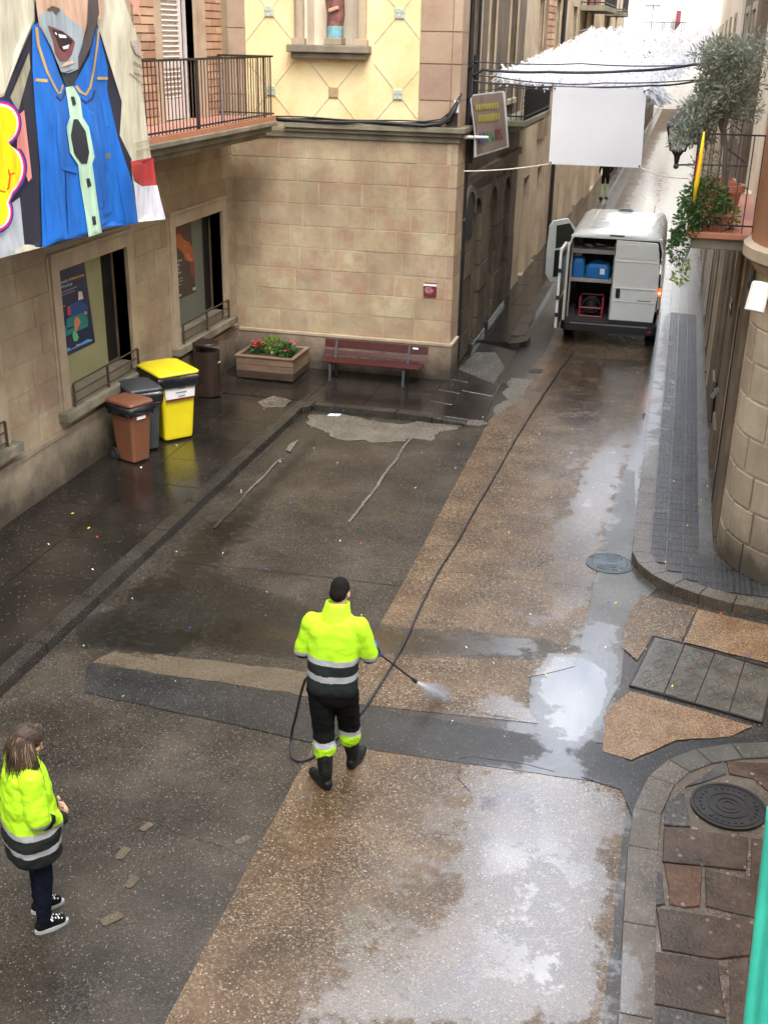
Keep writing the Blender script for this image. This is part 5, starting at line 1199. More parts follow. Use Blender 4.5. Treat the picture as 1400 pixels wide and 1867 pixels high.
fabric('print_trim', gold, stroke([(228, 190), (240, 320), (290, 500), (340, 600), (385, 660), (415, 655), (450, 600)], 9), 4, 0)
fabric('print_trim', gold, stroke([(712, 200), (705, 330), (680, 500), (645, 620), (610, 672), (575, 650), (550, 610)], 9), 4, 0)
fabric('print_trim', gold, stroke([(218, 565), (292, 572)], 11), 4, 0); fabric('print_trim', gold, stroke([(712, 556), (790, 556)], 10), 4, 0)
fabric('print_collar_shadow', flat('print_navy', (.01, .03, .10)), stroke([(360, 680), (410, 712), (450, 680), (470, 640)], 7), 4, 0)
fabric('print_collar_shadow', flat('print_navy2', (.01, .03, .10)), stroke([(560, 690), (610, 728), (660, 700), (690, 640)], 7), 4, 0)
mint = flat('print_mint', (.42, .62, .44)); blk = flat('print_button', (.02, .022, .028))
fabric('print_placket', mint, [(470, 620), (530, 610), (570, 700), (578, 830), (615, 900), (655, 1110), (635, 1160), (665, 1340), (690, 1500), (712, 1650), (604, 1680), (590, 1500), (560, 1300), (545, 1170), (480, 1080), (450, 900), (490, 830), (478, 700)], 5)
for P in ([(505, 685), (530, 685), (540, 740), (515, 750)], [(515, 845), (545, 845), (590, 930), (612, 1080), (598, 1160), (565, 1160), (510, 1080), (488, 960)], [(595, 1265), (615, 1262), (630, 1315), (605, 1330)], [(630, 1535), (655, 1530), (660, 1590), (635, 1595)]): fabric('print_button', blk, P, 6, 0)
fabric('print_neck', flat('print_neck', (.02, .03, .04)), [(430, 520), (560, 480), (580, 440), (700, 0), (640, 0), (560, 540), (530, 620), (475, 620)], 5)
skin_ = flat('print_skin', (.52, .34, .23)); beard = flat('print_greyface', (.30, .36, .38))
fabric('print_face', skin_, [(215, -700), (640, -700), (640, 60), (560, 440), (420, 480), (240, 180), (215, 0)], 5)
fabric('print_beard', beard, [(240, 100), (300, 80), (370, 50), (430, 50), (480, 110), (580, 200), (590, 380), (560, 490), (500, 520), (430, 510), (330, 340), (245, 180)], 6)
fabric('print_side_hair', flat('print_brown', (.07, .06, .06)), [(620, -700), (720, -700), (700, 100), (640, 330), (560, 500), (560, 400), (610, 200)], 7)
fabric('print_ear', skin_, [(690, 0), (740, 0), (720, 130), (690, 140)], 7, 0)
fabric('print_nostril', flat('print_nose', (.10, .06, .045)), [(290, 60), (340, 40), (420, 60), (430, 75), (380, 105), (350, 75), (300, 80)], 7, 0)
fabric('print_lips', flat('print_lip', (.19, .06, .065)), [(295, 180), (360, 195), (450, 220), (520, 270), (540, 300), (520, 390), (490, 430), (420, 430), (370, 380), (350, 300), (310, 210)], 7, 0)
fabric('print_mouth', flat('print_mouth', (.02, .008, .01)), [(330, 205), (450, 225), (525, 290), (500, 340), (460, 370), (410, 340), (370, 260)], 8, 0)
fabric('print_teeth', M['white'], [(350, 225), (380, 235), (378, 250), (355, 240)], 9, 0); fabric('print_teeth', M['white'], [(395, 240), (470, 250), (480, 270), (410, 268)], 9, 0); fabric('print_teeth', M['white'], [(440, 330), (500, 315), (490, 345), (450, 350)], 9, 0)
fabric('print_salmon', flat('print_salmon', (.75, .28, .22)), [(108, 820), (150, 780), (218, 1260), (200, 1290), (110, 1060)], 3)
fabric('print_salmon', flat('print_salmon2', (.75, .28, .22)), [(880, 0), (945, 0), (975, 140), (950, 110)], 3, 0)
fabric('print_cuff', flat('print_red', (.42, .04, .04)), [(912, 1145), (1070, 1115), (1092, 1315), (1010, 1320), (950, 1280)], 3)
fabric('print_hem', flat('print_white', (.72, .74, .80)), [(940, 1285), (1010, 1322), (1095, 1312), (1147, 1553), (990, 1577)], 3)
for P in ([(890, 290), (960, 280), (975, 400), (930, 380)], [(930, 490), (990, 500), (985, 530), (940, 520)]): fabric('print_knuckle', flat('print_hand', (.45, .36, .31)), P, 3, 0)
M['pcrease'] = flat('print_crease', (.33, .31, .22))
for P in (stroke([(905, 330), (985, 400)], 7), stroke([(920, 440), (990, 470)], 7), stroke([(900, 520), (1000, 590)], 4), stroke([(940, 1020), (1055, 990)], 5), stroke([(950, 1075), (1055, 1050)], 6)): fabric('print_crease', M['pcrease'], P, 3, 0)
# scalloped yellow emblem at the left edge
def scallop(g_): 
    out = []
    for cx, cy, r_, a0, a1 in ((-60, 880, 180, -115, 62), (-60, 1200, 235, -38, 52), (-90, 1500, 170, -28, 100)):
        for k in range(12): a = R(a0+(a1-a0)*k/11); out.append((cx+(r_+g_)*math.cos(a), cy+(r_+g_)*math.sin(a)))
    return out+[(-500, 1900), (-500, 500)]
fabric('print_emblem_edge', flat('print_royal', (.02, .03, .30)), scallop(0), 8, 0); fabric('print_emblem_red', flat('print_scarlet', (.75, .01, .08)), scallop(-16), 9, 0); fabric('print_emblem_white', flat('print_pinkwhite', (.85, .70, .78)), scallop(-32), 10, 0); fabric('print_emblem_yellow', flat('print_yellow', (.80, .68, .0)), scallop(-52), 11, 0)
fabric('print_letter', flat('print_letter', (.75, .08, .01)), stroke([(-40, 1230), (-30, 1205), (20, 1200), (35, 1250), (28, 1330), (0, 1360), (-30, 1350)], 7), 12, 0); fabric('print_letter', flat('print_letter2', (.75, .08, .01)), stroke([(25, 1240), (70, 1225)], 6), 12, 0)
# ---- hanging brown banner on the alley corner
hb = thing('printed_banner', 'small brown cloth banner with coloured letters on the old house at the alley corner', 'banner', tuple(wp(895, 220, 0, XL+.25)))
def hp(x, y, l=0): p = wp(850+x/14.37, 160+y/14.37, 0, XL+.30); p.x += .012*l; return p
def hpoly(name, mat, polys, l):
    b = MB()
    for P in polys: b.add([hp(x, y, l) for x, y in P], [tuple(range(len(P)))])
    b.build(name, mat, hb)
hpoly('border', M['white'], [[(180, 175), (960, 80), (1010, 110), (1060, 700), (1115, 1555), (200, 1830), (205, 1200), (150, 700), (95, 300)]], 0)
hpoly('cloth', flat('cloth_brown', (.27, .19, .145)), [[(130, 215), (935, 120), (980, 600), (1050, 1520), (260, 1740), (250, 1200), (190, 700)]], 1)
yl = flat('cloth_yellow', (.50, .44, .06))
gl = []
for y0, y1, x0, x1 in ((430, 590, 210, 830), (700, 900, 270, 850)):
    for k in range(9):
        a = x0+(x1-x0)*k/9; c = a+(x1-x0)/11; dy = -(a-x0)*.10; gl.append([(a, y0+dy+random.uniform(-12, 12)+20), (c, y0+dy), (c-8, y1+dy), (a+6, y1+dy+random.uniform(-10, 10))])
hpoly('lettering', yl, gl, 2)
def glyph(ch, x, y, w_, h_):
    S = {'U': [[(0, 0), (0, 1), (1, 1), (1, 0)]], 'N': [[(0, 1), (0, 0), (1, 1), (1, 0)]], 'A': [[(0, 1), (.5, 0), (1, 1)], [(.25, .6), (.75, .6)]], 'I': [[(.5, 0), (.5, 1)]], 'S': [[(1, .05), (0, .1), (0, .5), (1, .55), (1, .95), (0, 1)]]}[ch]
    return [stroke([(x+u*w_, y+v*h_-(u*w_)*.12) for u, v in s_], 26) for s_ in S]
def gline(ch, x, y, w_, h_, m_):
    out = []
    for s_ in glyph(ch, x, y, w_, h_):
        n = len(s_)//2
        for i in range(n-1): out.append([s_[i], s_[i+1], s_[2*n-2-i], s_[2*n-1-i]])
    hpoly('lettering', m_, out, 2)
gline('U', 320, 1180, 90, 280, flat('letter_blue', (.05, .05, .22))); gline('N', 455, 1150, 60, 280, flat('letter_green', (.03, .22, .10))); gline('A', 555, 1120, 140, 290, flat('letter_green2', (.03, .28, .12))); gline('U', 745, 1090, 50, 260, flat('letter_red', (.20, .03, .04))); gline('S', 840, 1080, 60, 260, flat('letter_red2', (.22, .04, .05)))
b = MB(); b.tube([wp(845, 250, 0, CX+.06), wp(888, 251, 0, XL+.42)], .03, 8); t = thing('wall_rod', 'white rod sticking out across the brown cloth banner at the alley corner', 'rod', tuple(wp(845, 250, 0, CX))); b.build('tube', M['white'], t)
# ---- white canvas sheet strung across the street
Yb = 20.45
cv = thing('white_banner', 'blank white canvas sheet strung on ropes across the alley', 'banner', tuple(wp(1088, 235, 1, Yb)))
TL, TRr, BR, BL = (wp(x, y, 1, Yb) for x, y in ((1008, 158), (1178, 164), (1168, 306), (1000, 299)))
b = MB(); n = 16; vs = []
for j in range(n+1):
    for i in range(n+1):
        u, v = i/n, j/n; p = TL.lerp(TRr, u).lerp(BL.lerp(BR, u), v); p.y += .015*math.sin(u*5)*math.sin(v*3)+.006*math.sin(u*13+v*4); vs.append(p)
b.add(vs, [(j*(n+1)+i, j*(n+1)+i+1, (j+1)*(n+1)+i+1, (j+1)*(n+1)+i) for j in range(n) for i in range(n)]); cl = b.build('canvas', M['whitecloth'], cv, smooth=True, recalc=False)
b = MB()
for p in (TL, TRr, BR, BL): b.obox(p+(TL.lerp(BR, .5)-p)*.04, (.015, 0, 0), (0, .02, 0), (0, 0, .015))
b.build('eyelet', M['castblue'], cv)
def sag(a, c, s, n=14):
    a, c = Vector(a), Vector(c); return [a.lerp(c, k/n)-Vector((0, 0, s*4*(k/n)*(1-k/n))) for k in range(n+1)]
b = MB(); b.tube(sag(wp(845, 312, 1, Yb-.3), BL, .03), .011, 6); b.build('rope', M['rope'], cv); b = MB(); b.tube(sag(BR, wp(1255, 325, 1, Yb-1), .05)+[Vector((.15, 17.9, 3.95))], .011, 6); b.build('rope', M['rope'], cv)
# ---- cables
def cable(label, pts, r_, s=.05, group='cables strung across the alley', mat='black_cable'):
    P = []
    for a, c in zip(pts, pts[1:]): P += sag(a, c, s)[(1 if P else 0):]
    b = MB(); b.tube(P, r_, 6); o_ = b.build('overhead_cable', M[mat], smooth=True); tag(o_, label, 'cable', group); return o_
Yc = 20.7
for k, (l, px, rr, s) in enumerate([('thin uppermost cable crossing above the white canvas', [(850, 111), (1060, 116), (1262, 118), (1350, 112)], .012, .03), ('thick sagging black cable crossing above the white canvas', [(852, 140), (880, 127), (1000, 131), (1150, 129), (1262, 118), (1350, 104)], .026, .02),
        ('third cable down crossing above the white canvas', [(852, 132), (905, 140), (1010, 152), (1100, 151), (1262, 146), (1350, 138)], .012, .02), ('fourth cable down crossing above the white canvas', [(852, 145), (925, 153), (1010, 158), (1184, 156), (1262, 149), (1350, 140)], .018, .02),
        ('lowest thin cable just over the top edge of the white canvas', [(865, 165), (925, 158), (1070, 166), (1184, 164)], .009, .02)]):
    cable(l, [wp(x, y, 1, Yc+(x > 1200)*.3) for x, y in px], rr, s)
b = MB(); b.tube([(XL+.12, 20.68, .2), (XL+.12, 20.68, 8)], .05, 8); b.tube([(XL+.2, 20.75, 3.9), (XL+.2, 20.75, 5.7)], .035, 8); b.tube([(XL+.14, 21.35, 4.2), (XL+.14, 21.35, 8)], .03, 8)
for z in (4.2, 5.0, 5.5): b.box(XL, XL+.2, 20.6, 20.78, z, z+.05)
tag(b.build('downpipe', M['iron']), 'dark pipes and conduits running up the wall at the alley corner', 'pipe')
for k, (dz, r_) in enumerate(((.0, .022), (.035, .018), (.06, .014), (.015, .03))):
    P = [Vector((x, WY-.10-.02*k+.012*math.sin(x*5+k), 4.58+dz+.012*math.sin(x*3.1+k*1.7))) for x in [-7.1+.16*i for i in range(18)]]+[Vector((-4.1, WY-.12, 4.60+dz*1.5)), Vector((-3.95, WY-.14, 4.68+dz*2.)), Vector((-3.85, WY-.12, 4.85+dz*2)), Vector((-3.80, WY+.05, 5.1))]
    b = MB(); b.tube(P, r_, 6); tag(b.build('ledge_cable', M['black_cable'], smooth=True), ['thick', 'thin upper', 'topmost fine', 'fattest lower'][k]+' black cable lying along the cornice under the ochre wall', 'cable', 'cables on the cornice')
jb = thing('junction_box', 'small white junction box on the corner stones above the cornice', 'junction box', (CX-.06, WY-.03, 4.85)); b = MB(); b.box(CX-.09, CX-.01, WY-.07, WY-.012, 4.80, 5.0); b.build('box', M['white'], jb, bevel=.01); b = MB(); b.box(CX-.22, CX-.02, WY-.06, WY-.012, 4.60, 4.78); b.build('clip', M['iron'], jb)
# ---- fringe garlands over the alley
def garland(i, a, c, label):
    t = thing('paper_garland', label, 'garland', tuple(a), 0, 'white fringe garlands over the alley')
    P = sag(a, c, .06, 24); b = MB(); b.tube(P, .008, 4); b.build('cord', M['rope'], t)
    b = MB()
    for k in range(24):
        for j in range(15 if i < 10 or i >= 30 else 9):
            p = P[k].lerp(P[k+1], random.random())+(Vector((random.gauss(0, .05), random.gauss(0, .16), random.gauss(.02, .03))) if i < 10 or i >= 30 else Vector((random.gauss(0, .022), random.gauss(0, .1), random.gauss(.02, .03)))); L = random.uniform(.10, .24); w_ = random.uniform(.04, .07)*(1 if i < 10 or i >= 30 else .7); q_ = random.uniform(0, 3.14); d_ = Vector((math.cos(q_)*w_/2, math.sin(q_)*w_/2, 0)); sw = Vector((random.gauss(0, .06), random.gauss(0, .06), 0))
            b.add([p-d_, p+d_, p+d_+sw-Vector((0, 0, L*.5)), p-d_+sw-Vector((0, 0, L*.5)), p+d_*.8+sw*2.4-Vector((0, 0, L)), p-d_*.8+sw*2.4-Vector((0, 0, L))], [(0, 1, 2, 3), (3, 2, 4, 5)])
    b.build('fringe', M['strips'], t, recalc=False, kind='stuff')
ords = ['nearest', 'second', 'third', 'fourth', 'fifth', 'sixth', 'seventh', 'eighth', 'ninth', 'tenth', 'eleventh', 'twelfth', 'thirteenth', 'fourteenth', 'fifteenth', 'sixteenth', 'seventeenth', 'eighteenth', 'nineteenth', 'twentieth', 'twenty-first', 'twenty-second']
for i in range(6):
    Y = 22.5+i*.62; z = 5.36+.055*i
    garland(i, (-3.55+.1*i, Y, z+.05), (-.75+.12*i, Y+.15, z-.05*(i < 2)), ords[i]+' crosswise row from the camera of the white paper fringe over the alley')
for i in range(13):
    x = -3.2+i*.285; garland(10+i, (x, 26.0, 5.66), (x+random.uniform(-.05, .05), 37.5, 6.30+.01*i), ('leftmost', 'second from left', 'third from left', 'fourth from left', 'fifth from left', 'sixth from left', 'middle', 'sixth from right', 'fifth from right', 'fourth from right', 'third from right', 'second from right', 'rightmost')[i]+' lengthwise row of white paper fringe running up the alley')
for k in range(2):
    garland(30+k, (-1.0+.1*k, 22.8+.2*k, 5.25), (-.62, 23.2+.2*k, 5.1), ['front', 'rear'][k]+' drooping tail of white paper fringe beside the top right corner of the white canvas')
# ---- street lantern
ln = thing('wall_lantern', 'black iron street lantern on a scrolled wall bracket right of the alley', 'lantern', tuple(wp(1240, 250, 1, 19.0)))
c = wp(1240, 230, 1, 19.0); lx_, lz = c.x, c.z
def sq(h_, z, y=19.0): return [Vector((lx_+x*h_, y+q_*h_, z)) for x, q_ in ((-1, -1), (1, -1), (1, 1), (-1, 1))]
b = MB(); b.loft([sq(.21, lz), sq(.20, lz+.03), sq(.13, lz+.13), sq(.10, lz+.14), sq(.05, lz+.22), sq(.02, lz+.27)]); b.build('roof', M['iron'], ln)
b = MB()
for i in range(4):
    a, c2 = sq(.19, lz)[i], sq(.11, lz-.36)[i]; b.bar(a, c2, .022); b.bar(sq(.19, lz)[i], sq(.19, lz)[(i+1) % 4], .022); b.bar(sq(.11, lz-.36)[i], sq(.11, lz-.36)[(i+1) % 4], .022)
b.loft([sq(.10, lz-.36), sq(.05, lz-.44), sq(.03, lz-.56), sq(.045, lz-.60), sq(.02, lz-.64)]); b.build('frame', M['iron'], ln)
gm, gt, gb = nodes('lantern_glass'); gb.inputs['Base Color'].default_value = (.55, .55, .52, 1); gb.inputs['Roughness'].default_value = .25; gb.inputs['Alpha'].default_value = .45
b = MB(); b.loft([sq(.18, lz-.01), sq(.105, lz-.35)], cap=False); b.build('glass', gm, ln)
b = MB(); Yl = 19.0
b.tube([(lx_, Yl, lz-.58), (lx_+.3, Yl, lz-.56), (XR, Yl, lz-.55)], .016, 6); b.tube([(lx_+.02, Yl, lz+.26), (lx_+.05, Yl, lz+.36), (lx_+.2, Yl, lz+.42), (lx_+.4, Yl, lz+.22), (XR-.1, Yl, lz+.1), (XR, Yl, lz+.12)], .018, 6)
b.tube([(XR-.05, Yl, lz-.5), (XR-.35, Yl, lz-.3), (XR-.45, Yl, lz-.1), (XR-.3, Yl, lz+.05), (XR-.15, Yl, lz-.05)], .012, 6); b.build('bracket', M['iron'], ln)
# ---- spotlight on the tower
sp = thing('spotlight', 'white tube shaped spotlight pointing down on the rounded stone corner', 'spotlight', tuple(wp(1380, 540, 1, 12.35)))
p0 = wp(1388, 515, 1, 12.32); p1 = wp(1375, 562, 1, 12.25); ax = (p1-p0).normalized(); p1 = p0+ax*.30
def tubering(p, r_, n=28):
    u = ax.cross(Vector((0, 1, 0))).normalized(); v = ax.cross(u); return [p+u*r_*math.cos(2*math.pi*k/n)+v*r_*math.sin(2*math.pi*k/n) for k in range(n)]
b = MB(); b.loft([tubering(p0, .01), tubering(p0, .085), tubering(p0+ax*.02, .098), tubering(p1, .100), tubering(p1, .088), tubering(p1-ax*.06, .086)], cap=True); b.build('housing', M['lampw'], sp, smooth=False, bevel=.003)
b = MB(); b.loft([tubering(p1-ax*.055, .086), tubering(p1-ax*.054, .01)]); b.build('lens', M['frameb'], sp)
b = MB(); b.tube([p0.lerp(p1, .45)+Vector((.08, 0, 0)), p0.lerp(p1, .3)+Vector((.22, .08, .05)), Vector((1.45, 12.7, p0.z-.05))], .018, 8); b.build('arm', M['lampw'], sp)
for k in range(5):
    P = [Vector((TX+(TR+.03+.012*k)*math.cos(a), TY+(TR+.03+.012*k)*math.sin(a), 3.50-.022*k+.03*math.sin(a*9+k*2)-.05*math.sin((a-3.2)*1.6))) for a in [R(165)+R(6.2)*i for i in range(22)]]
    b = MB(); b.tube(P, .010+.003*(k % 3), 6); tag(b.build('ledge_cable', M['castblue'] if k % 2 else M['black_cable'], smooth=True), ['uppermost', 'second', 'middle', 'fourth', 'lowest'][k]+' cable of the bundle looped under the ring cornice of the rounded corner', 'cable', 'cables round the tower')
# ---- things on the planted balcony
def pot(name, label, c, r_, h_, square=False, cat='plant pot'):
    t = thing(name, label, cat, c)
    if square:
        b = MB(); b.loft([rrect(c[0], c[1], r_*.8, r_*.6, .03, c[2]), rrect(c[0], c[1], r_, r_*.75, .03, c[2]+h_*.85), rrect(c[0], c[1], r_*1.07, r_*.82, .03, c[2]+h_*.85), rrect(c[0], c[1], r_*1.07, r_*.82, .03, c[2]+h_), rrect(c[0], c[1], r_*.97, r_*.72, .03, c[2]+h_), rrect(c[0], c[1], r_*.95, r_*.7, .03, c[2]+h_*.9)])
    else: b = MB(); b.loft([circ(r_*.72, c[2], 28, c[0], c[1]), circ(r_*.95, c[2]+h_*.8, 28, c[0], c[1]), circ(r_*1.08, c[2]+h_*.8, 28, c[0], c[1]), circ(r_*1.08, c[2]+h_, 28, c[0], c[1]), circ(r_*.95, c[2]+h_, 28, c[0], c[1]), circ(r_*.93, c[2]+h_*.88, 28, c[0], c[1])])
    b.build('body', M['terr'], t); return t
pot('plant_pot', 'large terracotta pot holding the olive tree on the right balcony', (.50, 15.3, bz2), .25, .42)
pot('plant_pot', 'rear terracotta trough behind the olive tree pot', (.42, 16.6, bz2), .26, .34, True)
pot('plant_pot', 'terracotta trough under the green bush at the front of the right balcony', (.36, 14.32, bz2), .24, .2, True)
ot = thing('olive_tree', 'grey green olive tree growing in a terracotta pot on the right balcony', 'tree', (.50, 15.3, bz2+.38))
b = MB(); top = Vector((.42, 15.4, 5.05))
b.tube([(.52, 15.3, bz2+.35), (.48, 15.32, 4.6), (.46, 15.36, 4.85), top], [.035, .03, .028, .022], 8); 
br = []
for k in range(16):
    a = 2*math.pi*k/16; e = top+Vector((math.cos(a)*random.uniform(.15, .38)-.06, math.sin(a)*random.uniform(.2, .45)+.3, random.uniform(.1, .95))); m2 = top.lerp(e, .5)+Vector((random.gauss(0, .05), random.gauss(0, .05), .05)); b.tube([top-Vector((0, 0, random.uniform(0, .25))), m2, e], [.014, .01, .004], 5); br.append(e)
b.build('trunk', M['bark'], ot)
b = MB()
for e in br+[top+Vector((-.05+random.gauss(0, .17), .3+random.gauss(0, .25), random.uniform(.0, 1.0))) for _ in range(60)]: leafcloud(b, e, (.13, .15, .14), 85, .085, .022, 0, .1, .1)
for _ in range(26):
    e = top+Vector((random.uniform(-.55, -.15), random.uniform(0, .6), random.uniform(-.25, .2))); leafcloud(b, e, (.13, .13, .08), 90, .08, .02, 0, 0, .1)
b.build('crown', M['leafo'], ot, recalc=False)
plant('bush', 'bright green bush spilling through the corner railing of the right balcony', (.25, 14.25, bz2+.15), [((.28, 14.2, bz2+.32), (.30, .25, .28), 1500, 0), ((.13, 14.1, bz2+.12), (.16, .2, .22), 600, 0), ((.02, 14.1, bz2-.18), (.10, .12, .22), 240, 0), ((.10, 14.1, bz2-.5), (.10, .1, .18), 130, 1), ((.55, 14.3, bz2+.15), (.14, .14, .18), 300, 1)], .055, .03, [M['leafg'], M['leafy']], cat='bush')
plant('bush', 'small low plant behind the olive tree on the right balcony', (.42, 16.6, bz2+.3), [((.35, 16.6, bz2+.5), (.3, .2, .2), 300, 0)], .06, .02, [M['leafo']], cat='bush')
fl = thing('rolled_flag', 'yellow rolled flag cloth tied to the corner of the right balcony railing', 'flag', (.10, 13.98, 4.3)); b = MB()
P = [wp(x, y, 1, 13.96) for x, y in ((1283, 240), (1277, 285), (1270, 330), (1264, 368))]; b.tube(P, [.010, .024, .03, .014], 8); b.build('cloth', plain('flag_yellow', (.75, .52, .01), .7), fl, smooth=True)
b = MB(); b.tube([p+Vector((-.022, -.012, 0)) for p in P[1:3]], .008, 6); b.build('red_stripe', plain('flag_red', (.6, .05, .02), .7), fl)
# ---- teal sheet hanging from the near balcony, at the right edge of the view
tl = thing('teal_sheet', 'teal green fabric edge hanging close by at the lower right border', 'sheet', (1, 2.2, 4)); b = MB()
D = 2.05
def tp(x, y, dd=D): d_ = ray(x, y); return Vector((0, 0, CAMH))+d_*dd
rows = []
for k in range(15):
    v = k/14; y = 1470+v*470; e = 1401-v*52
    rows.append([tp(e-1, y, D+.05), tp(e+2, y), tp(e+14, y, D-.006), tp(e+22, y, D+.012), tp(e+34, y, D-.008), tp(e+60, y, D), tp(e+130, y, D+.05)])
b.loft(rows, closed=False); o_ = b.build('cloth', M['teal'], tl, smooth=True, recalc=False); o_.modifiers.new('s', 'SOLIDIFY').thickness = .003
# ---- litter: confetti and paper
b = MB(); cm = [flat('confetti_%s' % n_, c_) for n_, c_ in (('yellow', (.7, .6, .02)), ('white', (.75, .75, .72)), ('red', (.55, .02, .03)), ('blue', (.04, .05, .5)))]
def conf(x, y, z, s, mi):
    a = random.uniform(0, 3.14); u = Vector((math.cos(a)*s, math.sin(a)*s, .004)); v = Vector((-math.sin(a)*s*.5, math.cos(a)*s*.5, .002)); p = Vector((x, y, z+.008))
    b.add([p-u-v, p+u-v, p+u+v, p-u+v], [(0, 1, 2, 3)], mi)
for _ in range(60): conf(random.uniform(-5.6, -.2), random.uniform(8, 18.5), .009, random.uniform(.006, .013), random.choice((0, 0, 1, 1, 1, 1, 1, 2, 3)))
for _ in range(12): conf(random.uniform(-7.7, -6.1), random.uniform(9, 17.5), PZ+.002, random.uniform(.01, .02), random.choice((0, 1, 1, 2)))
for _ in range(16): conf(random.uniform(.1, .85), random.uniform(12.8, 17), PZ+.004, random.uniform(.01, .018), random.choice((0, 0, 1, 3)))
for _ in range(10): conf(random.uniform(-.6, 1.3), random.uniform(10, 12.2), .012, random.uniform(.01, .018), random.choice((2, 3, 0)))
o_ = b.build('confetti', cm, recalc=False, kind='stuff'); o_['label'] = 'scattered paper confetti on the wet paving'; o_['category'] = 'confetti'
c = gp(609, 758); b = MB(); b.add([c+Vector((-.11, -.05, .01)), c+Vector((.10, -.06, .02)), c+Vector((.12, .05, .03)), c+Vector((-.08, .06, .015))], [(0, 1, 2, 3)]); o_ = b.build('paper_sheet', M['white'], recalc=False); tag(o_, 'crumpled white paper lying at the foot of the kerb below the planter', 'paper')
c = gp(612, 752); b = MB(); b.box(c.x-.02, c.x+.14, 17.615, 17.632, .02, .10); tag(b.build('drain_mouth', M['dark']), 'dark drain slot in the kerb face beside the white paper', 'drain')
# ================================================================== VAN
VX, VY = -1.18, 23.85
vn = thing('delivery_van', 'white high roof delivery van with its left rear door and cab door open', 'van', (VX, VY, 0))
def V(b, name, m_, p=vn, **k): return b.build(name, m_, p, world=False, **k)
def vprof(s=1., top=2.46, hw=.98, z0=.42):
    pts = [(-hw*s, z0), (-hw*1.02*s, .75), (-hw*1.02*s, 1.1), (-hw*.995*s, 1.6), (-hw*.97*s, 2.0), (-hw*.945*s, top-.18), (-hw*.90*s, top-.06), (-hw*.80*s, top-.012), (-hw*.35*s, top)]
    return pts+[(-x, z) for x, z in pts[::-1]]
st_ = [(0.0, 1., 2.27), (.06, 1., 2.30), (.18, 1., 2.335), (.5, 1., 2.355), (1.5, 1., 2.365), (3.0, 1., 2.365), (3.6, .99, 2.32), (4.2, .97, 2.20), (4.6, .95, 2.06)]
b = MB(); b.loft([[Vector((x, y, z)) for x, z in vprof(s, t_)] for y, s, t_ in st_], closed=False, cap=False); body = V(b, 'body', M['vanw'], smooth=True, recalc=False)
sm = body.modifiers.new('s', 'SOLIDIFY'); sm.thickness = .03; sm.offset = 0
b = MB(); b.loft([[Vector((x, y, z)) for x, z in vprof(.97, t_)] for y, t_ in ((4.6, 2.06), (5.1, 1.5), (5.6, 1.2), (5.75, .9))], closed=False, cap=False); fr_ = V(b, 'bonnet', M['vanw'], smooth=True, recalc=False); fr_.modifiers.new('s', 'SOLIDIFY').thickness = .02
b = MB(); b.add([(-.8, 4.65, 1.99), (.8, 4.65, 1.99), (.86, 5.12, 1.5), (-.86, 5.12, 1.5)], [(0, 1, 2, 3)]); V(b, 'windscreen', M['glass'], recalc=False)
b = MB()
for k in range(9): x = -.6+k*.15; b.loft([[Vector((x-.03, y, z+.0)), Vector((x-.015, y, z+.014)), Vector((x+.015, y, z+.014)), Vector((x+.03, y, z))] for y, z in ((.35, 2.338), (.7, 2.355), (2.0, 2.362), (3.0, 2.362))], closed=False, cap=False)
V(b, 'roof_rib', M['vanw'], body, recalc=False)
b = MB(); b.loft([[Vector((x, y, z)) for x, y, z in ((-.22, 2.95, 2.36), (.2, 2.95, 2.36), (.2, 3.4, 2.33), (-.22, 3.4, 2.33))], [Vector((x, y, z)) for x, y, z in ((-.09, 3.05, 2.43), (.09, 3.05, 2.43), (.07, 3.3, 2.41), (-.08, 3.3, 2.41))]]); V(b, 'roof_vent', M['plasb'])
b = MB(); b.tube([(.62, 3.2, 2.33), (.64, 3.3, 2.5)], .006, 5); V(b, 'aerial', M['plasb'])
b = MB(); b.box(-.96, .96, .02, 4.4, .44, .50); V(b, 'load_floor', M['vdark'])
b = MB(); b.box(-.9, .9, 2.9, 2.95, .5, 2.25); V(b, 'bulkhead', M['vdark'])
# rear frame, doors
b = MB(); b.box(-.92, .92, -.01, .05, 2.22, 2.27); b.box(-.985, -.93, -.01, .06, .48, 2.1); V(b, 'rear_frame', M['vanw'], bevel=.01)
rd = MB(); rd.loft([[Vector((x, -.035, z)) for x, z in ((.01, .56), (.90, .56), (.945, 1.1), (.93, 1.6), (.885, 2.0), (.84, 2.19), (.01, 2.21))], [Vector((x, .02, z)) for x, z in ((.01, .56), (.90, .56), (.945, 1.1), (.93, 1.6), (.885, 2.0), (.84, 2.19), (.01, 2.21))]]); rdo = V(rd, 'rear_door', M['vanw'], bevel=.012); rdo['label'] = 'closed right rear door'
b = MB(); b.box(.03, .88, -.048, -.034, 1.78, 1.80); b.box(.03, .90, -.050, -.034, 1.23, 1.25); b.box(.03, .90, -.050, -.034, .96, .975); b.box(.03, .86, -.044, -.034, 1.86, 2.14); b.split('panel_crease', M['vanw'], rdo, world=False, bevel=.004)
b = MB(); b.loft([rrect(.135, 0, .045, .10, .03, 0, 4), rrect(.135, 0, .045, .10, .03, .02, 4)]); b.v = [Vector((v.x, -.036-v.z, 1.13+v.y)) for v in b.v]; V(b, 'handle', M['plasb'], rdo)
b = MB()   # dark italic badge
for k in range(7): b.obox((.55+k*.042, -.038, .998), (.015, 0, 0), (0, .003, 0), (.004, 0, .008+.004*(k % 2)))
V(b, 'badge', M['plasb'], rdo)
b = MB(); b.box(.0, .93, -.03, .0, .47, .56); V(b, 'lower_panel', M['plasb'])
b = MB()
for z in (1.85, 2.0, .8): b.box(.935, .965, -.045, -.01, z, z+.05)
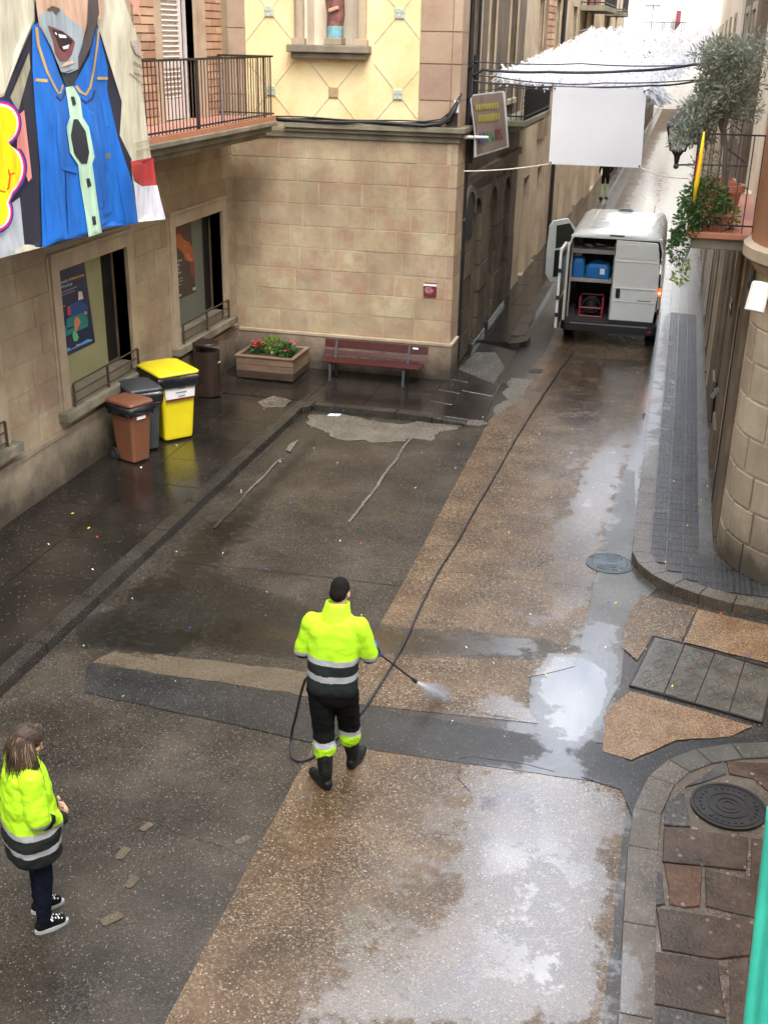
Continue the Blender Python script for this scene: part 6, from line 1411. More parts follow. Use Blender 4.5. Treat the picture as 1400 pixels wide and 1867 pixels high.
b.split('hinge', M['vanw'], rdo, world=False)
# left door swung wide open
ld = MB(); hx = -1.0
ld.box(hx-.045, hx+.01, -.93, -.02, .50, 2.12); ldo = V(ld, 'rear_door', M['vanw'], bevel=.015); ldo['label'] = 'left rear door swung wide open'
b = MB(); b.box(hx+.01, hx+.022, -.85, -.10, .55, 1.05); b.box(hx+.01, hx+.022, -.82, -.12, 1.9, 2.05); V(b, 'door_lining', M['vdark'], ldo)
b = MB(); b.box(hx+.012, hx+.03, -.82, -.12, 1.15, 1.85); V(b, 'inner_panel', M['gutter'], ldo)
b = MB()
for z in (.75, 1.1, 1.65): b.box(hx-.05, hx+.02, -.955, -.925, z, z+.08)
b.split('latch', M['plasb'], ldo, world=False)
# cab door
a = Vector((-.98, 4.2, 0)); e = Vector((-1.78, 3.42, 0)); d_ = (e-a).normalized(); nn_ = Vector((d_.y, -d_.x, 0))
def cdp(u, z, o_=0): return a+d_*u+nn_*o_+Vector((0, 0, z))
prof = [(0, .55), (.95, .55), (1.10, .75), (1.12, 1.3), (1.08, 1.9), (.98, 2.02), (.55, 2.05), (.0, 1.5)]
cdm = MB(); prof2 = [(u+(0-u)*0, z) for u, z in prof]
cdm.loft([[cdp(u, z, -.03) for u, z in prof], [cdp(u, z, .03) for u, z in prof]]); cdo = V(cdm, 'cab_door', M['vanw'], bevel=.02)
b = MB(); w3 = [(.12, 1.42), (.88, 1.36), (.9, 1.9), (.5, 1.93)]
for o2 in (.034,):
    b.add([cdp(u, z, o2) for u, z in w3], [(0, 1, 2, 3)]); b.add([cdp(u, z, -o2) for u, z in w3], [(0, 1, 2, 3)])
V(b, 'window', plain('door_glass', (.035, .04, .03), .15), cdo, recalc=False)
b = MB(); b.obox(cdp(.5, 1.0, -.045), d_*.40, nn_*.015, Vector((0, 0, .32))); b.obox(cdp(.5, .95, -.07), d_*.3, nn_*.03, Vector((0, 0, .03))); V(b, 'lining', M['plasb'], cdo, bevel=.02)
# bumper, lights, plate, wheels
b = MB(); b.loft([[Vector((x, y, z)) for x, y in ((-1.0, .25), (-.99, -.05), (-.9, -.13), (.9, -.13), (.99, -.05), (1.0, .25))] for z in (.30, .33, .44, .47)], closed=True); V(b, 'bumper', M['plasb'], bevel=.01)
b = MB(); b.box(-.8, .8, -.135, -.10, .455, .475); V(b, 'bumper_step', M['steel'])
def tl_(name, z0, z1, m_, sx=1):
    b = MB(); b.box(min(sx*.945, sx*1.005), max(sx*.945, sx*1.005), -.05, .06, z0, z1); return V(b, name, m_, bevel=.008)
for sx in (1, -1):
    if sx == 1:
        tl_('tail_light', .74, 1.30, M['plasb'], sx)
        b = MB(); b.box(.952, 1.0, -.06, -.045, 1.12, 1.29); V(b, 'brake_lamp', plain('brake_lit', (.5, .01, .01), .3, emit=(1, .05, .01, 1.2)))
        b = MB(); b.tube([(.977, -.068, 1.19), (.977, -.055, 1.19)], .022, 12); V(b, 'bulb', plain('bulb_lit', (.8, .4, .1), .3, emit=(1, .42, .05, 4)))
        b = MB(); b.box(.952, 1.0, -.06, -.045, .86, 1.10); V(b, 'reverse_lamp', plain('lamp_clear', (.42, .40, .32), .2)); b = MB(); b.box(.952, 1.0, -.06, -.045, .75, .84); V(b, 'reflector', plain('reflector_red', (.09, .01, .01), .2))
b = MB(); b.box(.82, .9, -.145, -.12, .36, .39); V(b, 'fog_lamp', plain('fog_red', (.5, .02, .02), .3))
b = MB(); b.box(-.14, .16, -.012, .03, 2.275, 2.305); V(b, 'high_brake_lamp', plain('brakelamp_dark', (.07, .012, .012), .3))
b = MB(); b.tube([(-.0, -.03, 2.245), (.02, -.03, 2.245)], .01, 6)
for x in (-.88, .88):
    for y in (.85, 4.75):
        b = MB(); b.tube([(x-.11, y, .34), (x+.11, y, .34)], .34, 28); wh = V(b, 'wheel', M['rubber'], bevel=.02); b = MB(); b.tube([(x-.115, y, .34), (x+.115, y, .34)], .19, 20); V(b, 'rim', M['steel'], wh)
b = MB(); b.loft([rrect(1.16, 4.35, .10, .06, .04, 1.45), rrect(1.17, 4.35, .12, .07, .05, 1.6), rrect(1.17, 4.35, .11, .06, .04, 1.85)]); b.bar((1.0, 4.35, 1.55), (1.1, 4.35, 1.55), .05); V(b, 'wing_mirror', M['plasb'], bevel=.01)
b = MB(); b.box(-1.0, -.9, .3, 4.4, .3, .44); b.box(.9, 1.0, .3, 4.4, .3, .44); b.box(-.9, .9, .3, 4.4, .3, .36); V(b, 'chassis', M['plasb'])
# shelving and load
b = MB(); b.box(-.9, .0, .25, .95, 1.26, 1.33); b.box(-.9, -.0, .25, .95, 1.86, 1.95); b.box(-.92, -.88, .25, .28, .5, 2.1); b.box(-.03, .0, .25, .28, .5, 2.1); b.box(-.9, 0, .93, .96, 1.26, 1.5); V(b, 'shelf', M['shelf'], bevel=.006)
def jerry(label, x, y, z, w2, h2, d2, rz):
    t = thing('jerrycan', label, 'jerrycan', (VX+x, VY+y, z), rz, 'blue containers in the van')
    b = MB(); b.loft([rrect(0, 0, w2*.94, d2*.94, .04, 0), rrect(0, 0, w2, d2, .05, .03), rrect(0, 0, w2, d2, .05, h2*.75), rrect(0, 0, w2*.8, d2*.9, .05, h2)]); b.build('body', M['blue'], t, world=False, bevel=.01)
    b = MB(); b.tube([(w2*.5, 0, h2*.9), (w2*.5, 0, h2+.04)], .03, 12); b.build('cap', M['plasb'], t, world=False); b = MB(); b.tube([(-w2*.5, 0, h2), (-w2*.3, 0, h2+.05), (w2*.1, 0, h2+.05), (w2*.25, 0, h2)], .012, 6); b.build('handle', M['blue'], t, world=False)
    return t
jerry('upright blue jerrycan at the left on the van shelf', -.76, .5, 1.33, .13, .40, .16, .1)
t = jerry('wide blue jerrycan with a white sticker at the right on the van shelf', -.33, .5, 1.33, .25, .30, .18, -.12)
b = MB(); b.box(.06, .16, -.186, -.178, .10, .22); b.build('sticker', M['white'], t, world=False)
t = thing('pressure_washer', 'black pressure washer in a red tube frame on the van floor', 'pressure washer', (VX-.42, VY+.35, .5))
b = MB()
for x in (-.24, .24):
    b.tube([(x, 0, .02), (x, 0, .42), (x, .35, .42), (x, .35, .02), (x, 0, .02)], .016, 6)
for y, z in ((0, .02), (0, .2), (.35, .42), (.35, .02)): b.tube([(-.24, y, z), (.24, y, z)], .016, 6)
b.build('frame', M['redframe'], t, world=False)
b = MB(); b.loft([ell(0, .2, .06, .14, .12, 14), ell(0, .2, .14, .18, .15, 14), ell(0, .2, .34, .17, .14, 14), ell(0, .2, .42, .08, .08, 14)]); b.build('motor', M['plasb'], t, world=False); b = MB()
for k in range(7): b.tube([(.19*math.cos(a), .03+.012*k, .24+.15*math.sin(a)) for a in [2*math.pi*i/16 for i in range(17)]], .012, 5, cap=False)
b.build('hose_coil', M['black_cable'], t, world=False)
t = thing('tool_pile', 'loose tools and cloths lying on the upper shelf of the van', 'tools', (VX-.45, VY+.5, 1.95)); b = MB()
for k in range(9): b.obox((random.uniform(-.35, .35), random.uniform(-.2, .1), .02+.008*k), (random.uniform(.05, .14), random.uniform(-.03, .03), 0), (-.02, .03, 0), (0, 0, .012), k % 2)
b.build('tool', [M['shelf'], M['plasb']], t, world=False)
# ================================================================== PEOPLE
def caps(b, p, q, r1, r2, n=18, squash=None, mi=0):
    p, q = Vector(p), Vector(q); d_ = (q-p); L = d_.length or .001; d_ = d_/L if L > .001 else Vector((0, 0, 1)); u = d_.cross(Vector((0, 1, 0)));
    if u.length < .1: u = d_.cross(Vector((1, 0, 0)))
    u.normalize(); v = d_.cross(u); rings = []
    for k in range(5): a = math.pi/2*(k+.15)/4.15; rings.append((p-d_*r1*math.cos(a), r1*math.sin(a)))
    for k in range(5): a = math.pi/2*(4-k+.15)/4.15; rings.append((q+d_*r2*math.cos(a), r2*math.sin(a)))
    b.loft([[c+u*r_*math.cos(2*math.pi*i/n)+v*r_*math.sin(2*math.pi*i/n) for i in range(n)] for c, r_ in rings], mi)
def ellip(b, c, rad, rotm=None, n=20, m_=12):
    rings = []
    for j in range(m_+1):
        t_ = math.pi*(j+.03)/(m_+.06); ring = []
        for k in range(n):
            v = Vector((math.sin(t_)*math.cos(2*math.pi*k/n)*rad[0], math.sin(t_)*math.sin(2*math.pi*k/n)*rad[1], math.cos(t_)*rad[2]))
            if rotm: v = rotm @ v
            ring.append(Vector(c)+v)
        rings.append(ring)
    b.loft(rings)
def torso(b, secs, n=28):
    b.loft([[Vector((cx+rx*math.copysign(abs(math.cos(a))**.85, math.cos(a)), cy+ry*math.copysign(abs(math.sin(a))**.85, math.sin(a)), z+tilt*math.sin(a))) for a in [2*math.pi*k/n for k in range(n)]] for (cx, cy, z, rx, ry, tilt) in secs])
def organic(b, name, mats, parent, vox, smooth=3, matfn=None, disp=None):
    """fuse overlapping shapes into one continuous skin"""
    me = bpy.data.meshes.new(name); me.from_pydata(b.v, [], b.f); bm = bmesh.new(); bm.from_mesh(me); bmesh.ops.recalc_face_normals(bm, faces=bm.faces); bm.to_mesh(me); bm.free()
    o_ = bpy.data.objects.new(name+'_tmp', me); C.objects.link(o_)
    r_ = o_.modifiers.new('r', 'REMESH'); r_.mode = 'VOXEL'; r_.voxel_size = vox
    if smooth: s_ = o_.modifiers.new('s', 'SMOOTH'); s_.factor = .5; s_.iterations = smooth
    dg = bpy.context.evaluated_depsgraph_get(); ev = o_.evaluated_get(dg); nm = bpy.data.meshes.new_from_object(ev); nm.name = name
    bpy.data.objects.remove(o_)
    if disp:
        nrm = [v.normal.copy() for v in nm.vertices]
        for v, n_ in zip(nm.vertices, nrm): v.co += n_*disp(v.co)
    nm.materials.clear()
    for m_ in mats: nm.materials.append(m_)
    if matfn: nm.polygons.foreach_set('material_index', [matfn(p.center) for p in nm.polygons])
    nm.polygons.foreach_set('use_smooth', [True]*len(nm.polygons))
    o2 = bpy.data.objects.new(name, nm); C.objects.link(o2); o2.parent = parent; return o2
def wr(sc, a): return lambda co: a*(noise.noise(Vector((co.x*sc, co.y*sc, co.z*sc*1.7)))+.6*noise.noise(Vector((co.x*sc*2.3, co.y*sc*2.3+5, co.z*sc*3))))
def hand(b, wrist, fwd, side, palm_n, curl=1.0, s=1., thumb=1, r_=.0088):
    """palm, four unequal bent fingers and a thumb from the side of the palm; returns nothing"""
    f = Vector(fwd).normalized(); sd = Vector(side).normalized(); pn = Vector(palm_n).normalized(); w0_ = Vector(wrist)
    for k in range(4):
        o_ = (k-1.5)*.020*s; caps(b, w0_+sd*o_*.8, w0_+f*.085*s+sd*o_, .016*s, .013*s, 10)
        kn = w0_+f*.090*s+sd*o_; Ls = (.042, .047, .044, .034)[k]*s; dirv = f; p = kn
        for j, bend in enumerate((50*curl, 60*curl, 40*curl)):
            an = R(bend); axis = sd; dirv = (dirv*math.cos(an)+pn*math.sin(an)).normalized(); pn2 = pn
            q_ = p+dirv*Ls*(1, .7, .55)[j]; caps(b, p, q_, r_*s*(1-.08*j), r_*s*(.95-.08*j), 8); 
            pn = (pn*math.cos(an)-f*0).normalized() if False else (Matrix.Rotation(0, 3, 'X') @ pn); p = q_
            # rotate palm normal with the finger
            pnn = dirv.cross(sd); pn_dir = 1 if pnn.dot(pn) > 0 else -1; pn = pnn*pn_dir if abs(pnn.dot(pn)) > .05 else pn
        pn = Vector(palm_n).normalized()
    tb_ = w0_+f*.025*s+sd*(-.034*s)*thumb; t1 = tb_+(f*.6-sd*thumb*.7+pn*.35).normalized()*.042*s; t2 = t1+(f*.8+pn*.6).normalized()*.030*s
    caps(b, w0_+f*.02*s-sd*.02*s*thumb, tb_, .015*s, .013*s, 8); caps(b, tb_, t1, .012*s, .0105*s, 8); caps(b, t1, t2, .0105*s, .009*s, 8)
def head(b, c, yaw, tilt, s=1.):
    """skull, jaw, nose, brow, ears; faces +y before rotation"""
    M3 = Matrix.Rotation(yaw, 3, 'Z') @ Matrix.Rotation(-tilt, 3, 'X'); c = Vector(c)
    def P(x, y, z): return c+M3 @ (Vector((x, y, z))*s)
    ellip(b, P(0, -.01, .02), (.077*s, .098*s, .10*s), M3); ellip(b, P(0, .025, -.045), (.058*s, .066*s, .07*s), M3); ellip(b, P(0, .065, -.09), (.028*s, .028*s, .025*s), M3)
    caps(b, P(0, .082, .01), P(0, .108, -.032), .010*s, .015*s, 8); ellip(b, P(0, .078, .025), (.05*s, .016*s, .012*s), M3)
    for sx in (-1, 1): ellip(b, P(sx*.079, 0, -.01), (.011*s, .022*s, .032*s), M3); ellip(b, P(sx*.04, .065, -.02), (.022*s, .02*s, .02*s), M3); ellip(b, P(sx*.03, .083, .006), (.013*s, .01*s, .009*s), M3)
    ellip(b, P(0, .09, -.058), (.024*s, .010*s, .005*s), M3); ellip(b, P(0, .089, -.067), (.020*s, .010*s, .006*s), M3); return P, M3
# ---------- man with the lance
mo = gp(606, 1418); MX, MY = mo.x, mo.y
man = thing('person', 'man in a yellow high visibility jacket and rubber boots spraying the road with a lance', 'person', (MX, MY, 0))
hipL, hipR = Vector((-.10, .0, .92)), Vector((.10, .02, .92)); knL, knR = Vector((-.075, -.01, .50)), Vector((.095, .17, .51)); anL, anR = Vector((-.015, -.15, .09)), Vector((.125, .20, .09))
shL, shR = Vector((-.195, .08, 1.485)), Vector((.205, .10, 1.485)); elL, elR = Vector((-.275, .05, 1.22)), Vector((.285, .11, 1.22)); wrL, wrR = Vector((-.08, .32, 1.12)), Vector((.27, .37, 1.11))
hc = Vector((-.005, .235, 1.705))
b = MB(); torso(b, [(0, .0, .86, .15, .11, 0), (0, .01, .98, .16, .12, 0), (0, .03, 1.15, .15, .11, 0), (0, .05, 1.32, .17, .12, 0), (0, .08, 1.46, .17, .11, 0), (0, .12, 1.54, .08, .08, 0)])
caps(b, (0, .12, 1.50), (0, .20, 1.64), .062, .058)
for s_, e_, w2 in ((shL, elL, wrL), (shR, elR, wrR)): caps(b, s_, e_, .055, .042); caps(b, e_, w2, .040, .028)
for h_, k_, a_ in ((hipL, knL, anL), (hipR, knR, anR)): caps(b, h_, k_, .085, .058); caps(b, k_, a_, .054, .038)
hand(b, wrL, (.7, .6, -.2), (.5, -.4, .75), (.2, .3, -.8), .9, 1.0, 1); hand(b, wrR, (-.15, .9, -.25), (.1, .3, .9), (-.95, .0, -.1), .95, 1.0, -1)
P_, M3 = head(b, hc, R(0), R(38))
organic(b, 'body', [M['skin']], man, .0065, 2)
# hair
b = MB(); ellip(b, P_(0, -.022, .030), (.081, .100, .099), M3); ellip(b, P_(0, -.055, -.02), (.076, .060, .075), M3); organic(b, 'hair', [M['hairm']], man, .007, 1, disp=wr(60, .003))
# jacket
b = MB(); torso(b, [(0, .0, .90, .205, .150, 0), (0, .0, .95, .222, .165, 0), (0, .01, 1.05, .215, .160, 0), (0, .03, 1.18, .215, .158, 0), (0, .055, 1.32, .232, .162, 0), (0, .08, 1.44, .225, .150, 0), (0, .10, 1.52, .175, .125, 0), (0, .12, 1.565, .11, .09, 0)])
for s_, e_, w2 in ((shL, elL, wrL), (shR, elR, wrR)):
    caps(b, (0, .09, 1.50), s_-Vector((0, 0, .02)), .092, .088); caps(b, s_-Vector((0, 0, .01)), e_, .090, .080); caps(b, e_, e_.lerp(w2, .85), .080, .058)
armd = lambda co: None
def jm(co):
    # sleeves: distance along the arm; body: height
    for s_, e_, w2 in ((shL, elL, wrL), (shR, elR, wrR)):
        ab = (w2-e_); t_ = (co-e_).dot(ab)/ab.length_squared; q_ = e_+ab*max(0, min(1, t_)); dd = (co-q_).length
        outer = abs(co.x) > .215 or co.y > .19
        if outer and dd < .115 and co.z < 1.27:
            if t_ < .10 and co.z > 1.19: return 2 if co.z < 1.225 else 0
            if .42 < t_ < .60: return 2
            return 1
    z = co.z-.02*co.y
    if abs(co.x) > .222 and z > 1.20: return 0
    if z > 1.245: return 0
    if z > 1.195: return 2
    if z > 1.105: return 1
    if z > 1.05: return 2
    return 1
organic(b, 'jacket', [M['hivis'], M['jdark'], M['refl']], man, .0068, 18, jm, lambda co: wr(5, .010)(co)+wr(15, .0022)(co))
b = MB(); n = 30; cr = []
for z, rx, ry, cy in ((1.49, .165, .115, .09), (1.545, .13, .105, .11), (1.63, .105, .098, .145), (1.655, .10, .095, .160), (1.655, .088, .083, .160), (1.60, .09, .085, .14)):
    cr.append([Vector((rx*math.cos(2*math.pi*k/n), cy+ry*math.sin(2*math.pi*k/n), z-.05*math.sin(2*math.pi*k/n)*.4)) for k in range(n)])
b.loft(cr, cap=False); b.build('collar', M['hivis'], man, smooth=True, world=False)
# trousers and boots
b = MB(); torso(b, [(0, .0, .97, .17, .13, 0), (0, .0, .88, .185, .14, 0), (0, .01, .80, .18, .13, 0)])
for h_, k_, a_ in ((hipL, knL, anL), (hipR, knR, anR)): caps(b, h_-Vector((0, 0, .02)), k_, .122, .098); caps(b, k_, k_.lerp(a_, .40), .097, .098)
def tm(co):
    kz = .0
    if co.z < .385: return 1
    if co.z < .435: return 2
    return 0
organic(b, 'trousers', [M['trouser'], M['hivis'], M['refl']], man, .0068, 2, tm, lambda co: wr(8, .009)(co)+wr(22, .004)(co))
for nm_, k_, a_, toe in (('boot', knL, anL, Vector((-.15, .13, 0))), ('boot', knR, anR, Vector((.03, .2, 0)))):
    b = MB(); m2 = k_.lerp(a_, .30); caps(b, m2, a_+Vector((0, 0, .06)), .080, .060); caps(b, a_+Vector((0, 0, .05)), a_+Vector((0, 0, -.03)), .055, .052)
    heel = Vector((a_.x, a_.y, .045))-toe.normalized()*.03; caps(b, heel, Vector((a_.x, a_.y, .045))+toe, .045, .046); caps(b, heel+Vector((0, 0, .02)), Vector((a_.x, a_.y, .06))+toe*.6, .045, .045)
    b.v = [Vector((v.x, v.y, max(v.z, .012))) for v in b.v]; bt = organic(b, nm_, [M['boot']], man, .0065, 2, None, wr(14, .003))
    b = MB(); b.loft([[Vector((a_.x, a_.y, z))+toe.normalized()*(c_*.135+toe.length*.5-.02)+Vector((-toe.normalized().y, toe.normalized().x, 0))*s_*.048 for c_, s_ in [(math.cos(2*math.pi*k/20), math.sin(2*math.pi*k/20)) for k in range(20)]] for z in (.0, .022)]); b.build('sole', M['rubber'], bt, world=False, smooth=False)
for w2, e_, pn_, f_, s_, th in ((wrL, elL, (.2, .3, -.8), (.7, .6, -.2), (.5, -.4, .75), 1), (wrR, elR, (-.95, .0, -.1), (-.15, .9, -.25), (.1, .3, .9), -1)):
    b = MB(); caps(b, e_.lerp(w2, .82), w2, .036, .034); hand(b, w2, f_, s_, pn_, .92, 1.10, th, .0105); organic(b, 'glove', [M['glove']], man, .0042, 1)
# lance and spray (held: things of their own)
MO = Vector((MX, MY, 0)); tip = gp(757, 1242, .42); grip = MO+wrR+Vector((-.02, .085, -.045)); hit = gp(806, 1268)
lc = thing('spray_lance', 'black pressure lance held low in the gloved hands of the man', 'lance', tuple(grip)); dl = (tip-grip).normalized()
b = MB(); b.tube([grip-dl*.12, grip, tip-dl*.06, tip], .0095, 8); b.build('tube', M['plasb'], lc); b = MB(); b.tube([tip-dl*.05, tip+dl*.01], .02, 10); b.build('nozzle', M['plasb'], lc)
b = MB(); b.tube([grip-dl*.1, grip+dl*.12], .019, 10); b.bar(grip-dl*.08, grip-dl*.10-Vector((0, 0, .10)), .03); b.build('trigger_grip', M['glove'], lc)
smt, st, sb_ = nodes('water_spray'); st.nodes.remove(sb_)
vs_n = N(st, 'VolumePrincipled'); vs_n.inputs['Color'].default_value = (.9, .93, 1, 1); vs_n.inputs['Density'].default_value = 16; vs_n.inputs['Anisotropy'].default_value = .2; st.links.new(vs_n.outputs[0], st.nodes['Material Output'].inputs['Volume'])
b = MB(); ds = (hit-tip).normalized(); L = (hit-tip).length; u = ds.cross(Vector((0, 0, 1))).normalized(); v = ds.cross(u)
b.loft([[tip+ds*L*t_+(u*math.cos(2*math.pi*k/16)+v*math.sin(2*math.pi*k/16)*.5)*(.007+.040*t_) for k in range(16)] for t_ in (.02, .25, .5, .75, .98)])
sj = b.build('water_jet', smt)
sm2 = smt.copy(); sm2.node_tree.nodes['Principled Volume'].inputs['Density'].default_value = 2.2
b2 = MB(); b2.loft([[tip+ds*L*t_+(u*math.cos(2*math.pi*k/16)+v*math.sin(2*math.pi*k/16)*.7)*(.012+.15*t_) for k in range(16)] for t_ in (.15, .4, .7, .97)])
mj = b2.build('water_mist', sm2); tag(mj, 'thin mist hanging round the water jet of the lance', 'water spray'); mj['kind'] = 'stuff'; tag(sj, 'white fan of water spraying from the lance tip on to the road', 'water spray'); sj['kind'] = 'stuff'
b = MB()
for _ in range(520):
    t_ = random.random(); p = tip+ds*L*(t_*.95+.03); r_ = .02+.10*t_; p += u*random.gauss(0, r_*.5)+v*random.gauss(0, r_*.25); s_ = random.uniform(.002, .0045); p.z = max(p.z, .012)
    b.add([p+Vector((0, 0, s_)), p+Vector((s_, 0, 0)), p+Vector((0, s_, 0)), p+Vector((-s_, 0, 0)), p+Vector((0, -s_, 0)), p-Vector((0, 0, s_))]+[], [(0, 1, 2), (0, 2, 3), (0, 3, 4), (0, 4, 1), (5, 2, 1), (5, 3, 2), (5, 4, 3), (5, 1, 4)])
o_ = b.build('water_droplets', M['white'], kind='stuff', recalc=False); o_['label'] = 'spattering water droplets round the jet of the lance'; o_['category'] = 'water spray'
# hose
def catmull(P, n=10):
    P = [Vector(p) for p in P]; out = []
    for i in range(len(P)-1):
        p0_, p1_, p2_, p3_ = P[max(i-1, 0)], P[i], P[i+1], P[min(i+2, len(P)-1)]
        for k in range(n):
            t_ = k/n; out.append(.5*((2*p1_)+(-p0_+p2_)*t_+(2*p0_-5*p1_+4*p2_-p3_)*t_*t_+(-p0_+3*p1_-3*p2_+p3_)*t_**3))
    return out+[P[-1]]
G0 = lambda x, y, z=.022: gp(x, y, z)
path = [MO+Vector((-.05, .30, 1.0)), MO+Vector((-.24, .12, .92)), gp(553, 1250, .80), gp(541, 1300, .45), gp(531, 1345, .12), G0(533, 1380), G0(556, 1386), G0(590, 1366), G0(628, 1330), G0(665, 1290), G0(705, 1228), G0(740, 1165), G0(772, 1095), G0(800, 1040), G0(835, 985), G0(868, 925), G0(905, 862), G0(940, 800), G0(985, 728), G0(1022, 672), G0(1040, 648), G0(1046, 625), Vector((VX-.5, VY+.2, .5))]
b = MB(); b.tube(catmull(path, 12), .0125, 8); tag(b.build('water_hose', M['black_cable'], smooth=True), 'long black water hose running from the van across the road to the man', 'hose')
# ---------- woman at the left edge
wo_ = gp(80, 1678); WX, WY2 = wo_.x, wo_.y; WR = R(-42)
wm = thing('person', 'woman with long brown hair in a yellow high visibility jacket at the left edge', 'person', (WX, WY2, 0), WR)
hipL, hipR = Vector((-.09, 0, .86)), Vector((.09, 0, .86)); knL, knR = Vector((-.10, .03, .46)), Vector((.10, .02, .46)); anL, anR = Vector((-.11, .02, .075)), Vector((.10, -.02, .075))
shL, shR = Vector((-.17, .0, 1.33)), Vector((.17, .0, 1.33)); elL, elR = Vector((-.23, -.02, 1.06)), Vector((.24, -.01, 1.06)); wrL, wrR = Vector((-.09, .19, .90)), Vector((.10, .19, .90)); hc = Vector((0, .05, 1.535))
b = MB(); torso(b, [(0, 0, .80, .15, .11, 0), (0, 0, .90, .155, .11, 0), (0, 0, 1.05, .12, .09, 0), (0, 0, 1.22, .145, .10, 0), (0, 0, 1.32, .15, .09, 0), (0, .01, 1.38, .06, .06, 0)]); caps(b, (0, .01, 1.33), (0, .03, 1.47), .05, .047)
for s_, e_, w2 in ((shL, elL, wrL), (shR, elR, wrR)): caps(b, s_, e_, .045, .035); caps(b, e_, w2, .034, .025)
for h_, k_, a_ in ((hipL, knL, anL), (hipR, knR, anR)): caps(b, h_, k_, .08, .052); caps(b, k_, a_, .05, .034)
hand(b, wrL, (.7, .6, -.1), (.2, -.2, -.9), (-.4, -.6, 0), .7, .92, 1); hand(b, wrR, (-.7, .6, -.1), (-.2, -.2, -.9), (.4, -.6, 0), .7, .92, 1)
P_, M3 = head(b, hc, R(-8), R(26), .97); organic(b, 'body', [M['skin']], wm, .0065, 2)
b = MB(); torso(b, [(0, .0, .62, .20, .155, 0), (0, .0, .66, .235, .185, 0), (0, .0, .80, .245, .19, 0), (0, 0, .95, .235, .18, 0), (0, 0, 1.10, .225, .17, 0), (0, .0, 1.24, .215, .155, 0), (0, 0, 1.33, .18, .13, 0), (0, .01, 1.39, .11, .09, 0)])
for s_, e_, w2 in ((shL, elL, wrL), (shR, elR, wrR)): caps(b, (0, 0, 1.335), s_-Vector((0, 0, .01)), .085, .085); caps(b, s_, e_, .085, .078); caps(b, e_, e_.lerp(w2, .95), .076, .056)
def jw(co):
    for s_, e_, w2 in ((shL, elL, wrL), (shR, elR, wrR)):
        ab = w2-e_; t_ = (co-e_).dot(ab)/ab.length_squared; q_ = e_+ab*max(0, min(1, t_))
        if (co-q_).length < .095 and (abs(co.x) > .235 or co.y > .175) and co.z < 1.12:
            if t_ < .14: return 0 if co.z > 1.05 else 2
            if .5 < t_ < .68: return 2
            return 1
    z = co.z
    if z > .945: return 0
    if z > .895: return 2
    if z > .80: return 1
    if z > .75: return 2
    return 1
organic(b, 'jacket', [M['hivis'], M['jdark'], M['refl']], wm, .0068, 12, jw, lambda co: wr(6, .012)(co)+wr(17, .003)(co))
b = MB(); cr = []
for z, rx, ry, cy in ((1.34, .12, .10, .0), (1.40, .105, .09, .01), (1.455, .10, .088, .02), (1.455, .088, .078, .02), (1.40, .09, .08, .01)): cr.append([Vector((rx*math.cos(2*math.pi*k/n), cy+ry*math.sin(2*math.pi*k/n), z)) for k in range(n)])
b.loft(cr, cap=False); b.build('collar', M['hivis'], wm, smooth=True, world=False)
b = MB(); torso(b, [(0, 0, .90, .16, .12, 0), (0, 0, .84, .165, .125, 0), (0, 0, .76, .15, .115, 0)])
for h_, k_, a_ in ((hipL, knL, anL), (hipR, knR, anR)): caps(b, h_-Vector((0, 0, .03)), k_, .092, .066); caps(b, k_, a_+Vector((0, 0, .04)), .064, .052)
organic(b, 'trousers', [M['jean']], wm, .0065, 2, None, wr(9, .006))
for a_ in (anL, anR):
    toe = Vector((0, .15, 0)); b = MB(); caps(b, a_+Vector((0, -.03, -.02)), a_+Vector((0, .12, -.035)), .040, .036); caps(b, a_+Vector((0, -.01, .0)), a_+Vector((0, .07, -.01)), .042, .034)
    sh_ = organic(b, 'trainer', [M['jean'] if False else M['trouser']], wm, .006, 2)
    b = MB(); b.loft([[Vector((a_.x+.043*math.sin(2*math.pi*k/20), a_.y+.05+.125*math.cos(2*math.pi*k/20), z)) for k in range(20)] for z in (0, .026)]); b.build('sole', M['refl'], sh_, world=False)
    b = MB()
    for k in range(5): b.bar(a_+Vector((-.025, .03+.022*k, .035-.011*k)), a_+Vector((.025, .035+.022*k, .035-.011*k)), .009)
    b.bar(a_+Vector((-.02, .03, .04)), a_+Vector((-.05, .06, .02)), .008); b.bar(a_+Vector((.02, .03, .04)), a_+Vector((.05, .05, .02)), .008); b.build('lace', M['white'], sh_, world=False)
b = MB(); ellip(b, P_(0, -.02, .035), (.086, .108, .095), M3); ellip(b, P_(0, -.05, -.03), (.082, .07, .10), M3); hc_ = organic(b, 'hair', [M['hairw']], wm, .007, 1, None, wr(30, .005))
b = MB(); random.seed(5)
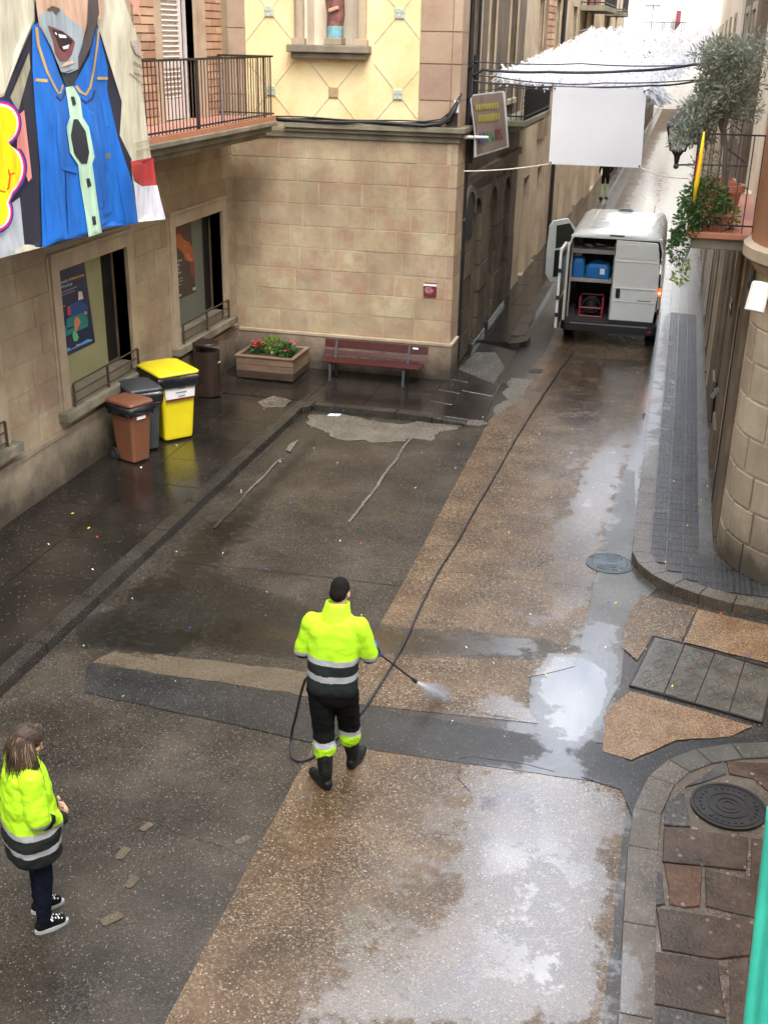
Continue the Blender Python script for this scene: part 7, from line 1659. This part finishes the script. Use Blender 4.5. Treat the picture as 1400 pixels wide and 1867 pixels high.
for k in range(620):   # strands falling from the crown to the shoulders
    a = random.uniform(R(-205), R(25)); r1, r2 = .096, .114
    rt = P_(random.gauss(0, .01), random.uniform(-.05, .05), .140-random.random()*.012); sd_v = P_(r1*math.cos(a), -.02+r2*math.sin(a)*(1 if a < 0 else .8), random.uniform(-.02, .03)); L = random.uniform(.17, .29)
    out_ = Vector((sd_v.x, sd_v.y-.03, 0)).normalized(); end_ = Vector((sd_v.x, sd_v.y, hc.z))+out_*random.uniform(.0, .07)+Vector((random.gauss(0, .012), random.gauss(0, .012), -L)); end_.y = min(end_.y, .10)
    midp = sd_v.lerp(end_, .35)+out_*.018+Vector((random.gauss(0, .010), random.gauss(0, .010), 0)); mid2 = sd_v.lerp(end_, .7)-out_*.004+Vector((random.gauss(0, .012), random.gauss(0, .012), 0)); pts = catmull([rt, rt.lerp(sd_v, .55)+Vector((0, 0, .02)), sd_v, midp, mid2, end_], 4)
    w0_ = random.uniform(.003, .0065); tn = Vector((-out_.y, out_.x, 0)); Lh = [p+tn*w0_*(1-.7*i/len(pts)) for i, p in enumerate(pts)]; Rh = [p-tn*w0_*(1-.7*i/len(pts)) for i, p in enumerate(pts)]
    m_ = len(pts); b.add(Lh+Rh, [(i, i+1, i+1+m_, i+m_) for i in range(m_-1)], 1 if random.random() < .22 else 0)
b.build('hair_strand', [M['hairw'], M['hairl']], hc_, world=False, recalc=False, smooth=True)
# ---------- small far worker at the left wall
fp = gp(1100, 364, .12); fm = thing('person', 'distant worker in dark clothes and pale green leggings beyond the van', 'person', (fp.x, fp.y, .118), .4)
b = MB(); torso(b, [(0, 0, .86, .15, .11, 0), (0, 0, 1.1, .15, .11, 0), (0, 0, 1.4, .19, .12, 0), (0, 0, 1.5, .08, .07, 0)]); caps(b, (0, 0, 1.45), (0, .02, 1.58), .055, .05)
for s_ in (-1, 1): caps(b, (s_*.19, 0, 1.42), (s_*.25, .02, 1.15), .05, .042); caps(b, (s_*.25, .02, 1.15), (s_*.2, .2, 1.0), .04, .03); caps(b, (s_*.09, 0, .9), (s_*.1, .02, .5), .08, .06); caps(b, (s_*.1, .02, .5), (s_*.11, 0, .08), .055, .04)
head(b, (0, .03, 1.66), 0, .2)
def fmat(co): return 2 if .12 < co.z < .62 else (0 if co.z > 1.5 or (1.05 > co.z > .9 and co.y > .15) else 1)
organic(b, 'body', [M['skin'], M['trouser'], plain('vest_green', (.30, .40, .22), .6)], fm, .02, 1, fmat)
b = MB(); ellip(b, (0, .01, 1.70), (.088, .11, .09)); b.build('hair', M['hairm'], fm, smooth=True, world=False)
for s_ in (-1, 1): b = MB(); caps(b, (s_*.11, -.03, .05), (s_*.11, .14, .045), .05, .045); b.build('boot', M['boot'], fm, smooth=True, world=False)
